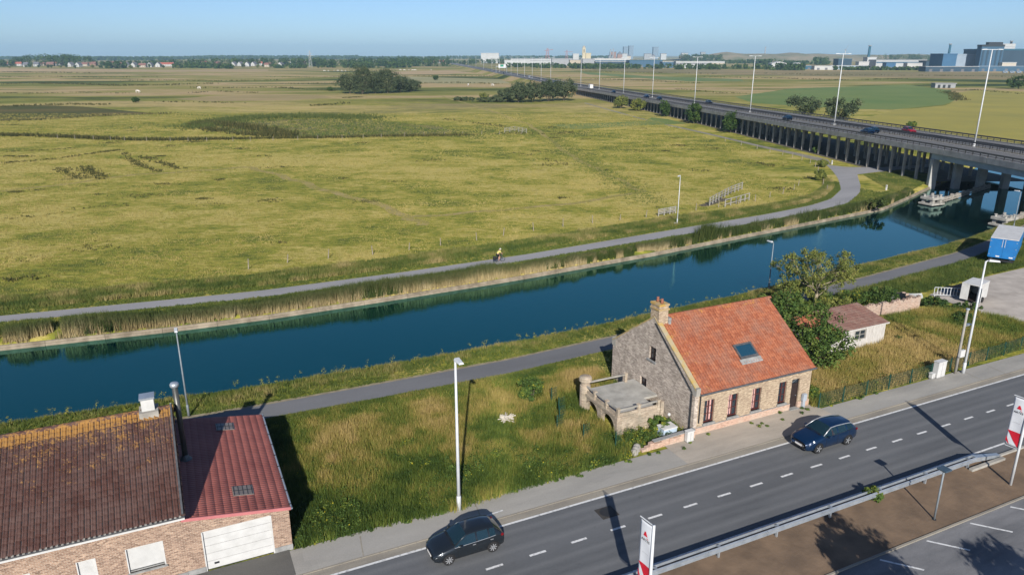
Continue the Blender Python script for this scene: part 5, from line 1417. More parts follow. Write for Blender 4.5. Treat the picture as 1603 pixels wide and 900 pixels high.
# ================================================================== vehicles
M_tyre = mat('tyre_rubber', (0.018, 0.018, 0.019), None, 4, 0.85)
M_rim = mat('alloy_rim', (0.55, 0.56, 0.58), (0.42, 0.43, 0.45), 6, 0.35, metal=0.6)
M_lens = mat('headlight_lens', (0.75, 0.78, 0.8), None, 6, 0.15)
M_tail = mat('tail_light', (0.16, 0.006, 0.008), None, 6, 0.2)
M_plate = mat('number_plate', (0.7, 0.68, 0.66), None, 6, 0.6)
M_trim = mat('black_trim', (0.012, 0.012, 0.013), None, 6, 0.6)
M_carglass = glass_mat('car_glass', (0.008, 0.022, 0.03), 0.03)
def paint(name, c, rough=0.28):
    m, nt, b = new_mat(name)
    b.inputs['Base Color'].default_value = (*c, 1)
    b.inputs['Roughness'].default_value = rough
    b.inputs['Metallic'].default_value = 0.35
    b.inputs['Coat Weight'].default_value = 0.6
    b.inputs['Coat Roughness'].default_value = 0.04
    return m
HATCH = dict(st=[(0.0, .58, .34, .52, .50, .56, .58), (0.07, .72, .24, .60, .64, .66, .69), (0.30, .80, .19, .70, .71, .77, .81), (0.65, .835, .18, .78, .74, .86, .90),
                 (1.02, .84, .17, .86, .76, .93, .97), (1.16, .84, .17, .90, .72, .98, 1.01), (1.82, .84, .17, .92, .585, 1.36, 1.43), (2.30, .84, .17, .93, .59, 1.40, 1.465), (2.40, .84, .17, .93, .59, 1.40, 1.467),
                 (3.00, .84, .17, .95, .585, 1.38, 1.455), (3.10, .84, .18, .96, .58, 1.375, 1.45), (3.42, .83, .20, .98, .55, 1.31, 1.39), (3.74, .81, .24, .98, .64, 1.02, 1.07), (3.90, .77, .28, .86, .66, .90, .93), (3.97, .66, .36, .70, .58, .74, .76)],
             ws=(5, 6), rear=(11, 12), side=[(5, 6), (6, 7), (8, 9), (10, 11)], wb=(0.78, 3.25), wr=0.315, mirror=1.42)
SUV = dict(st=[(0.0, .62, .40, .66, .54, .72, .75), (0.08, .78, .28, .76, .70, .84, .88), (0.35, .87, .24, .86, .76, .95, .99), (0.80, .905, .23, .94, .80, 1.03, 1.07),
               (1.18, .91, .23, 1.0, .82, 1.09, 1.12), (1.34, .91, .23, 1.04, .78, 1.13, 1.16), (2.05, .91, .23, 1.06, .64, 1.52, 1.59), (2.52, .91, .23, 1.07, .65, 1.56, 1.635), (2.62, .91, .23, 1.07, .65, 1.56, 1.635),
               (3.35, .91, .23, 1.10, .64, 1.53, 1.62), (3.45, .91, .24, 1.11, .635, 1.52, 1.61), (3.98, .89, .28, 1.14, .59, 1.44, 1.53), (4.28, .86, .34, 1.10, .68, 1.18, 1.22), (4.42, .82, .38, .98, .70, 1.02, 1.05), (4.48, .70, .46, .82, .6, .86, .88)],
            ws=(5, 6), rear=(11, 12), side=[(5, 6), (6, 7), (8, 9), (10, 11)], wb=(0.9, 3.57), wr=0.36, mirror=1.62)
def car(spec, loc, rz, pm, label, group=None, detail=True, name='car'):
    """origin on the ground below the car's middle, nose towards -x"""
    o = thing(name, loc, rz, label, 'car', group)
    stn = spec['st']; Lc = stn[-1][0] / 2
    rings = []
    for (x, w, zb, zbelt, wr, zsh, zr) in stn:
        zm = zb + (zbelt - zb) * 0.55
        half = [(0, zb), (w * .86, zb), (w * .97, zb + .08), (w * 1.0, zm), (w * .975, zbelt), (wr, zsh), (wr * .72, zr), (wr * .3, zr + .012), (0, zr + .015)]
        rings.append([(x - Lc, y, z) for y, z in half] + [(x - Lc, -y, z) for y, z in half[-2:0:-1]])
    n = len(rings[0])
    glass = {}
    body = MB(); V = [p for r_ in rings for p in r_]
    bf = []
    def gl(key, f): glass.setdefault(key, []).append(f)
    for i in range(len(rings) - 1):
        for j in range(n):
            k = (j + 1) % n
            f = (i * n + j, i * n + k, (i + 1) * n + k, (i + 1) * n + j)
            seg = j if j < 8 else 15 - j
            if (i, i + 1) == spec['ws'] and seg in (5, 6, 7): gl('windscreen', f)
            elif (i, i + 1) == spec['rear'] and seg in (5, 6, 7): gl('rear_window', f)
            elif seg == 4 and (i, i + 1) in spec['side']: gl('side_window%d%d' % (i, j < 8), f)
            else: bf.append(f)
    bf.append(tuple(range(n))); bf.append(tuple(range((len(rings) - 1) * n, len(rings) * n))[::-1])
    body.add(V, bf); bo = body.build('body', pm, o, True)
    for key, fs in glass.items():
        used = sorted({i for f in fs for i in f}); mp = {u: q for q, u in enumerate(used)}
        MB().add([V[u] for u in used], [tuple(mp[i] for i in f) for f in fs]).build('side_window' if key.startswith('side') else key, M_carglass, o, True)
    for sy in (1, -1):
        mb = MB(); pts = []
        for i in range(spec['ws'][0], spec['rear'][1] + 1):
            s_ = stn[i]; pts.append((s_[0] - Lc, sy * (s_[4] + 0.005), s_[5] + 0.004))
        mb.tube(pts, 0.032, 6); mb.build('roof_rail', pm if spec is HATCH else M_rim, o, True)
        if detail:
            i = spec['ws'][0]
            mb = MB(); mb.tube([(stn[i][0] - Lc - 0.05, sy * stn[i][1] * .972, stn[i][3] + .012)] + [(stn[q][0] - Lc, sy * stn[q][1] * .975, stn[q][3] + .01) for q in range(i + 1, spec['rear'][0] + 1)], 0.012, 5); mb.build('belt_trim', M_rim if spec is HATCH else M_trim, o)
            mb = MB(); x = spec['mirror'] - Lc; w = stn[5][1]
            mb.box(x - 0.06, x + 0.10, sy * (w + 0.10) - 0.09, sy * (w + 0.10) + 0.09, stn[5][3] + 0.0, stn[5][3] + 0.14); mb.build('wing_mirror', pm, o, bevel=0.03)
            mb = MB()
            a, b = stn[1], stn[2]
            mb.add([(a[0] - Lc - 0.01, sy * a[1] * .62, a[5] - .10), (a[0] - Lc + 0.02, sy * (a[1] + .005), a[5] - .12), (b[0] - Lc + .16, sy * (b[1] + .016), b[5] - .06), (b[0] - Lc + .16, sy * (b[1] - .06), b[5] + .035), (a[0] - Lc + .02, sy * a[1] * .62, a[5] + .03)], [(0, 1, 2, 3, 4)] if sy < 0 else [(4, 3, 2, 1, 0)])
            mb.build('headlight', M_lens, o)
            a = stn[-3]
            mb = MB(); mb.box(a[0] - Lc - 0.02, a[0] - Lc + 0.13, sy * (a[1] - .035) - 0.05, sy * (a[1] - .035) + 0.05, a[3] - 0.13, a[3] + 0.0); mb.build('tail_light', M_tail, o, bevel=0.02)
            mb = MB(); x = spec['wb'][0] - Lc + 0.9
            for q, hx in enumerate((1.55, 2.55)):
                mb = MB(); mb.box(hx - Lc + 0.55, hx - Lc + 0.72, sy * (stn[7][1] + 0.002) - 0.015, sy * (stn[7][1] + 0.002) + 0.015, stn[7][3] - 0.12, stn[7][3] - 0.09); mb.build('door_handle', M_rim if spec is HATCH else pm, o)
    if detail:
        a = stn[0]
        mb = MB(); mb.box(-Lc - 0.025, -Lc + 0.03, -0.27, 0.27, a[2] + 0.06, a[2] + 0.17); mb.build('number_plate', M_plate, o)
        mb = MB(); mb.box(-Lc - 0.012, -Lc + 0.06, -0.46, 0.46, a[2] - 0.03, a[2] + 0.05); mb.build('lower_grille', M_trim, o)
        mb = MB(); mb.box(-Lc - 0.005, -Lc + 0.05, -0.42, 0.42, a[3] - 0.02, a[3] + 0.05); mb.build('upper_grille', M_trim, o)
        mb = MB()
        for y0_ in (-0.50, 0.08):
            mb.bar((stn[5][0] - Lc - 0.03, y0_, stn[5][6] + 0.015), (stn[5][0] - Lc - 0.02, y0_ + 0.5, stn[5][6] + 0.03), 0.03, 0.02)
        mb.box(stn[4][0] - Lc + 0.02, stn[5][0] - Lc + 0.01, -0.62, 0.62, stn[4][6] + 0.012, stn[4][6] + 0.03); mb.build('wiper_cowl', M_trim, o)
    if detail:
        for (i0, fr) in ((5, 0.25), (7, 0.5), (10, 0.35)):
            for sy in (1, -1):
                a, b = rings[i0], rings[i0 + 1]
                pts = [tuple((a[j][q] * (1 - fr) + b[j][q] * fr) * (1 if q != 1 else sy * 1.004) for q in range(3)) for j in (2, 3, 4)]
                mb = MB(); mb.tube(pts, 0.009, 4); mb.build('door_seam', M_trim, o)
    wr = spec['wr']; w = stn[7][1]
    for xw in spec['wb']:
        for sy in (1, -1):
            x = xw - Lc; y = sy * (w - 0.10)
            wl = thing('wheel', (x, y, wr)); wl.parent = o
            def disc(prof, nm, mt, k=20):
                mb = MB(); V_ = []; F_ = []
                for (r_, d) in prof:
                    for q in range(k):
                        a_ = 2 * math.pi * q / k
                        V_.append((r_ * math.cos(a_), sy * d, r_ * math.sin(a_)))
                for i in range(len(prof) - 1):
                    for q in range(k): F_.append((i * k + q, i * k + (q + 1) % k, (i + 1) * k + (q + 1) % k, (i + 1) * k + q))
                F_.append(tuple(range((len(prof) - 1) * k, len(prof) * k)))
                return mb.add(V_, F_).build(nm, mt, wl, True)
            disc([(wr * .7, -0.1), (wr, -0.09), (wr, 0.09), (wr * .93, 0.115), (wr * .68, 0.118), (wr * .66, 0.09)], 'tyre', M_tyre)
            mb = MB()
            for q in range(5 if spec is SUV else 8):
                a_ = 2 * math.pi * q / (5 if spec is SUV else 8)
                mb.bar((0, sy * 0.112, 0), (wr * .66 * math.cos(a_), sy * 0.112, wr * .66 * math.sin(a_)), 0.055 if spec is SUV else 0.045, 0.02, (0, 1, 0))
            mb.lathe([(0.06, 0)], 6) if False else None
            mb.build('rim', M_rim, wl)
            # dark arch opening around the wheel
            mb = MB(); k = 20; V_ = []
            for rr in (wr * 0.9, wr * 1.17):
                for q in range(k + 1):
                    a_ = -0.12 + (math.pi + 0.24) * q / k
                    V_.append((x + rr * math.cos(a_), sy * (w + 0.004), wr + rr * math.sin(a_)))
            mb.add(V_, [(q, q + 1, k + 2 + q, k + 1 + q) for q in range(k)])
            mb.build('wheel_arch', M_trim, o)
    return o
P_grey = paint('graphite_grey_paint', (0.016, 0.021, 0.027))
P_blue = paint('deep_blue_paint', (0.004, 0.022, 0.065))
P_navy = paint('navy_paint', (0.006, 0.025, 0.06)); P_black = paint('black_paint', (0.012, 0.012, 0.014)); P_red = paint('red_paint', (0.35, 0.012, 0.02))
P_white = paint('white_car_paint', (0.62, 0.63, 0.65)); P_silver = paint('silver_paint', (0.32, 0.33, 0.35))
car(HATCH, S(-2.08 + 1.205 + 0.03, 1.93, 0.014), TH, P_grey, 'dark grey hatchback driving past the foot of the white street lamp')
car(SUV, S(23.77 + 1.33, 1.93, 0.014), TH, P_blue, 'deep blue compact SUV in front of the farmhouse door')
# motorway traffic: distance along, offset from the near edge, paint, model, label
TR = [(227.6, 7.4, P_navy, HATCH, 'navy car alone on the near carriageway below the second lamp post'),
      (180.0, 5.0, P_blue, HATCH, 'blue car followed closely by another on the near carriageway'),
      (183.5, 8.2, P_navy, HATCH, 'navy car following closely behind a blue car on the viaduct'),
      (183.0, 17.0, P_red, HATCH, 'dark red car on the far carriageway of the viaduct'),
      (317.0, 16.5, P_black, SUV, 'black car on the far carriageway near the fourth lamp post'),
      (371.0, 6.2, P_blue, SUV, 'blue car before the fifth motorway lamp post, left of its pair'),
      (353.8, 7.0, P_navy, HATCH, 'navy car before the fifth motorway lamp post, right of its pair'),
      (426.0, 4.8, P_blue, HATCH, 'small blue car between the sixth and seventh motorway lamp posts'),
      (603.0, 7.0, P_navy, SUV, 'dark car just beyond the roadside willow thicket'),
      (729.0, 7.0, P_white, SUV, 'white car far along the motorway beyond the thicket'),
      (780.0, 15.5, P_white, HATCH, 'tiny white car on the distant far carriageway'),
      (900.0, 4.0, P_black, HATCH, 'tiny black car on the distant near carriageway'),
      (1060.0, 5.0, P_silver, SUV, 'tiny silver car very far along the motorway')]
for (y, off, pm, sp, lab) in TR:
    dx, dy = hdir(y)
    car(sp, hpt(y, off, 0.02), math.atan2(dy, dx) + (math.pi if off < 11 else 0), pm, lab, 'cars on the motorway', False)
# white van
def van(y, off, label):
    dx, dy = hdir(y)
    o = thing('delivery_van', hpt(y, off, 0.02), math.atan2(dy, dx) + math.pi, label, 'van')
    mb = MB(); mb.box(-0.9, 3.3, -1.05, 1.05, 0.75, 3.1); mb.build('cargo_box', M_white, o, bevel=0.06)
    mb = MB(); mb.prism([(-2.9, 0.4), (-0.95, 0.4), (-0.95, 2.35), (-1.5, 2.3), (-2.1, 1.35), (-2.85, 1.15)], -0.98, 0.98, 'y'); mb.build('cab', P_white, o, bevel=0.05)
    mb = MB(); mb.add([(-2.13, -0.85, 1.42), (-2.13, 0.85, 1.42), (-1.56, 0.8, 2.26), (-1.56, -0.8, 2.26)], [(0, 3, 2, 1)]); mb.build('windscreen', M_carglass, o)
    for x in (-2.1, 2.3):
        for sy in (1, -1):
            mb = MB(); mb.tube([(x, sy * 0.75, 0.36), (x, sy * 0.99, 0.36)], 0.36, 14); mb.build('wheel', M_tyre, o)
van(478.8, 4.8, 'white box van on the near carriageway by the willow thicket')
# motorway gantry sign
o = thing('gantry_sign', hpt(930, 3), 0, 'green and white overhead motorway direction sign far away', 'road sign')
mb = MB(); mb.tube([(-4, 0, 0), (-4, 0, 8)], 0.25, 6); mb.build('post', M_galv, o)
mb = MB(); mb.tube([(9, 0, 0), (9, 0, 8)], 0.25, 6); mb.build('post', M_galv, o)
mb = MB(); mb.bar((-4, 0, 8), (9, 0, 8), 0.4); mb.build('beam', M_galv, o)
mb = MB(); mb.box(-1, 8, -0.3, -0.22, 6.2, 10.2); mb.build('sign_panel', mat('sign_white', (0.55, 0.57, 0.58)), o)
mb = MB(); mb.box(1.2, 5.2, -0.36, -0.31, 7.6, 10.0); mb.build('green_panel', mat('sign_green', (0.02, 0.22, 0.13)), o)

# ------------------------------------------------------------------ blue trailer on the towpath side
BT = site_thing('blue_box_trailer', 79.45, 24.15, 'blue box trailer with white roof parked beside the gravel yard', 'trailer', rz=R(26.6))
M_tblue = mat('trailer_blue', (0.012, 0.175, 0.46), (0.01, 0.14, 0.38), 0.6, 0.5); M_tblue2 = mat('trailer_blue_door', (0.012, 0.15, 0.40), (0.01, 0.12, 0.33), 0.9, 0.55)
mb = MB(); mb.box(0.05, 9.0, -1.42, 1.42, 1.0, 3.38); mb.build('box_body', M_tblue, BT)
mb = MB(); mb.box(0.0, 9.05, -1.46, 1.46, 3.38, 3.46); mb.build('roof', M_white, BT)
for (a, b) in ((-1.38, -0.01), (0.01, 1.38)):
    mb = MB(); mb.box(0.0, 0.05, a, b, 1.06, 3.34); d_ = mb.build('rear_door', M_tblue2, BT)
    mb = MB(); x = (-0.14 if a < 0 else 0.14); mb.tube([(-0.02, x, 2.35), (-0.02, x, 3.3)], 0.03, 6); mb.build('lock_bar', M_lamp_white, d_)
    mb = MB(); x = (a if a < 0 else b)
    for z in (1.3, 2.2, 3.0): mb.box(-0.015, 0.0, x - 0.10 if x > 0 else x - 0.0, x if x > 0 else x + 0.10, z, z + 0.10)
    tag(mb.build('hinges', M_galv, d_), kind='stuff')
    mb = MB(); mb.box(-0.02, 0.0, a + 0.2, a + 0.6, 1.1, 1.25); mb.build('number_plate', M_plate, d_)
mb = MB()
mb.box(-0.01, 0.06, -1.44, -1.38, 1.0, 3.38); mb.box(-0.01, 0.06, 1.38, 1.44, 1.0, 3.38); mb.box(-0.01, 0.05, -1.38, 1.38, 0.98, 1.05); mb.build('rear_frame', M_tblue, BT)
mb = MB(); mb.box(0.1, 9.0, -1.1, -0.9, 0.7, 1.0); mb.box(0.1, 9.0, 0.9, 1.1, 0.7, 1.0); mb.box(0.1, 0.3, -1.3, 1.3, 0.55, 0.75); mb.build('chassis', M_dark, BT)
for x in (2.3, 3.6):
    for sy in (1, -1):
        mb = MB(); mb.tube([(x, sy * 0.95, 0.46), (x, sy * 1.3, 0.46)], 0.46, 16); mb.build('wheel', M_tyre, BT)
mb = MB(); mb.box(8.2, 8.35, -0.9, -0.75, 0, 0.9); mb.build('landing_leg', M_dark, BT)
mb = MB(); mb.box(8.2, 8.35, 0.75, 0.9, 0, 0.9); mb.build('landing_leg', M_dark, BT)
# white cargo trailer with one door open
p0 = (62.19, 15.79)
WT = site_thing('white_cargo_trailer', p0[0], p0[1], 'small white box trailer with open rear door on the gravel yard', 'trailer', rz=R(14))
mb = MB(); mb.box(0, 2.9, 0, 0.05, 0.35, 2.05); mb.build('side_panel', M_white, WT)
mb = MB(); mb.box(0, 2.9, 1.55, 1.6, 0.35, 2.05); mb.build('side_panel', M_white, WT)
mb = MB(); mb.box(2.85, 2.9, 0.05, 1.55, 0.35, 2.05); mb.build('front_panel', M_white, WT)
mb = MB(); mb.box(-0.03, 2.93, -0.03, 1.63, 2.05, 2.12); mb.build('roof', M_white, WT)
mb = MB(); mb.box(0, 2.85, 0.05, 1.55, 0.35, 0.42); mb.build('floor', M_dark_wood, WT)
mb = MB(); mb.box(-0.05, 0.0, 0.85, 1.6, 0.38, 2.03); mb.build('rear_door', M_white, WT)
mb = MB(); mb.bar((0, 0.02, 1.2), (-0.55, -0.52, 1.2), 0.05, 1.65); mb.build('rear_door', M_white, WT)
for y in (-0.12, 1.6):
    mb = MB(); mb.tube([(1.5, y, 0.3), (1.5, y + 0.14, 0.3)], 0.3, 14); mb.build('wheel', M_tyre, WT)
mb = MB(); mb.bar((2.9, 0.8, 0.4), (4.0, 0.8, 0.4), 0.1); mb.build('drawbar', M_galv, WT)
# barrier, flat trailer, white board
o = site_thing('crowd_barrier', 62.0, 18.9, 'pale metal barrier with upright bars left of the white trailer', 'barrier', rz=R(-35))
mb = MB(); mb.bar((-1.3, 0, 1.05), (1.3, 0, 1.05), 0.05); mb.bar((-1.3, 0, 0.2), (1.3, 0, 0.2), 0.05); mb.build('frame_rail', M_lamp_white, o)
for k in range(9):
    mb = MB(); mb.bar((-1.3 + k * 0.325, 0, 0.2), (-1.3 + k * 0.325, 0, 1.05), 0.05); mb.build('bar', M_lamp_white, o)
mb = MB(); mb.bar((-1.2, -0.3, 0.03), (-1.2, 0.3, 0.03), 0.05); mb.bar((-1.2, 0, 0.03), (-1.2, 0, 0.2), 0.05); mb.bar((1.2, -0.3, 0.03), (1.2, 0.3, 0.03), 0.05); mb.bar((1.2, 0, 0.03), (1.2, 0, 0.2), 0.05); mb.build('feet', M_lamp_white, o)
o = site_thing('flatbed_trailer', 65.0, 18.9, 'low dark blue flatbed trailer behind the pale metal barrier', 'trailer', rz=R(5))
mb = MB(); mb.box(-1.9, 1.9, -0.8, 0.8, 0.5, 0.72); mb.build('bed', mat('flatbed_blue', (0.03, 0.08, 0.14)), o)
mb = MB(); mb.box(-1.8, 1.8, -0.7, 0.7, 0.72, 0.9); mb.build('load_boards', mat('rusty_boards', (0.16, 0.08, 0.05)), o)
for x in (-0.5, 0.4):
    for sy in (1, -1):
        mb = MB(); mb.tube([(x, sy * 0.82, 0.3), (x, sy * 0.98, 0.3)], 0.3, 12); mb.build('wheel', M_tyre, o)
o = site_thing('upturned_boat', 57.6, 20.6, 'upturned pale boat hull at the end of the ruined wall', 'boat', rz=R(-20))
mb = MB()
V = []; nS = 9
for i in range(nS):
    u = i / (nS - 1); w = 0.75 * math.sin(math.pi * (0.12 + 0.80 * u)) ** 0.7; h = 0.48 - 0.2 * abs(u - 0.5)
    for q in range(7):
        a = math.pi * q / 6; V.append((-1.9 + 3.8 * u, w * math.cos(a), 0.02 + h * math.sin(a)))
mb.add(V, [(i * 7 + q, i * 7 + q + 1, (i + 1) * 7 + q + 1, (i + 1) * 7 + q) for i in range(nS - 1) for q in range(6)])
mb.build('hull', mat('pale_hull', (0.40, 0.42, 0.42), (0.3, 0.31, 0.3), 2), o, True)
mb = MB(); mb.bar((-1.9, 0, 0.42), (1.9, 0, 0.42), 0.05, 0.12); mb.build('keel', M_white, o)

# ------------------------------------------------------------------ cyclist
CY = (23.95, 52.4)
BK_ = site_thing('bicycle', CY[0], CY[1], 'dark touring bicycle with rear bags on the far cycle path', 'bicycle', z=0.018, rz=R(4))
def ring(cx, rr, tr, name, m_, parent, k=20):
    mb = MB(); pts = [(cx + rr * math.cos(2 * math.pi * q / k), 0, 0.34 + rr * math.sin(2 * math.pi * q / k)) for q in range(k + 1)]
    mb.tube(pts, tr, 5, False)
    return mb.build(name, m_, parent)
for cx in (-0.52, 0.54):
    w = ring(cx, 0.325, 0.022, 'wheel', M_tyre, BK_)
    mb = MB()
    for q in range(8): mb.bar((cx, 0, 0.34), (cx + 0.32 * math.cos(q * math.pi / 4), 0, 0.34 + 0.32 * math.sin(q * math.pi / 4)), 0.006)
    mb.build('spokes', M_galv, w)
mb = MB(); bb = (-0.05, 0, 0.30); seat_t = (-0.22, 0, 0.82); head = (0.40, 0, 0.82)
for a, b in ((bb, seat_t), (bb, (0.43, 0, 0.68)), (seat_t, head), (bb, (-0.52, 0, 0.34)), (seat_t, (-0.52, 0, 0.34)), (head, (0.54, 0, 0.34)), (head, (0.36, 0, 0.95))): mb.bar(a, b, 0.035)
mb.build('frame', mat('bike_frame', (0.05, 0.06, 0.10), None, 3, 0.4), BK_)
mb = MB(); mb.bar((0.36, -0.24, 0.97), (0.36, 0.24, 0.97), 0.03); mb.bar((0.36, -0.24, 0.97), (0.46, -0.24, 0.97), 0.03); mb.bar((0.36, 0.24, 0.97), (0.46, 0.24, 0.97), 0.03); mb.build('handlebar', M_dark, BK_)
mb = MB(); mb.box(-0.38, -0.12, -0.07, 0.07, 0.88, 0.94); mb.bar(seat_t, (-0.24, 0, 0.9), 0.03); mb.build('saddle', M_dark, BK_)
for sy in (1, -1):
    mb = MB(); mb.box(-0.78, -0.42, sy * 0.14 - 0.09, sy * 0.14 + 0.09, 0.38, 0.74); mb.build('pannier', M_black, BK_, bevel=0.04)
def skinned(name, joints, edges, material, parent, root=0, sub=2):
    me = bpy.data.meshes.new(name); me.from_pydata([j[:3] for j in joints], edges, [])
    ob = bpy.data.objects.new(name, me); COL.objects.link(ob)
    md = ob.modifiers.new('skin', 'SKIN')
    for i, j in enumerate(joints):
        sv = me.skin_vertices[0].data[i]; sv.radius = (j[3], j[4] if len(j) > 4 else j[3]); sv.use_root = (i == root)
    sb = ob.modifiers.new('sub', 'SUBSURF'); sb.levels = sub; sb.render_levels = sub
    dg = bpy.context.evaluated_depsgraph_get()
    m2 = bpy.data.meshes.new_from_object(ob.evaluated_get(dg))
    bpy.data.objects.remove(ob)
    m2.polygons.foreach_set('use_smooth', [True] * len(m2.polygons))
    m2.materials.clear()
    return link(name, m2, material, parent)
PN = site_thing('person', CY[0], CY[1], 'cyclist in yellow shirt and dark shorts leaning over the handlebar', 'person', z=0.018, rz=R(4))
M_skin = mat('skin', (0.50, 0.28, 0.20), None, 6, 0.6)
J = [(-0.26, 0, 1.00, .14), (-0.14, 0, 1.20, .14), (0.04, 0, 1.40, .15), (0.12, 0, 1.49, .06), (0.20, 0, 1.60, .10),
     (0.03, 0.19, 1.40, .06), (0.20, 0.24, 1.18, .05), (0.40, 0.22, 1.00, .04), (0.03, -0.19, 1.40, .06), (0.20, -0.24, 1.18, .05), (0.40, -0.22, 1.00, .04),
     (-0.20, 0.10, 0.95, .10), (0.14, 0.12, 0.80, .07), (-0.02, 0.12, 0.42, .05), (0.10, 0.12, 0.36, .04), (-0.20, -0.10, 0.95, .10), (0.08, -0.12, 0.66, .07), (-0.12, -0.12, 0.26, .05), (0.0, -0.12, 0.18, .04)]
E_ = [(0, 1), (1, 2), (2, 3), (3, 4), (2, 5), (5, 6), (6, 7), (2, 8), (8, 9), (9, 10), (0, 11), (11, 12), (12, 13), (13, 14), (0, 15), (15, 16), (16, 17), (17, 18)]
bd = skinned('body', J, E_, M_skin, PN)
JS = [(-0.24, 0, 1.04, .165), (-0.14, 0, 1.20, .165), (0.04, 0, 1.40, .17), (0.03, 0.19, 1.40, .085), (0.16, 0.235, 1.23, .075), (0.03, -0.19, 1.40, .085), (0.16, -0.235, 1.23, .075)]
skinned('shirt', JS, [(0, 1), (1, 2), (2, 3), (3, 4), (2, 5), (5, 6)], mat('yellow_jersey', (0.62, 0.56, 0.16), None, 5, 0.8), bd)
JT = [(-0.26, 0, 1.00, .165), (-0.20, 0.10, 0.95, .12), (0.02, 0.12, 0.86, .095), (-0.20, -0.10, 0.95, .12), (-0.02, -0.12, 0.78, .095)]
skinned('shorts', JT, [(0, 1), (1, 2), (0, 3), (3, 4)], M_black, bd)
mb = MB(); mb.lathe([(0.125, 0), (0.13, 0.05), (0.10, 0.12), (0.03, 0.15)], 10, (0.20, 0, 1.60)); mb.build('helmet', mat('pale_helmet', (0.6, 0.58, 0.5)), bd, True)
for y in (0.13, -0.13):
    pass

# ================================================================== vegetation
GRASS_STOPS = [(0.0, (0.045, 0.082, 0.015)), (0.35, (0.135, 0.18, 0.03)), (0.6, (0.30, 0.25, 0.062)), (1.0, (0.50, 0.365, 0.15))]
M_grass = veg_mat('tall_grass', GRASS_STOPS)
M_mead = veg_mat('meadow_grass', [(0.0, (0.14, 0.155, 0.032)), (0.35, (0.235, 0.22, 0.05)), (0.65, (0.34, 0.285, 0.085)), (1.0, (0.46, 0.365, 0.14))])
M_reed = veg_mat('reed', [(0.0, (0.30, 0.235, 0.11)), (0.6, (0.42, 0.335, 0.17)), (1.0, (0.50, 0.42, 0.25))], tip=(0.055, 0.085, 0.02))
M_reed_green = veg_mat('green_reed', [(0.0, (0.035, 0.055, 0.014)), (0.5, (0.07, 0.10, 0.022)), (1.0, (0.14, 0.15, 0.04))])
M_verge = veg_mat('verge_grass', [(0.0, (0.055, 0.09, 0.018)), (0.4, (0.12, 0.155, 0.03)), (0.7, (0.25, 0.225, 0.07)), (1.0, (0.42, 0.335, 0.15))])
M_rush = veg_mat('brown_rush', [(0.0, (0.026, 0.036, 0.010)), (0.5, (0.06, 0.068, 0.018)), (0.85, (0.13, 0.115, 0.035)), (1.0, (0.22, 0.175, 0.06))])
M_weed = veg_mat('weed_leaf', [(0.0, (0.032, 0.065, 0.014)), (0.5, (0.075, 0.13, 0.026)), (0.9, (0.16, 0.205, 0.035)), (1.0, (0.45, 0.38, 0.03))])
M_leaf_dark = veg_mat('dark_leaf', [(0.0, (0.018, 0.042, 0.010)), (0.5, (0.042, 0.085, 0.018)), (1.0, (0.10, 0.15, 0.03))])
M_leaf_mid = veg_mat('mid_leaf', [(0.0, (0.028, 0.058, 0.012)), (0.5, (0.07, 0.125, 0.025)), (1.0, (0.16, 0.20, 0.04))])
M_leaf_olive = veg_mat('olive_leaf', [(0.0, (0.075, 0.10, 0.022)), (0.5, (0.155, 0.18, 0.042)), (1.0, (0.27, 0.265, 0.06))])
M_leaf_willow = veg_mat('willow_leaf', [(0.0, (0.035, 0.055, 0.025)), (0.5, (0.075, 0.10, 0.045)), (1.0, (0.14, 0.16, 0.075))])
M_bark = mat('bark', (0.30, 0.25, 0.17), (0.20, 0.165, 0.115), 5, 0.9)
M_bark_dark = mat('dark_bark', (0.09, 0.075, 0.055), None, 5, 0.9)

def tuft_field(name, st_pts, h, w, n, material, seed, spread=0.12, lean=0.35, tint=None, label=None, z=0.0, world=False):
    if world: x, y = st_pts[:, 0], st_pts[:, 1]
    else: x, y = S_np(st_pts[:, 0], st_pts[:, 1])
    P = np.stack([x, y, np.broadcast_to(z, x.shape)], 1)
    V, F, va = blades(P, h, w, n, spread, lean, seed, tint)
    return tag(link(name, np_mesh(name, V, F, va), material), label, None, None, 'stuff')

# --- vacant lot between the garage and the farmhouse
LOT_A = [(-9.0, 5.75), (-4, 5.55), (0.0, 5.2), (3.0, 5.5), (8.0, 5.6), (12.6, 5.9), (13.0, 8.3), (13.0, 13.8), (17.7, 13.9), (17.7, 20.9), (10, 20.6), (0, 20.9), (-9.0, 21.2)]
q = scatter(LOT_A, 21000, 21)
nz = vnoise(q[:, 0], q[:, 1], 2.6, 3) * 0.6 + vnoise(q[:, 0], q[:, 1], 0.9, 4) * 0.4
dry = np.clip((q[:, 1] - 8.5) / 7.0, 0, 1) * 0.34 + (q[:, 0] > 7) * 0.06 + 0.18
dry -= np.clip((q[:, 1] - 18.2) / 2.0, 0, 1) * 0.35
dry -= np.clip((-5.5 - q[:, 0]) / 3.0, 0, 1) * 0.25
tn = np.clip(dry + (nz - 0.5) * 1.3, 0.02, 0.95)
hh = (0.30 + 0.55 * nz) * np.where(q[:, 1] > 18.5, 0.5, 1.0)
tuft_field('lot_tall_grass', q, hh, 0.045, 8, M_grass, 5, 0.16, 0.45, tn, 'tall dry and green grass in the vacant lot')
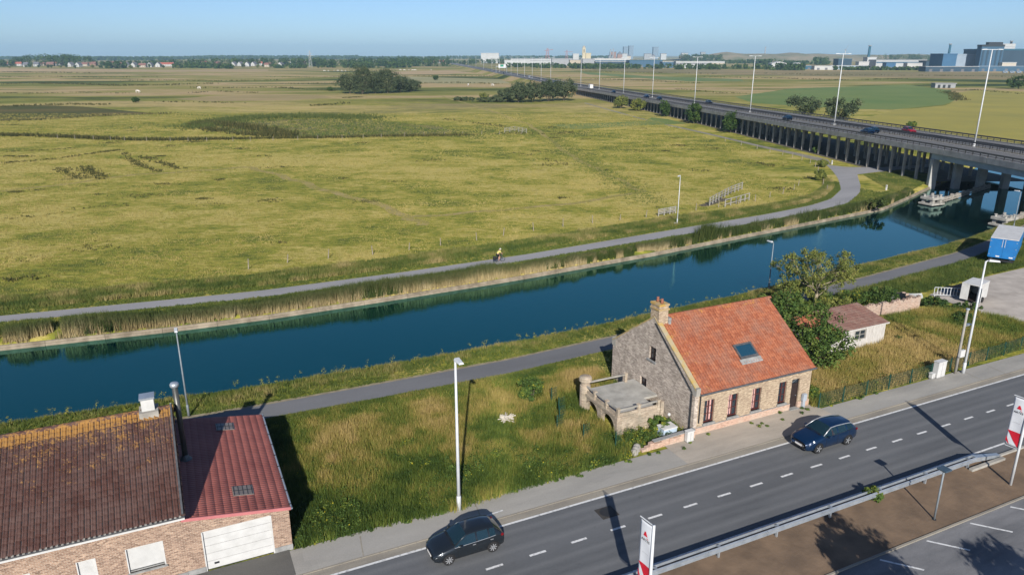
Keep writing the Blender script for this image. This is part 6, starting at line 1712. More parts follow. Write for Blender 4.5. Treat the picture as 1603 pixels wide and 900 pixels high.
# --- garden right of the farmhouse
LOT_B = [(28.7, 5.95), (40, 5.95), (60, 6.7), (60.2, 12), (57, 16.2), (54.4, 16.6), (46, 17.4), (44.1, 17.2), (44.1, 12.2), (35.5, 12.1), (35.2, 20), (28.7, 19)]
q = scatter(LOT_B, 21000, 22)
nz = vnoise(q[:, 0], q[:, 1], 3.2, 5) * 0.6 + vnoise(q[:, 0], q[:, 1], 1.1, 6) * 0.4
dry = np.where(q[:, 0] > 49, 0.48, 0.80) - np.clip((q[:, 0] - 52) / 8, 0, 1) * 0.2 - (q[:, 0] < 30.5) * 0.15
tn = np.clip(dry + (nz - 0.5) * 0.8, 0.02, 0.97)
tuft_field('garden_tall_grass', q, 0.55 + 0.4 * nz, 0.05, 8, M_grass, 6, 0.18, 0.45, tn, 'tall golden grass in the fenced garden')
# --- broad-leaved weeds, mostly along the street side of the lot
g = np.random.default_rng(31)
C = []; Rr = []
for k in range(620):
    s_ = g.uniform(-8.8, 12.5); t_ = 5.7 + abs(g.normal(0, 3.2))
    if t_ > 15: continue
    dens = vnoise(np.array([s_]), np.array([t_]), 2.2, 9)[0]
    if dens < 0.30: continue
    h_ = g.uniform(0.12, 0.38) + (0.2 if (1 < s_ < 7 and 7 < t_ < 10) else 0)
    x_, y_ = S_np(s_, t_); C.append((x_, y_, h_ * 0.8)); Rr.append((g.uniform(0.2, 0.45), g.uniform(0.2, 0.45), h_))
V, F, va = leaves(C, Rr, 60, 0.055, 33, 0.4, 0.6)
tag(link('leafy_weeds', np_mesh('leafy_weeds', V, F, va), M_weed), 'dense leafy weeds along the lot edge', None, None, 'stuff')
C = []; Rr = []
for k in range(260):
    s_ = g.uniform(28.8, 60); t_ = g.choice([g.uniform(6.1, 8), g.uniform(8, 16)])
    if 35 < s_ < 44.5 and t_ > 11.8: continue
    if s_ < 46 and g.uniform() < 0.55: continue
    h_ = g.uniform(0.3, 0.7); x_, y_ = S_np(s_, t_); C.append((x_, y_, h_ * 0.8)); Rr.append((g.uniform(0.3, 0.7), g.uniform(0.3, 0.7), h_))
for k in range(90):   # green edge in front of the terrace and along the old wall
    s_ = g.uniform(13.2, 17.4); t_ = g.uniform(6.7, 8.5); h_ = g.uniform(0.2, 0.45); x_, y_ = S_np(s_, t_); C.append((x_, y_, h_ * 0.7)); Rr.append((0.3, 0.3, h_))
for k in range(40):   # plants in the pavement joints
    s_ = g.uniform(-6, 36); t_ = 5.55 + g.normal(0, 0.12) if s_ < 15 or s_ > 29 else g.uniform(5.2, 6.4); h_ = g.uniform(0.05, 0.14)
    x_, y_ = S_np(s_, t_); C.append((x_, y_, h_ * 0.7 + 0.04)); Rr.append((0.16, 0.16, h_))
V, F, va = leaves(C, Rr, 55, 0.055, 34, 0.4, 0.6)
tag(link('garden_weeds', np_mesh('garden_weeds', V, F, va), M_weed), 'scattered leafy weeds in garden and pavement joints', None, None, 'stuff')
# --- near canal bank between towpath and water
g = np.random.default_rng(41)
s_ = g.uniform(-40, 110, 26000); f_ = g.uniform(0, 1, 26000)
lo = np.interp(s_, [p[0] for p in TP_HI], [p[1] for p in TP_HI]) + 0.25; hi = t_near(s_) - 0.1
t_ = lo + (hi - lo) * f_
nz = vnoise(s_, t_, 2.0, 7) * 0.5 + vnoise(s_, t_, 0.7, 8) * 0.5
z_ = np.where(t_ > t_near(s_) - 2.2, np.interp(t_ - t_near(s_), [-2.2, -1.2, -0.5, 0], [0, -0.2, -0.65, -1.05]), 0.0)
tuft_field('canal_bank_grass', np.stack([s_, t_], 1), 0.16 + 0.35 * nz * (f_ > 0.25), 0.045, 6, M_verge, 8, 0.12, 0.5, np.clip(0.42 + (nz - 0.5) * 1.0 + (f_ - 0.5) * 0.25, 0, 1), 'rough grass on the near canal bank', z_)
# yellow flowers on that bank
k_ = g.uniform(-35, 60, 260); t_ = t_near(k_) - np.abs(g.normal(0.8, 0.7, 260)) - 0.3
x_, y_ = S_np(k_, t_); C = np.stack([x_, y_, np.full(260, 0.15)], 1)
V, F, va = leaves(C, np.full((260, 3), 0.18), 16, 0.035, 45, 0.3, 1.0, np.full(260, 0.99))
tag(link('yellow_flowers', np_mesh('yellow_flowers', V, F, va), M_weed), 'yellow wild flowers along the canal bank', None, None, 'stuff')
# --- verge below the towpath, and the dark verge towards the yard
s_ = g.uniform(-9, 100, 22000); f_ = g.uniform(0, 1, 22000)
hi = np.interp(s_, [p[0] for p in TP_LO], [p[1] for p in TP_LO]) - 0.15
lo = np.where(s_ < 17.7, 20.3, np.where(s_ < 35, 17.5, np.where(s_ < 58, 18.6, np.interp(s_, [58, 66, 74, 82, 100], [20.6, 21.6, 22.2, 22.5, 24]))))
t_ = lo + (hi - lo) * f_
nz = vnoise(s_, t_, 2.4, 17) * 0.6 + vnoise(s_, t_, 0.8, 18) * 0.4
tuft_field('towpath_verge_grass', np.stack([s_, t_], 1), np.where(s_ < 30, 0.18, 0.45) * (0.6 + 0.8 * nz), 0.05, 6, M_verge, 9, 0.14, 0.5, np.clip(np.where(s_ < 45, 0.38, 0.30) + (nz - 0.5) * 0.8 - (f_ < 0.6) * (s_ > 50) * 0.12, 0, 1), 'green verge between towpath and gardens')
# --- reeds on the far bank
s_ = g.uniform(-70, 118, 32000); f_ = g.uniform(0, 1, 32000)
lo = t_far(s_) + 0.30; hi = np.interp(s_, [p[0] for p in CP_LO], [p[1] for p in CP_LO]) - 0.25
hi = np.minimum(hi, lo + np.where(s_ > 24, 2.0, 2.3))
t_ = lo + (hi - lo) * f_
nz = vnoise(s_, t_, 3.0, 27) * 0.5 + vnoise(s_, t_, 1.0, 28) * 0.5
left = np.clip((14 - s_) / 10, 0, 1)
keep = (g.uniform(0, 1, 32000) < np.where(s_ > 30, np.clip((nz - 0.15) * 2.4, 0.25, 1.0), 1.0))
hgt = np.where(s_ < 30, 1.25 + 0.5 * nz, 0.75 + 1.3 * np.clip(nz - 0.2, 0, 1)) * (1.05 - 0.45 * f_)
z_ = np.interp(t_ - t_far(s_), [0, 0.5, 2.4, 3.6], [-0.85, -0.42, -0.12, 0])
keep &= vnoise(s_, t_, 1.6, 29) > 0.22
hgt = hgt * (0.72 + 0.55 * vnoise(s_, t_ * 0 + 3.0, 5.0, 30))
is_reed = keep & (f_ < 0.62) & ((s_ < 34) | (nz > 0.55))
is_green = keep & ~is_reed
q = np.stack([s_, t_], 1)
tuft_field('straw_reeds', q[is_reed], hgt[is_reed], 0.05, 8, M_reed, 11, 0.14, 0.22, nz[is_reed], 'straw coloured reeds along the far quay', z_[is_reed])
tuft_field('green_reeds', q[is_green], hgt[is_green] * np.where(s_[is_green] < 22, 1.12, 0.8), 0.055, 8, M_reed_green, 12, 0.14, 0.25, np.clip(nz[is_green] * 0.9, 0, 1), 'dark green reeds behind the straw reeds', z_[is_green])
# --- taller reed clumps leaning over the quay
q = []; hh = []
for (s0_, n_, sp_, h_) in ((6.2, 90, 0.9, 1.7), (8.2, 60, 0.6, 1.5), (50.5, 60, 0.8, 1.6), (57.0, 150, 1.2, 2.6), (62.0, 60, 0.9, 1.5), (70.0, 60, 1.4, 1.6), (80.0, 90, 2.0, 1.7), (93.0, 90, 2.2, 1.9), (101.0, 80, 1.8, 1.7), (30.0, 40, 0.8, 1.2), (-20.0, 40, 0.8, 1.7)):
    ss = s0_ + g.normal(0, sp_, n_); q.append(np.stack([ss, t_far(ss) + 0.3 + np.abs(g.normal(0, 0.7, n_))], 1)); hh.append(h_ * g.uniform(0.6, 1.1, n_))
q = np.concatenate(q); hh = np.concatenate(hh)
tuft_field('reed_clumps', q, hh, 0.07, 16, M_reed_green, 17, 0.3, 0.4, np.clip(g.normal(0.35, 0.2, len(q)), 0, 1), 'tall dark reed clumps leaning over the far quay', -0.35)
# --- short grass between reeds and path
s_ = g.uniform(-70, 110, 14000); f_ = g.uniform(0, 1, 14000)
hi = np.interp(s_, [p[0] for p in CP_LO], [p[1] for p in CP_LO]) - 0.05; lo = t_far(s_) + 2.0
t_ = lo + (hi - lo) * f_; nz = vnoise(s_, t_, 2.0, 33)
tuft_field('quay_verge_grass', np.stack([s_, t_], 1), 0.15 + 0.2 * nz, 0.05, 6, M_verge, 16, 0.14, 0.5, np.clip(0.25 + (nz - 0.5) * 0.6, 0, 1), 'short green verge between reeds and cycle path', np.interp(t_ - t_far(s_), [0, 0.5, 2.4, 3.6], [-0.85, -0.42, -0.12, 0]))
# --- rough grass behind the cycle path
s_ = g.uniform(-70, 112, 46000); f_ = g.uniform(0, 1, 46000)
lo = np.interp(s_, [p[0] for p in CP_HI], [p[1] for p in CP_HI]) + 0.1
wd = np.where(s_ < 62, 6.5, np.interp(s_, [62, 80, 112], [6.5, 4.5, 4.0]))
t_ = lo + wd * f_
nz = vnoise(s_, t_, 2.8, 37) * 0.55 + vnoise(s_, t_, 0.9, 38) * 0.45
mown = (t_ - lo) < 1.6
hgt = np.where(mown, 0.10 + 0.1 * nz, 0.28 + 0.5 * nz)
tn = np.where(mown, 0.25 + 0.3 * (nz - 0.5), 0.55 + (nz - 0.5) * 1.1 - 0.22 * (np.abs(t_ - lo - 3.2) < 0.9))
tuft_field('path_side_grass', np.stack([s_, t_], 1), hgt, 0.06, 6, M_verge, 13, 0.16, 0.5, np.clip(tn, 0, 1), 'rough grass and umbels behind the cycle path')
# --- the grass bank below the bridge
q = scatter([(113, 66), (125, 82.5), (139, 83.5), (139, 76), (131.5, 71.2), (116, 64.2), (108, 61.5), (108, 66)], 6000, 61)
tuft_field('bridge_bank_grass', q, 0.22, 0.07, 6, M_verge, 14, 0.2, 0.5, np.clip(0.38 + (vnoise(q[:, 0], q[:, 1], 2, 3) - 0.5) * 0.5, 0, 1), 'green bank before the bridge pier')
# --- meadow tufts in view
g = np.random.default_rng(51)
n = 150000
Y = 72 + 260 * g.uniform(0, 1, n) ** 1.5
X = g.uniform(-0.76, 0.70, n) * (Y * 1.02 + 4)
dx_, dy_ = X - OX, Y - OY
s_ = dx_ * RX + dy_ * RY; t_ = -dx_ * RY + dy_ * RX
ok = (t_ > np.interp(s_, [p[0] for p in CP_HI], [p[1] for p in CP_HI]) + 5.5) & (X < np.array([xn(y) for y in Y]) - 13)
ok &= ~((s_ > 104) & (t_ < 100))
X, Y = X[ok], Y[ok]
nz = vnoise(X, Y, 9.0, 47) * 0.4 + vnoise(X, Y, 3.0, 48) * 0.35 + vnoise(X, Y, 1.0, 49) * 0.25
tuft_field('meadow_grass_tufts', np.stack([X, Y], 1), (0.07 + 0.20 * nz) * (1 + (Y - 80) / 320), 0.07 + (Y - 70) / 2200, 4, M_mead, 15, 0.25, 0.7, np.clip(0.48 + (nz - 0.5) * 1.1, 0, 1), 'grazed meadow grass in low uneven tufts', 0.0, True)

# --- dark rush patches and reedy ditches (each polyline: points, half width, height, tufts per metre)
RUSH = [([(-166.96, 240.9), (-152.65, 237.97), (-137.6, 233.24), (-118.26, 226.92), (-106.07, 226.04), (-93.05, 227.8)], 2.2, 1.2, 60), ([(-93.05, 227.8), (-74.44, 231.4), (-56.84, 233.24), (-41.32, 237.01), (-23.04, 238.94), (-14.89, 240.9)], 1.8, 1.0, 48),
        ([(-14.89, 240.9), (-0.32, 245.94), (14.44, 243.9), (22.45, 251.18)], 1.2, 0.6, 9),
        ([(-115.75, 274.53), (-115.66, 285.09), (-97.91, 269.53), (-79.93, 249.06), (-72.49, 237.01)], 4.5, 1.6, 60), ([(-108.5, 262.35), (-94.99, 249.06), (-83.64, 240.9), (-74.13, 237.01)], 3.0, 1.3, 40),
        ([(-123.75, 176.48), (-119.69, 179.79), (-116.27, 183.23), (-113.44, 188.01), (-111.04, 195.64), (-107.72, 202.48)], 1.1, 0.5, 16), ([(-104.18, 168.19), (-97.06, 159.71), (-90.85, 153.66)], 1.6, 0.5, 20), ([(-100.14, 170.19), (-93.65, 162.44), (-86.79, 153.66)], 1.8, 0.6, 26),
        ([(-103.37, 195.64), (-95.47, 183.23), (-85.98, 170.19), (-79.1, 163.37)], 1.1, 0.45, 16), ([(-94.57, 188.01), (-87.99, 180.92), (-82.33, 174.33), (-76.47, 167.2)], 1.3, 0.5, 18),
        ([(-137.5, 196.98), (-129.75, 201.07), (-122.52, 206.8)], 1.5, 0.4, 10), ([(-438.34, 688.91), (-394.57, 673.76), (-336.35, 638.62), (-301.58, 645.35), (-269.11, 681.25)], 5.5, 1.6, 7), ([(-447.61, 659.25), (-444.17, 688.91)], 5, 1.2, 5),
        ([(-256.56, 374.45), (-246.36, 388.97), (-229.33, 394.06), (-211.15, 391.5)], 4.0, 1.2, 9), ([(-202.28, 293.55), (-188.24, 299.46), (-178.13, 318.68), (-161.3, 329.22), (-151.64, 332.88)], 2.6, 0.9, 8), ([(-195.62, 415.8), (-177.88, 415.8), (-145.57, 404.64)], 3, 0.8, 5),
        ([(-100.94, 453.19), (-92.07, 467.17)], 2.5, 0.7, 14), ([(-102.2, 384.01), (-94.12, 391.5), (-90.31, 404.64)], 3.0, 1.1, 16), ([(-779.17, 1153.51), (-695.1, 1112.03), (-589.67, 1073.41)], 12, 1.6, 3), ([(-219.39, 514.68), (-210.67, 537.41), (-175.64, 514.68)], 3, 0.9, 5),
        ([(-94.2, 688.91), (-48.62, 704.75), (-12.27, 673.76)], 5, 1.3, 5), ([(-28.98, 302.51), (-20.57, 293.55), (-2.67, 269.53)], 2.0, 0.6, 8), ([(-124.68, 914.38), (-64.82, 942.33), (-16.12, 888.02)], 9, 1.4, 3), ([(-191.2, 606.92), (-161.13, 572.76), (-122.72, 542.19)], 5, 1.0, 6),
        ([(-601.07, 888.02), (-548.92, 901.01), (-467.72, 863.13), (-421.09, 888.02)], 6, 1.3, 3), ([(-391.48, 756.9), (-355.33, 776.02), (-291.89, 747.68), (-243.78, 776.02)], 5, 1.2, 4), ([(-255.6, 600.95), (-225.73, 589.35), (-196.34, 606.92)], 4, 1.1, 5), ([(-286.1, 888.02), (-219.82, 863.13), (-181.11, 888.02)], 6, 1.2, 3), ([(-350.63, 514.68), (-323.36, 506.11), (-303.18, 523.54), (-258.82, 506.11)], 3, 0.8, 5), ([(-206.27, 673.76), (-164.19, 688.91), (-146.04, 659.25)], 4, 1, 5),
        ([(88.76, 817.29), (133.48, 756.9), (174.11, 688.91)], 4, 1.0, 5), ([(223.86, 888.02), (286.57, 851.2), (340.24, 776.02), (427.22, 817.29)], 6, 1.2, 4), ([(99.44, 1198.19), (182.81, 1092.38), (278.66, 1037.36)], 7, 1.4, 3), ([(342.58, 1073.41), (408.89, 972.03), (539.67, 942.33), (598.82, 888.02)], 7, 1.4, 3), ([(307.05, 532.71), (285.24, 482.01), (254.64, 427.57)], 4, 1.3, 8), ([(125.65, 572.76), (143.71, 514.68), (162.87, 506.11)], 3, 0.8, 5), ([(342.89, 562.2), (339.32, 497.82)], 3, 1.0, 5),
        ([(58.79, 177.57), (60.81, 174.33), (61.67, 170.19)], 1.2, 0.5, 14), ([(32.33, 202.48), (36, 198.32)], 1.5, 0.4, 8), ([(9.36, 183.23), (13.51, 174.33)], 2.0, 0.45, 10), ([(-0.26, 195.64), (4.73, 190.49)], 1.8, 0.4, 9),
        ([(-81.23, 113.09), (-77.23, 116.45), (-73.44, 122.67), (-68.01, 124.89)], 1.2, 0.3, 8), ([(-59.43, 80.59), (-57.11, 81.61), (-53.66, 82.12)], 0.9, 0.5, 12)]
P = []; Hh = []
g = np.random.default_rng(71)
for (pts, hw, h_, per) in RUSH:
    p = np.array(pts); d = np.r_[0, np.cumsum(np.hypot(*np.diff(p, axis=0).T))]
    m_ = max(20, int(d[-1] * per * 0.32))
    u = g.uniform(0, d[-1], m_)
    gate = vnoise(u, np.full(m_, hw * 3.1), 9.0, 77) + g.normal(0, 0.14, m_); u = u[gate > 0.36]; m_ = len(u)
    x = np.interp(u, d, p[:, 0]) + g.normal(0, hw * 0.5, m_) * 1.2; y = np.interp(u, d, p[:, 1]) + g.normal(0, hw * 0.5, m_)
    P.append(np.stack([x, y, np.zeros(m_)], 1)); Hh.append(h_ * g.uniform(0.5, 1.1, m_))
# stray rush tussocks over the meadow
for k in range(60):
    y = 85 + 200 * g.uniform() ** 1.2; x = g.uniform(-0.72, 0.45) * y
    if x > xn(y) - 16: continue
    dx_, dy_ = x - OX, y - OY; t1 = -dx_ * RY + dy_ * RX
    if t1 < 66: continue
    m_ = int(g.integers(8, 46)); sp = g.uniform(0.3, 1.3)
    P.append(np.stack([x + g.normal(0, sp * 1.5, m_), y + g.normal(0, sp, m_), np.zeros(m_)], 1)); Hh.append(np.full(m_, g.uniform(0.15, 0.35)))
P = np.concatenate(P); Hh = np.concatenate(Hh)
V, F, va = blades(P, Hh, 0.10 + P[:, 1] / 2200.0, 6, 0.35, 0.45, 72)
tag(link('rush_tussocks', np_mesh('rush_tussocks', V, F, va), M_rush), 'dark rushes and reedy ditches in the meadow', None, None, 'stuff')
# greener furrow running across the meadow
p = np.array([(12.31, 235.11), (14.51, 212.85), (16.79, 195.64), (19.91, 170.19), (22.12, 153.66), (23.79, 135.2), (24.72, 127.18)]); d = np.r_[0, np.cumsum(np.hypot(*np.diff(p, axis=0).T))]
u = g.uniform(0, d[-1], 2600)
q = np.stack([np.interp(u, d, p[:, 0]) + g.normal(0, 2.2, 2600), np.interp(u, d, p[:, 1]) + g.normal(0, 1.2, 2600)], 1)
tuft_field('furrow_grass', q, 0.22, 0.12, 5, M_verge, 83, 0.3, 0.6, np.clip(g.normal(0.32, 0.15, 2600), 0, 1), 'lusher green grass along a furrow in the meadow', 0.0, True)
# marshy pool inside the reed ring
sheet('marsh_hollow', [(-115.37, 277.1), (-114.12, 290.68), (-104.34, 302.51), (-78.35, 302.51), (-50.85, 293.55), (-25.9, 269.53), (-19.41, 251.18), (-33.64, 240.9), (-57.72, 237.01), (-74.13, 237.01), (-94.99, 249.06)], 0.02,
      mat('marsh_ground', (0.065, 0.09, 0.02), (0.16, 0.14, 0.04), 0.06, 0.95, pos='world', stretch=(0.5, 1, 1), bump=0.8, bscale=1.2), 'world')
q = scatter([(-115.37, 277.1), (-114.12, 290.68), (-104.34, 302.51), (-78.35, 302.51), (-50.85, 293.55), (-25.9, 269.53), (-19.41, 251.18), (-33.64, 240.9), (-57.72, 237.01), (-74.13, 237.01), (-94.99, 249.06)], 2600, 81)
nz = vnoise(q[:, 0], q[:, 1], 9, 5)
q = q[nz > 0.38]
tuft_field('marsh_tussocks', q, 0.55, 0.2, 6, M_verge, 82, 0.5, 0.5, np.clip(g.uniform(0, 0.6, len(q)), 0, 1), 'mixed tussocks in the marshy hollow', 0.0, True)

# ------------------------------------------------------------------ trees and shrubs
def shrub(name, x, y, w, h, label, material, seed, clumps=40, per=70, leaf=0.12, group=None, cat='shrub', squash=1.0, trunk=True, lift=0.0, loose=1.0):
    g = np.random.default_rng(seed)
    o = thing(name, (x, y, 0), 0, label, cat, group)
    d = g.normal(0, 1, (clumps, 3)); d /= np.linalg.norm(d, axis=1, keepdims=True)
    q = g.uniform(0.25, 1, (clumps, 1)) ** 0.5
    C = d * q * np.array([w / 2 * 0.82, w / 2 * 0.82 * squash, h / 2 * 0.80]); C[:, 2] += h * 0.52 + lift
    az = np.arctan2(C[:, 1], C[:, 0]); lob = 1 + 0.16 * np.sin(az * 3 + seed) + 0.12 * np.sin(az * 5 + seed * 2 + C[:, 2])
    C[:, 0] *= lob; C[:, 1] *= lob
    rr = g.uniform(0.07, 0.25, (clumps, 1)) * loose * min(w, h) * np.ones((1, 3))
    V, F, va = leaves(C, rr, per, leaf, seed + 1, 0.35, 0.5)
    k = V[:, 2] < 0.02; V[k, 2] = 0.02
    link('crown', np_mesh('crown', V, F, va), material, o)
    if trunk:
        mb = MB()
        for k in range(5):
            a = g.uniform(0, 6.28); e = C[int(g.integers(clumps))]
            mb.tube([(0.1 * math.cos(a), 0.1 * math.sin(a), -0.05), (e[0] * 0.35, e[1] * 0.35, h * 0.3), (e[0] * 0.8, e[1] * 0.8, e[2])], [0.03 * h / 2 + 0.02, 0.02 * h / 2 + 0.012, 0.012], 6)
        mb.build('trunk', M_bark_dark, o)
    return o
def sp(s, t): p = S(s, t); return p[0], p[1]
shrub('round_shrub', *sp(10.2, 16.0), 2.5, 2.1, 'round dark green shrub alone in the vacant lot', M_weed, 101, 34, 90, 0.075)
# green reeds ringing the hollow
p = np.array([(-112.7, 267.1), (-115.51, 287.86), (-110.63, 305.61), (-97.82, 315.31), (-76.17, 315.31), (-58.14, 305.61)]); d = np.r_[0, np.cumsum(np.hypot(*np.diff(p, axis=0).T))]
u = g.uniform(0, d[-1], 2400)
q = np.stack([np.interp(u, d, p[:, 0]) + g.normal(0, 4, 2400), np.interp(u, d, p[:, 1]) + g.normal(0, 6, 2400)], 1)
tuft_field('hollow_reeds', q, 1.2, 0.22, 6, M_reed_green, 84, 0.5, 0.3, np.clip(g.normal(0.6, 0.25, 2400), 0, 1), 'green reeds ringing the marshy hollow', 0.0, True)
# heap of cut branches
o = site_thing('branch_heap', 6.96, 13.6, 'heap of pale cut branches in the vacant lot', 'branch heap')
for k in range(26):
    a = rnd.uniform(0, 6.28); r_ = rnd.uniform(0.2, 0.7); mb = MB()
    mb.tube([(-r_ * math.cos(a) + rnd.gauss(0, .15), -r_ * math.sin(a), 0.3 + rnd.uniform(-.05, .3)), (r_ * math.cos(a), r_ * math.sin(a) + rnd.gauss(0, .15), 0.35 + rnd.uniform(0, .3))], 0.035, 5)
    mb.build('branch', mat('bleached_branch', (0.55, 0.50, 0.42)) if k == 0 else o.children[0].data.materials[0], o)
# dense tree and bushes between the farmhouse and the shed
shrub('dense_bush', *sp(34.2, 10.6), 5.4, 4.9, 'dense dark green bush hiding the left end of the shed', M_leaf_mid, 111, 120, 48, 0.11, loose=0.62)
shrub('dense_bush', *sp(35.4, 16.4), 6.2, 5.4, 'dense dark bush behind the farmhouse right corner', M_leaf_mid, 113, 110, 55, 0.12, loose=0.7)
shrub('dense_bush', *sp(38.8, 15.2), 4.8, 4.2, 'dark bush overhanging the shed roof', M_leaf_mid, 115, 80, 50, 0.11, loose=0.7)
shrub('dense_bush', *sp(36.5, 20.3), 5.0, 3.2, 'yellow-green bush on the towpath side behind the farmhouse', M_weed, 117, 70, 80, 0.11)
for k, (s_, t_, w, h, m_, lab) in enumerate(((42.5, 20.0, 3.5, 1.9, M_weed, 'low green bush under the sparse tree'), (46.5, 20.0, 4.5, 2.1, M_leaf_olive, 'olive bush left of the ruined wall behind the shed'),
        (50.5, 20.3, 4.5, 2.0, M_weed, 'green bush behind the ruined wall middle'), (54.0, 20.6, 3.8, 1.9, M_leaf_dark, 'dark green bush behind the ruined wall right end'), (47.6, 23.2, 3.0, 1.9, M_weed, 'bright green bush beside the towpath below the sparse tree'),
        (57.5, 17.2, 2.6, 1.3, M_leaf_dark, 'dark bush at the corner of the ruined wall'), (59.0, 14.6, 2.8, 1.2, M_leaf_dark, 'dark bush at the yard edge near the white trailer'), (56.0, 13.2, 3.0, 1.0, M_leaf_dark, 'low dark bramble patch in the dry garden'),
        (45.3, 12.0, 1.3, 0.8, M_leaf_dark, 'small dark bush at the right corner of the shed'), (29.4, 6.9, 1.3, 1.3, M_weed, 'small green bush between farmhouse corner and mesh fence'),
        (16.2, 8.1, 2.0, 1.0, M_weed, 'green nettle clump in front of the terrace'), (22.5, -4.1, 1.2, 0.9, M_weed, 'small green bush growing through the guard rail'))):
    shrub('garden_bush', *sp(s_, t_), w, h, lab, m_, 121 + 3 * k, 44, 75, 0.085 if w > 1.5 else 0.06, 'bushes around the gardens')
# sparse tree with pale limbs
def sparse_tree(x, y, h, w, label, seed):
    g = random.Random(seed)
    o = thing('sparse_tree', (x, y, 0), 0, label, 'tree')
    mb = MB(); mb.tube([(0, 0, -0.1), (0.08, 0.05, h * 0.12), (0.1, 0.02, h * 0.24)], [0.22, 0.18, 0.16], 8); mb.build('trunk', M_bark, o, True)
    tips = []; limbs = MB()
    def grow(p, d, ln, r_, lv):
        q = p + d * ln
        m_ = p + d * (ln * 0.5) + Vector((g.gauss(0, .06), g.gauss(0, .06), 0.06)) * ln
        limbs.tube([p, m_, q], [r_, r_ * 0.82, r_ * 0.62], 6)
        if lv >= 4: tips.append(q); return
        if lv >= 2: tips.append(q)
        for k in range(2 if g.random() < 0.55 else 3):
            nd = (d + Vector((g.gauss(0, .42), g.gauss(0, .42), g.gauss(0.12, .22)))).normalized()
            grow(q, nd, ln * g.uniform(0.62, 0.85), r_ * 0.62, lv + 1)
    for k in range(7):
        a = k * 0.9 + g.uniform(-.3, .3); el = g.uniform(0.55, 1.15)
        d = Vector((math.cos(a) * math.cos(el) * w / h * 1.05, math.sin(a) * math.cos(el) * w / h * 1.05, math.sin(el))).normalized()
        grow(Vector((0.1, 0.02, h * (0.18 + 0.02 * k % 3))), d, h * 0.27, 0.075, 1)
    limbs.build('limbs', M_bark, o, True)
    C = np.array([tuple(t) for t in tips]); gg = np.random.default_rng(seed)
    d_ = gg.normal(0, 1, (110, 3)); d_ /= np.linalg.norm(d_, axis=1, keepdims=True); d_[:, 2] = np.abs(d_[:, 2]) * 1.0 - 0.15
    C = np.concatenate([C, d_ * np.array([w * 0.46, w * 0.46, h * 0.5]) * gg.uniform(0.6, 1.0, (110, 1)) + np.array([0, 0, h * 0.42])])
    V, F, va = leaves(C, np.full((len(C), 3), 0.46), 34, 0.095, seed + 2, 0.1, 0.4)
    link('crown', np_mesh('crown', V, F, va), M_leaf_olive, o)
sparse_tree(*sp(46.0, 22.2), 7.0, 8.6, 'sparse tree with pale spreading limbs beside the canal', 5)
shrub('low_tree', *sp(42.3, 22.4), 2.6, 4.4, 'small leafy tree leaning at the left of the sparse tree', M_leaf_olive, 171, 34, 45, 0.10, cat='tree')
# far-bank bushes over the water
for k, (px_, w, h, lab) in enumerate((        ((95.71, 54.79), 4.5, 2.0, 'dark bush on the far bank before the dolphin'),)):
    x, y = sp(*px_)
    shrub('quay_bush', x, y + 0.8, w, h, lab, M_reed_green, 201 + 3 * k, 30, 70, 0.13)
# hedges and trees around the viaduct
for k, (px_, w, h, m_, lab) in enumerate((((69.14, 282.38), 7.0, 8.2, M_leaf_dark, 'ivy clad bush against the viaduct columns, right of the two shrubs'), ((73.47, 249.06), 6.5, 6.8, M_leaf_dark, 'dark green tree standing before the viaduct columns'), ((64.54, 315.31), 5.5, 7.4, M_leaf_dark, 'narrow ivy bush on a viaduct column'),
        ((58.61, 348.38), 9, 5.5, M_leaf_olive, 'olive shrub by the viaduct, right of the two'), ((53.28, 365.35), 8.0, 6.2, M_leaf_olive, 'olive shrub by the viaduct, left of the two'), ((81.21, 195.64), 2.4, 2.0, M_weed, 'green bush at the path edge below the viaduct'),
        ((64.15, 151.19), 2.2, 2.3, M_leaf_olive, 'scraggy half-bare bush at the path bend'), ((72.4, 170.19), 2.6, 1.8, M_leaf_olive, 'low scraggy hedge piece along the path bend'),
        ((124.54, 318.68), 16, 10, M_leaf_willow, 'grey-green willow beyond the motorway, left of the pair'), ((130.86, 296.48), 19, 10.5, M_leaf_willow, 'grey-green willow beyond the motorway, right of the pair'),
        ((385.21, 572.76), 22, 11, M_leaf_dark, 'dark round tree at the right edge of the far fields'), ((144.02, 267.1), 4, 2.2, M_weed, 'green bush peeping over the far guard rail'),
        ((-205.96, 410.15), 4.0, 3.0, M_leaf_dark, 'single dark bush in the left meadow'), ((-78.42, 776.02), 7.0, 5.0, M_leaf_dark, 'small dark bush in the hay field by the bush clump'), ((-131.01, 542.19), 5.0, 3.0, M_leaf_dark, 'small dark bush left of the big bush clump'),
        ((-16.93, 446.51), 6.5, 3.6, M_leaf_olive, 'yellowish bush in front of the willow thicket'))):
    shrub('field_bush', px_[0], px_[1], w, h, lab, m_, 301 + 3 * k, 46, 80, 0.16 + w * 0.012, 'bushes and trees in the fields')
# big bush clump in the meadow
for k, (px_, w, h, lab) in enumerate((((-109.08, 506.11), 18, 13.5, 'left bush of the big clump in the meadow'), ((-99.28, 497.82), 19, 20, 'tallest pointed willow of the big meadow clump'), ((-92.3, 506.11), 17, 14, 'second willow from the right in the big meadow clump'),
        ((-84.38, 510.36), 21, 17, 'round willow right of the tallest in the meadow clump'), ((-77.19, 523.54), 17, 11, 'low bush right of centre in the meadow clump'), ((-71.9, 537.41), 14, 9, 'right end bush of the big meadow clump'))):
    shrub('clump_willow', px_[0], px_[1], w, h, lab, M_leaf_willow, 401 + 3 * k, 100, 80, 0.34, 'willows of the meadow clump', 'tree', 0.7)
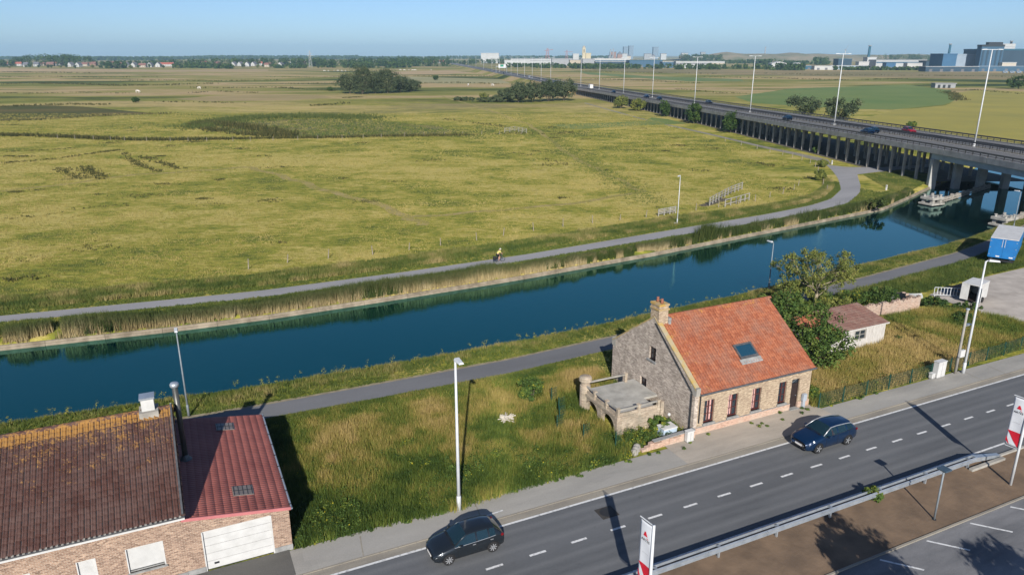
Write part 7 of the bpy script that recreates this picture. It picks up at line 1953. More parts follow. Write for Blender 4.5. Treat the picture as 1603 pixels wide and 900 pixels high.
# willow thicket by the motorway
for k, (px_, w, h, lab) in enumerate((((-2.31, 415.8), 14, 7.5, 'left willow of the thicket beside the motorway'), ((3.67, 410.15), 16, 10, 'second willow from the left in the motorway thicket'), ((11.88, 415.8), 19, 11.5, 'third willow from the left in the motorway thicket'),
        ((20.32, 421.6), 19, 12.5, 'fourth willow from the left in the motorway thicket'), ((29.35, 427.57), 19, 13.0, 'right willow of the thicket, beside the viaduct end'), ((5.72, 497.82), 18, 8.0, 'brownish willow at the back of the motorway thicket'),
        ((-14.72, 415.8), 16, 2.6, 'low scrub left of the motorway thicket'), ((-27.89, 427.57), 16, 2.2, 'lowest scrub at the left tail of the motorway thicket'), ((-7.63, 415.8), 14, 4.0, 'medium scrub between low scrub and willow thicket'))):
    shrub('thicket_willow', px_[0], px_[1], w, h, lab, M_leaf_willow, 451 + 3 * k, 80, 80, 0.34, 'willows of the motorway thicket', 'tree', 0.8)

# street tree just outside the picture, its shade lies on the bare earth
shrub('street_tree', *(25.6, 18.4), 4.6, 3.4, 'leafy tree whose shade falls on the parking lot bays', M_leaf_dark, 905, 60, 80, 0.14, None, 'tree', 1.0, True, 4.5)
shrub('street_tree', *(18.4, 19.8), 4.4, 3.4, 'leafy tree beside the parking lot whose shade falls on the bare earth', M_leaf_dark, 901, 60, 80, 0.14, None, 'tree', 1.0, True, 4.7)

# ================================================================== far village, industry and skyline
def fm(name, c): return mat(name, c, tuple(v * 0.85 for v in c), 0.08, 0.7)
W_ = {k: fm('far_' + k, c) for k, c in dict(white=(0.42, 0.42, 0.41), cream=(0.45, 0.40, 0.32), brick=(0.26, 0.15, 0.11), grey=(0.27, 0.28, 0.29), lightgrey=(0.40, 0.41, 0.41), blue=(0.035, 0.09, 0.15), deepblue=(0.022, 0.05, 0.08),
     sky=(0.25, 0.31, 0.38), midblue=(0.035, 0.11, 0.21), teal=(0.02, 0.09, 0.14), black=(0.02, 0.025, 0.03), tan=(0.38, 0.33, 0.25), red=(0.33, 0.10, 0.07), roofgrey=(0.13, 0.13, 0.145), roofbrown=(0.20, 0.10, 0.08), yellowstone=(0.48, 0.41, 0.26), tower=(0.16, 0.22, 0.28)).items()}
def house_meshes(w, d, h, rh, wall, roof, key):
    a = MB(); a.box(-w / 2, w / 2, -d / 2, d / 2, 0, h)
    for s_ in (-1, 1): a.prism([(-d / 2, h), (d / 2, h), (0, h + rh - 0.2)], s_ * (w / 2 - 0.15) - 0.14, s_ * (w / 2 - 0.15) + 0.14, 'x')
    b = MB(); b.prism([(-d / 2 - 0.4, h - 0.25), (0, h + rh - 0.25), (d / 2 + 0.4, h - 0.25), (d / 2 + 0.4, h - 0.05), (0, h + rh), (-d / 2 - 0.4, h - 0.05)], -w / 2 - 0.3, w / 2 + 0.3, 'x')
    c = MB(); c.box(w * 0.25, w * 0.25 + 0.8, -0.4, 0.4, h + rh * 0.5, h + rh + 0.9)
    out = []
    for nm, m_, mt in (('wall', a, wall), ('roof', b, roof), ('chimney', c, W_['brick'])):
        me = m_.mesh(nm); me.materials.append(mt); out.append((nm, me))
    wins = []
    n = max(2, int(w / 3.5))
    for k in range(n):
        for z in (1.0, 3.6)[:(2 if h > 4.5 else 1)]:
            x = -w / 2 + w * (k + 0.5) / n; e = MB(); e.box(x - 0.6, x + 0.6, -d / 2 - 0.06, -d / 2 + 0.02, z, z + 1.4); me = e.mesh('window'); me.materials.append(M_glass); wins.append(('window', me))
    e = MB(); e.box(-w / 2 - 0.06, -w / 2 + 0.02, -0.7, 0.7, 1.0, 2.6); me = e.mesh('window'); me.materials.append(M_glass); wins.append(('window', me))
    return out + wins
HV = {'red': house_meshes(13, 9, 5.0, 4.0, W_['white'], W_['red'], 'a'), 'brown': house_meshes(15, 9, 4.0, 4.2, W_['cream'], W_['roofbrown'], 'b'), 'grey': house_meshes(10, 10, 4.6, 5.0, W_['white'], W_['roofgrey'], 'c'),
      'brick': house_meshes(16, 9, 5.2, 3.8, W_['brick'], W_['roofbrown'], 'd'), 'long': house_meshes(30, 10, 4.5, 4.0, W_['white'], W_['red'], 'e')}
RL = {'red': 'red roofed white house', 'brown': 'brown roofed cream house', 'grey': 'grey roofed white gabled house', 'brick': 'brown roofed brick house', 'long': 'long red roofed white building'}
VILL = [(4, 104, 'brown', 0), (16, 103.5, 'red', 0), (30, 104, 'red', 20), (42, 105, 'grey', 0), (58, 104.5, 'grey', 15), (66, 103.5, 'brown', 0), (80, 104, 'brick', 0), (92, 103.5, 'red', 0), (104, 103, 'brick', 0), (112, 105, 'grey', 60),
        (124, 105.5, 'grey', 80), (134, 104, 'brown', 0), (146, 103.5, 'brick', 0), (176, 103, 'brick', 0), (186, 104, 'brown', 0), (198, 105, 'grey', 70), (211, 105.5, 'grey', 75), (224, 106, 'brown', 0), (236, 105.5, 'grey', 80), (249, 105.5, 'grey', 80),
        (262, 104.5, 'long', 0), (296, 102, 'brick', 0), (320, 102, 'red', 0), (340, 103, 'brick', 0), (367, 104, 'grey', 75), (377, 104, 'grey', 60), (388, 104.5, 'grey', 80), (398, 104, 'grey', 75), (409, 103, 'red', 0), (420, 105, 'brown', 0), (440, 105, 'grey', 70),
        (458, 102, 'grey', 85), (474, 101.5, 'brick', 0), (497, 101, 'brown', 0), (666, 100, 'red', 30), (687, 99.5, 'long', 0)]
VX = [(-1162.9, 1734.3), (-1178.1, 1784), (-1125, 1734.3), (-1049.2, 1642.6), (-1054.9, 1687.2), (-1103.2, 1784), (-1052.1, 1734.3), (-1064.2, 1784), (-1076.9, 1836.8), (-952.5, 1642.6), (-911.9, 1600.2), (-973.4, 1734.3), (-983.2, 1784), (-965.8, 1836.8), (-897.5, 1734.3), (-833.7, 1642.6), (-794.8, 1600.2), (-757.9, 1560), (-761.2, 1600.2), (-743.7, 1600.2), (-765.4, 1687.2), (-829.3, 1952), (-789.9, 1952), (-712.5, 1836.8), (-633.6, 1734.3), (-619, 1734.3), (-586.7, 1687.2), (-588.4, 1734.3), (-606, 1836.8), (-527, 1642.6), (-499.4, 1642.6), (-563.5, 1952), (-554.6, 2015.3), (-532.8, 2082.7), (-254, 2232.1), (-222.6, 2315)]
cnt = {}
for (v, (x, y)) in zip(VILL, VX):
    k = v[2]; i = cnt.get(k, 0); cnt[k] = i + 1
    o = thing('village_house', (x, y, 0), R(v[3] + rnd.uniform(-8, 8)), '%s in the far village, %s of its kind from the left' % (RL[k], ordinal(i)), 'house', 'houses of the far village')
    for nm, me in HV[k]: link(nm, me, None, o)
def far_tree_mesh(seed, w, h, material, per=46):
    g = np.random.default_rng(seed); K = 16
    d = g.normal(0, 1, (K, 3)); d /= np.linalg.norm(d, axis=1, keepdims=True)
    C = d * g.uniform(0.3, 1, (K, 1)) * np.array([w * 0.36, w * 0.36, h * 0.34]); C[:, 2] += h * 0.56
    V, F, va = leaves(C, np.full((K, 3), w * 0.2), per, w * 0.055, seed + 1, 0.4, 0.4)
    cm = np_mesh('crown', V, F, va); cm.materials.append(material)
    mb = MB(); mb.tube([(0, 0, -0.2), (0, 0, h * 0.3), (0.2, 0, h * 0.6)], [w * 0.03, w * 0.024, w * 0.012], 6); tm = mb.mesh('trunk'); tm.materials.append(M_bark_dark)
    return [('crown', cm), ('trunk', tm)]
FT = [far_tree_mesh(500, 11, 10, M_leaf_dark), far_tree_mesh(503, 9, 11, M_leaf_dark), far_tree_mesh(506, 14, 11, M_leaf_willow), far_tree_mesh(509, 12, 8, M_leaf_olive)]
TX = [(-1237.5, 1836.8), (-1040.1, 1560), (-974.3, 1485.4), (-980.1, 1521.8), (-962.2, 1521.8), (-923, 1485.4), (-908, 1485.4), (-891.8, 1485.4), (-900.7, 1521.8), (-866.8, 1485.4), (-834.4, 1450.6), (-826.8, 1485.4), (-771.3, 1417.5), (-764.2, 1417.5), (-757, 1417.5), (-749.9, 1417.5), (-742.7, 1417.5), (-735.5, 1417.5), (-761.8, 1485.4), (-714.1, 1417.5), (-712.4, 1450.6), (-697.7, 1450.6), (-663.5, 1450.6), (-661.8, 1485.4), (-625.8, 1417.5), (-677.8, 1560), (-692.8, 1642.6), (-645, 1560), (-625.4, 1560), (-584.3, 1485.4), (-561, 1450.6), (-551.2, 1450.6), (-541.4, 1450.6), (-576.8, 1560), (-534.6, 1521.8), (-507.7, 1521.8), (-507.2, 1560), (-478.2, 1521.8), (-488.3, 1642.6), (-471.8, 1642.6), (-470.3, 1687.2), (-463, 1734.3), (-432.4, 1734.3), (-273.5, 2015.3), (-261.6, 2082.7), (-215.4, 1836.8), (-171.9, 2015.3), (-205.9, 1952)]
for i, (x, y) in enumerate(sorted(TX)):
    big = FT[i % 4]
    o = thing('village_tree', (x, y + rnd.uniform(-15, 15), 0), rnd.uniform(0, 6), 'dark tree in front of the far village, %s from the left' % ordinal(i), 'tree', 'trees around the far village')
    sc = rnd.uniform(0.5, 0.95); o.scale = (sc, sc, sc)
    for nm, me in big: link(nm, me, None, o)

def wood(name, boxes, label, material, seed, leaf=1.6, per=26):
    """far-off wood that reads as one mass: boxes (xc, y, width, top, depth)"""
    g = np.random.default_rng(seed); C = []; Rr = []
    for (xc, y, w, top, dp) in boxes:
        n = int(max(8, w * 0.30 + 6)); sc = top
        x = xc + g.uniform(-0.5, 0.5, n) * w; yy = y + g.uniform(0, dp, n)
        hz = sc * (0.62 + 0.30 * vnoise(x, yy, 26, seed) + g.uniform(-0.06, 0.06, n))
        for fr in (0.25, 0.6, 0.88):
            C.append(np.stack([x + g.normal(0, 2, n), yy, hz * fr], 1)); r_ = np.clip(sc * g.uniform(0.17, 0.27, n), 2, 7); Rr.append(np.stack([r_ * 1.25, r_ * 1.25, r_], 1))
    C = np.concatenate(C); Rr = np.concatenate(Rr)
    V, F, va = leaves(C, Rr, per, leaf, seed + 1, 0.5, 0.3)
    tag(link(name, np_mesh(name, V, F, va), material), label, None, None, 'stuff')
wood('far_wood', [(-1076.7, 1750, 176.1, 26.4, 60), (-1158.2, 1700, 57.1, 16.9, 40), (-1081.3, 1800, 75.5, 30, 50)], 'dark wood behind the left village', M_leaf_dark, 601)
wood('far_wood', [(-938.3, 1850, 209.7, 12.4, 60), (-770.7, 1450, 46.3, 13.4, 30), (-658, 1800, 314.3, 17.8, 60), (-634.2, 1520, 63.9, 11.6, 30), (-535.6, 1400, 31.8, 9.9, 20), (-616.9, 1460, 76.1, 7.5, 14), (-428.5, 1460, 67.5, 7.5, 14), (-299.9, 1650, 318.6, 17.8, 60), (-287.9, 1480, 174.1, 13.2, 40), (-311, 2100, 229, 18.3, 60), (-489.4, 1800, 68, 19.3, 40), (-284.8, 2400, 161, 21.2, 50)], 'long wooded belt behind the meadow', M_leaf_dark, 611)
wood('far_wood', [(-1659.5, 4200, 2604.6, 16.6, 150), (-1493.9, 4800, 1045.5, 21.2, 150), (109.8, 4600, 1002.1, 19.5, 150), (-1771.3, 3400, 456, 16.9, 100)], 'hazy wooded horizon', M_leaf_dark, 621, 4.0, 30)
wood('far_wood', [(144.5, 1450, 195.1, 8.2, 40), (288.3, 1380, 359.7, 10.1, 50), (328.3, 1330, 78.3, 9, 25), (471.3, 1300, 60.1, 9.4, 30), (30, 1700, 64.3, 6.6, 40), (-61.3, 2150, 117.3, 15.6, 40), (117.8, 1540, 252.4, 9.6, 30), (-136.8, 2000, 67.2, 12.2, 40)], 'dark tree belt in front of the sheds', M_leaf_dark, 631, 1.3)
wood('far_wood', [(658.1, 2600, 137.3, 28.1, 80), (666.5, 2200, 138.5, 12.7, 60), (637, 1900, 35.1, 17.4, 30), (778.2, 2000, 117.5, 12.2, 50), (773.9, 1900, 28.7, 22, 30)], 'wooded dune foot behind the sheds', M_leaf_dark, 641, 2.0)
wood('far_wood', [(1441.3, 2700, 196.9, 28.2, 90), (629.3, 1260, 180.3, 6.8, 30), (458.4, 1250, 47.3, 12, 20)], 'dark wood left of the light blue factory', M_leaf_dark, 651, 1.6)
# dune ridge
g = np.random.default_rng(661)
nx_, ny_ = 90, 6
X = np.linspace(713.7, 2387.9, nx_)
V = []
prof_ = np.interp(np.linspace(1085, 1750, nx_), [1085, 1120, 1150, 1180, 1240, 1260, 1320, 1400, 1500, 1750], [4, 20, 33, 24, 26, 29, 24, 22, 22, 22]) + vnoise(X, X * 0, 60, 5) * 5
for j, (yy, f_) in enumerate(((2900, 0.0), (2980, 0.55), (3060, 0.92), (3140, 1.0), (3300, 0.8), (3600, 0.0))):
    for i in range(nx_): V.append((X[i], yy, prof_[i] * f_))
F = [(j * nx_ + i, j * nx_ + i + 1, (j + 1) * nx_ + i + 1, (j + 1) * nx_ + i) for j in range(5) for i in range(nx_ - 1)]
tag(MB().add(V, F).build('dune_ridge', mat('dune_sand', (0.30, 0.235, 0.15), (0.13, 0.135, 0.06), 0.012, 0.95, pos='world'), smooth=True), kind='structure')

def hall(x, y, w, h, d, wall, roof, label, doors=2, ribs=0, name='industrial_hall', cat='hall', pitched=False, band=None, z0=0.0):
    o = thing(name, (x, y, 0), 0, label, cat)
    mb = MB(); mb.box(-w / 2, w / 2, 0, d, z0, h * 0.93 if not pitched else h * 0.7); mb.build('wall', W_[wall], o)
    mb = MB()
    if pitched: mb.prism([(-w / 2 - 0.5, h * 0.66), (w / 2 + 0.5, h * 0.66), (w / 2 + 0.5, h * 0.72), (0, h), (-w / 2 - 0.5, h * 0.72)], -0.4, d + 0.4, 'y')
    else: mb.box(-w / 2 - 0.4, w / 2 + 0.4, -0.4, d + 0.4, h * 0.93, h)
    mb.build('roof', W_[roof], o)
    for k in range(doors):
        mb = MB(); c_ = -w / 2 + w * (k + 0.5) / doors; mb.box(c_ - min(2.2, w / doors * 0.3), c_ + min(2.2, w / doors * 0.3), -0.12, 0.05, 0, min(4.2, h * 0.5)); mb.build('door', W_['roofgrey'], o)
    for k in range(ribs):
        mb = MB(); c_ = -w / 2 + w * (k + 0.5) / ribs; mb.box(c_ - w / ribs * 0.18, c_ + w / ribs * 0.18, -0.5, 0.02, h * 0.12, h * 0.80); mb.build('facade_rib', W_['deepblue'], o)
    if band:
        mb = MB(); mb.box(-w / 2 + 0.5, w / 2 - 0.5, -0.10, 0.04, h * 0.62, h * 0.76); mb.build('window_band', W_[band], o)
    return o
HL = [((800.8, 1210, 100.5, 33.7), 60, 'deepblue', 'teal', 'largest dark blue factory block at the right edge', 3, 0, None), ((751.2, 1195, 35.1, 39.7), 12, 'blue', 'black', 'tall ribbed blue factory tower front', 0, 5, None),
      ((737.3, 1230, 42.3, 26), 40, 'sky', 'sky', 'pale blue factory hall with plain front', 0, 0, None), ((705.4, 1228, 22.2, 26.5), 38, 'midblue', 'midblue', 'mid blue factory hall left of the pale blue one', 1, 0, None),
      ((672.8, 1160, 81.1, 7.8), 20, 'deepblue', 'lightgrey', 'long low dark blue warehouse before the pale blue factory', 5, 0, None), ((738.9, 1330, 30.2, 14.9), 25, 'deepblue', 'black', 'dark blue block left of the mid blue factory', 1, 0, None),
      ((759.8, 1180, 72.5, 8), 16, 'blue', 'sky', 'low blue shed before the ribbed tower', 4, 0, None), ((774.9, 1185, 21.9, 13.6), 10, 'cream', 'lightgrey', 'small cream gatehouse before the factory', 2, 0, None),
      ((726.6, 1420, 94.3, 15.9), 30, 'lightgrey', 'grey', 'long pale grey factory hall behind the hedge', 4, 0, 'blue'), ((684.9, 1450, 17, 20.4), 18, 'lightgrey', 'white', 'narrow tall white block beside the leaning chimney', 0, 0, None),
      ((647.8, 1400, 18.8, 12.7), 14, 'white', 'white', 'small white silo building left of the tall white block', 1, 0, None), ((713.8, 1340, 33.8, 11.1), 14, 'white', 'lightgrey', 'white hall right of the grey factory', 2, 0, None),
      ((663.1, 1330, 16.8, 11.7), 14, 'midblue', 'blue', 'small round-topped blue shed before the grey factory', 1, 0, None),
      ((656.4, 1500, 26.5, 17.2), 24, 'deepblue', 'teal', 'dark blue cube building on the dune foot', 1, 0, None), ((538.2, 1300, 40.5, 6.8), 14, 'white', 'lightgrey', 'low white farm buildings right of the trees', 3, 0, None), ((595.8, 1340, 67.6, 6.8), 14, 'sky', 'white', 'long low pale blue shed behind the hedge', 4, 0, None),
      ((524.2, 1340, 19.2, 6.2), 14, 'teal', 'sky', 'small teal roofed shed left of the white farm', 1, 0, None),
      ((274.5, 1560, 68.1, 14.4), 40, 'blue', 'teal', 'dark teal warehouse in the middle distance', 4, 0, None), ((312, 1500, 30.3, 11.8), 30, 'blue', 'white', 'blue warehouse with white roof edge', 2, 0, None), ((366.3, 1480, 94.5, 12.6), 34, 'lightgrey', 'white', 'long white roofed warehouse right of the blue one', 5, 0, 'roofgrey'),
      ((390.4, 1440, 24.2, 10), 16, 'cream', 'cream', 'cream end block of the long white warehouse', 1, 0, None), ((115.3, 1750, 47, 16.6), 40, 'grey', 'grey', 'grey blank warehouse left of the beige one', 1, 0, None), ((143.9, 1680, 32.5, 14.3), 30, 'tan', 'grey', 'beige warehouse between two grey ones', 2, 0, None),
      ((165.3, 1640, 26.2, 16.5), 36, 'grey', 'grey', 'grey warehouse right of the beige one', 1, 0, None), ((225.3, 1720, 82.3, 16.8), 40, 'white', 'white', 'white roofed warehouse left of the teal one', 3, 0, 'blue'), ((210.4, 1600, 69.9, 11.6), 24, 'deepblue', 'white', 'low dark warehouse with white roof left of the teal one', 3, 0, None),
      ((51.6, 1950, 108, 14.9), 50, 'lightgrey', 'white', 'long white roofed warehouse behind the far lamp posts', 4, 0, 'grey'), ((-66.5, 2300, 54, 29.6), 60, 'lightgrey', 'lightgrey', 'tall white hall beside the distant motorway', 2, 0, None), ((13.6, 1900, 63.8, 12.1), 30, 'lightgrey', 'white', 'low pale hall behind the distant gantry', 2, 0, None),
      ((251.4, 3000, 22.6, 28.6), 30, 'white', 'white', 'small bright white block left of the stone tower', 0, 0, None), ((300.4, 3000, 20.1, 31), 30, 'yellowstone', 'yellowstone', 'yellow stone church nave beside its tower', 1, 0, None),
      ((625.3, 4200, 24.6, 66.7), 30, 'tower', 'tower', 'left one of the twin blue tower blocks', 0, 0, None), ((655.1, 4200, 24.6, 71.7), 30, 'tower', 'tower', 'right one of the twin blue tower blocks', 0, 0, None), ((809.3, 4300, 28.8, 66), 30, 'tower', 'tower', 'single blue-grey tower block right of the twins', 0, 0, None)]
for row in HL:
    (x, y, w, h), d, wall, roof, lab, doors, ribs, band = row
    hall(x, y, w, h, d, wall, roof, lab, doors, ribs, band=band, name='tower_block' if 'tower block' in lab else 'industrial_hall', cat='building')
for i, px in enumerate((940, 946, 951, 962, 968, 996, 1004, 1012, 1040, 1050, 1060, 1075, 1100, 1200, 1206)):
    x = (px - 801.5) / 1138 * 4200; h = rnd.uniform(24, 40); w = rnd.uniform(18, 40)
    hall(x, 4000 + rnd.uniform(-100, 100), w, h, 20, rnd.choice(['lightgrey', 'grey', 'cream', 'brick']), 'roofgrey', 'small hazy town building on the horizon, %s from the left of the row' % ordinal(i), 0, 0, name='town_building', cat='building', pitched=(i % 2 == 0))
for (a, lab) in (((520.5, 1480, 29.9, 12), 'pale tent-roofed hall at the dune foot, left'), ((546.1, 1450, 15.8, 10.5), 'pale tent-roofed hall at the dune foot, right')):
    x, y, w, h = a
    hall(x, y, w, h, 20, 'white', 'white', lab, 1, 0, name='tent_hall', cat='hall', pitched=True)
# extra roof boxes of the blue factory
x, y, w, h = 759.4, 1200, 22.1, 43.6
o = thing('rooftop_box', (x, y + 3, 0), 0, 'black rooftop box above the ribbed factory tower', 'rooftop box'); mb = MB(); mb.box(-w / 2, w / 2, 0, 8, h - 9, h); mb.build('box', W_['black'], o); mb = MB(); mb.box(-w / 2 + 2, w / 2 - 5, -0.1, 0.05, h - 6, h - 4); mb.build('vent_panel', W_['roofbrown'], o)
x, y, w, h = 788.7, 1215, 19.9, 41.4
o = thing('rooftop_box', (x, y, 0), 0, 'pale rooftop box right of the black one on the factory', 'rooftop box'); mb = MB(); mb.box(-w / 2, w / 2, 0, 8, h - 9, h); mb.build('box', W_['lightgrey'], o); mb = MB(); mb.box(-w / 2, w / 2, -0.1, 0.05, h - 5, h - 4.5); mb.build('edge', W_['grey'], o)
x, y, w, h = 750.2, 1226, 5.7, 25.5
o = thing('white_sign_panel', (x, y, 0), 0, 'small white square sign with dark mark on the pale blue factory', 'sign'); mb = MB(); mb.box(-w / 2, w / 2, -0.3, 0, h - 6.5, h); mb.build('panel', W_['white'], o); mb = MB(); mb.box(-0.9, 0.9, -0.4, -0.31, h - 4.6, h - 2.2); mb.build('mark', W_['black'], o)
def stack(px, yt, D, r_, label, lean=0.0, name='chimney_stack', m_='teal', base=0.0):
    x, y, w, h = px
    o = thing(name, (x, y, 0), 0, label, 'chimney')
    mb = MB(); mb.tube([(0, 0, 0), (0, 0, h * 0.5), (0, 0, h)], [r_ * 1.25, r_ * 1.1, r_], 10); mb.build('shaft', W_[m_], o, True)
    mb = MB(); mb.lathe([(r_ * 1.1, h - 1.5), (r_ * 1.35, h - 1.4), (r_ * 1.35, h), (r_, h + 0.1)], 10); mb.build('rim', W_['grey'], o)
stack((682.5, 1460, 6.1, 41.8), 0, 0, 2.2, 'dark chimney stack beside the narrow white block')
stack((743.8, 1300, 5.4, 42.5), 0, 0, 1.8, 'dark chimney stack behind the mid blue factory')
stack((800.8, 1230, 4.1, 46), 0, 0, 1.7, 'short black vent stack on the blue factory', m_='black')
stack((503.5, 3900, 8.2, 49.8), 0, 0, 2.6, 'thin hazy chimney on the horizon, left of a pair', m_='grey'); stack((516.5, 3900, 8.2, 52.9), 0, 0, 2.6, 'thin hazy chimney on the horizon, right of a pair', m_='grey')
stack((1391.2, 4200, 10.5, 65.1), 0, 0, 3.2, 'thin hazy stack above the dune ridge', m_='grey')
# stone tower
x, y, w, h = 282.3, 3000, 12.5, 58.4
o = thing('stone_tower', (x, y, 0), 0, 'slender yellow stone tower on the horizon', 'tower')
mb = MB(); mb.box(-w / 2, w / 2, -w / 2, w / 2, 0, h * 0.86); mb.build('shaft', W_['yellowstone'], o)
mb = MB(); mb.lathe([(w * 0.46, h * 0.86), (w * 0.4, h * 0.95), (0.2, h)], 8); mb.build('cap', W_['tan'], o)
mb = MB(); mb.box(-1.5, 1.5, -w / 2 - 0.1, -w / 2 + 0.1, h * 0.55, h * 0.78); mb.build('belfry_opening', W_['black'], o)
# harbour cranes and pylons
def lattice(name, p, h, wb, wt, label, cat, arms=(), m_='red'):
    o = thing(name, p, 0, label, cat); t_ = wb * 0.06
    mb = MB(); n = 6
    for k in range(n):
        z0, z1 = h * k / n, h * (k + 1) / n; w0 = wb + (wt - wb) * k / n; w1 = wb + (wt - wb) * (k + 1) / n
        for sx, sy in ((-1, -1), (1, -1), (1, 1), (-1, 1)): mb.bar((sx * w0 / 2, sy * w0 / 2, z0), (sx * w1 / 2, sy * w1 / 2, z1), t_)
        mb.bar((-w0 / 2, -w0 / 2, z0), (w1 / 2, -w1 / 2, z1), t_ * 0.7); mb.bar((w0 / 2, -w0 / 2, z0), (-w1 / 2, -w1 / 2, z1), t_ * 0.7)
    mb.build('lattice_mast', W_[m_], o)
    for (z, a, b, dz) in arms:
        mb = MB(); mb.bar((a, 0, z), (b, 0, z + dz), t_ * 1.6); mb.build('arm', W_[m_], o)
x, y, w, h = 167.2, 3600, 30.1, 53.6; lattice('harbour_crane', (x, y, 0), h, 20, 5, 'reddish lattice harbour crane on the horizon, left of two', 'crane', ((h * 0.8, -14, 26, 4),))
x, y, w, h = 257.7, 3600, 30.1, 45.1; lattice('harbour_crane', (x, y, 0), h, 13, 4, 'reddish lattice harbour crane on the horizon, right of two', 'crane', ((h * 0.82, -12, 28, 0),))
x, y, w, h = -413.3, 1560, 6.5, 32.5; lattice('power_pylon', (x, y, 0), h, 6, 1.2, 'tall grey lattice power pylon before the wood', 'pylon', ((h * 0.7, -6, 6, 0), (h * 0.84, -5, 5, 0)), 'lightgrey')
x, y, w, h = -241.6, 1900, 6.4, 15.9; lattice('power_pylon', (x, y, 0), h, 5, 1.2, 'small hazy lattice pylon left of the red houses', 'pylon', ((h * 0.75, -5, 5, 0),), 'grey')
# wind turbine
x, y, w, h = 1482.9, 3400, 8.5, 45.3
o = thing('wind_turbine', (x, y, 0), 0, 'white wind turbine behind the second motorway lamp post', 'wind turbine')
mb = MB(); mb.tube([(0, 0, 0), (0, 0, h)], [2.2, 1.4], 10); mb.build('tower', W_['white'], o, True)
mb = MB(); mb.box(-1.6, 1.6, -3, 5, h - 1.5, h + 2); mb.build('nacelle', W_['white'], o)
for a in (25, 145, 265):
    mb = MB(); c_, s2 = math.sin(R(a)), math.cos(R(a)); mb.bar((0, -3.4, h), (c_ * 22, -3.4, h + s2 * 22), 1.6, 0.5); mb.build('blade', W_['white'], o)
# row of parked vans before the factory
for i in range(9):
    x = (1518 + i * 10 - 801.5) / 1138 * 1110; 
    o = thing('parked_van', (x, 1075, 0), 0, 'pale van parked before the blue factory, %s from the left' % ordinal(i), 'van', 'vans parked before the blue factory')
    mb = MB(); mb.box(-2.8, 2.2, -1, 1, 0.6, 2.9); mb.build('body', W_['sky'], o); mb = MB(); mb.prism([(2.2, 0.6), (3.6, 0.6), (3.5, 1.5), (2.8, 2.4), (2.2, 2.6)], -0.95, 0.95, 'y'); mb.build('cab', W_['sky'], o)
    mb = MB(); mb.box(-2.2, 1.8, -1.06, -0.99, 1.7, 2.4); mb.build('side_window', W_['black'], o)
    for xx in (-1.8, 2.4):
        mb = MB(); mb.tube([(xx, -1.02, 0.45), (xx, 1.02, 0.45)], 0.45, 8); mb.build('wheel', W_['black'], o)
# concrete bunker in the field
x, y = (340.46, 595.09)
o = thing('field_bunker', (x, y, 0), 0, 'small grey bunker in the green field right of the motorway', 'bunker')
mb = MB(); mb.box(-8, 8, -3, 3, 0, 3.2); mb.build('wall', W_['grey'], o); mb = MB(); mb.box(-8.5, 8.5, -3.5, 3.5, 3.2, 3.7); mb.build('roof', W_['grey'], o)
for k in range(3): mb = MB(); mb.box(-6 + k * 4, -4 + k * 4, -3.1, -2.9, 0, 2.4); mb.build('opening', W_['black'], o)
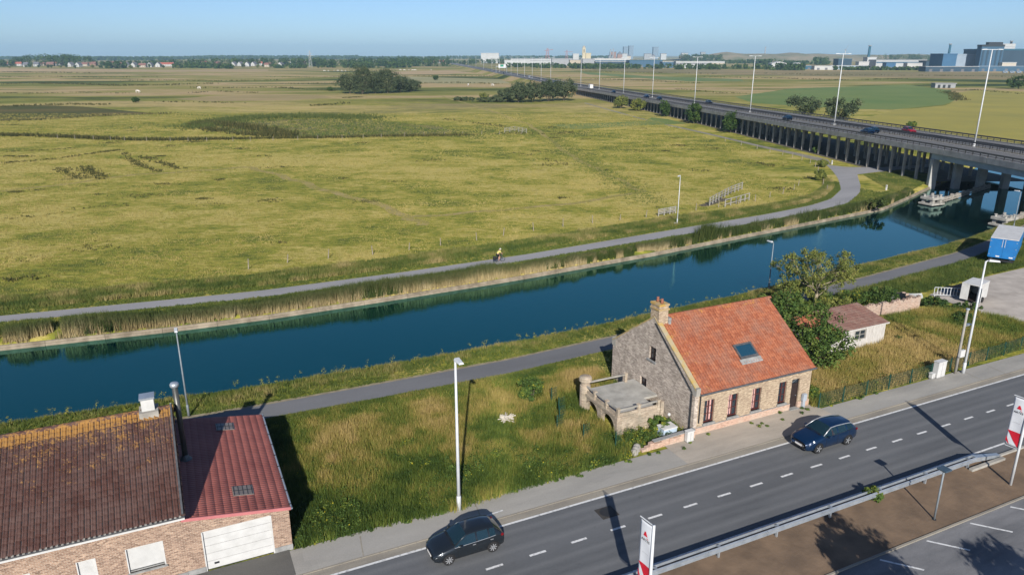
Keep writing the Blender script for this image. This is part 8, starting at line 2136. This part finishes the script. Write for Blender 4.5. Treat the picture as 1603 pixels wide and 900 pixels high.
# grazing cattle
J = [(-0.9, 0, 1.05, .34, .30), (-0.3, 0, 1.02, .40, .36), (0.4, 0, 1.05, .38, .34), (0.85, 0, 1.12, .28, .26), (1.15, 0, 0.95, .17), (1.40, 0, 0.62, .14), (1.58, 0, 0.42, .10),
     (-0.85, .22, 0.6, .12), (-0.92, .22, 0.3, .07), (-0.85, .22, 0.02, .07), (-0.85, -.22, 0.6, .12), (-0.92, -.22, 0.3, .07), (-0.85, -.22, 0.02, .07), (0.7, .2, 0.6, .11), (0.68, .2, 0.3, .07), (0.7, .2, 0.02, .07), (0.7, -.2, 0.6, .11), (0.68, -.2, 0.3, .07), (0.7, -.2, 0.02, .07), (-1.15, 0, 1.15, .06), (-1.25, 0, 0.6, .04)]
E_ = [(0, 1), (1, 2), (2, 3), (3, 4), (4, 5), (5, 6), (0, 7), (7, 8), (8, 9), (0, 10), (10, 11), (11, 12), (3, 13), (13, 14), (14, 15), (3, 16), (16, 17), (17, 18), (0, 19), (19, 20)]
tmp = skinned('tmp_cow', J, E_, mat('white_cow_hide', (0.62, 0.58, 0.52), None, 3, 0.8), None, 1, 1); ME_COW = tmp.data; bpy.data.objects.remove(tmp)
mb = MB()
for sy in (1, -1): mb.tube([(1.2, sy * 0.12, 0.98), (1.14, sy * 0.30, 1.02)], [0.05, 0.03], 5)
ME_EAR = mb.mesh('ears'); ME_EAR.materials.append(ME_COW.materials[0])
for i, (x, y) in enumerate([(-290.71, 1175.43), (-284.76, 1175.43), (-281.15, 1198.19), (-273, 1188.98), (-263.96, 1175.43), (-258.02, 1175.43), (-183.21, 1246.43), (-174.81, 1231.56), (-169.56, 1246.43), (-161.97, 1236.48), (-157.18, 1231.56), (-132.81, 1246.43), (-256.13, 514.68), (-235.75, 567.43), (-36.69, 632.02), (-16.17, 625.55)]):
    o = thing('grazing_cow', (x, y, 0), rnd.uniform(0, 6.28), 'white cow grazing far out in the meadow, %s in the order of the herd' % ordinal(i), 'cow', 'white cattle in the far meadow')
    o.scale = (1.5, 1.5, 1.5)
    b_ = link('body', ME_COW, None, o); link('ears', ME_EAR, None, o)

# ------------------------------------------------------------------ air
m = bpy.data.materials.new('haze_air'); m.use_nodes = True
nt = m.node_tree; nt.nodes.clear()
pv = nt.nodes.new('ShaderNodeVolumePrincipled')
pv.inputs['Color'].default_value = (0.50, 0.78, 1.0, 1)
pv.inputs['Density'].default_value = 0.0001
pv.inputs['Density Attribute'].default_value = ''
pv.inputs['Anisotropy'].default_value = 0.0
om = nt.nodes.new('ShaderNodeOutputMaterial')
nt.links.new(pv.outputs[0], om.inputs['Volume'])
mb = MB(); mb.box(-10500, 10500, -8000, 12500, -3.5, 165)
o = mb.build('haze', m)
tag(o, kind='stuff', label='thin blue summer haze over the polder')
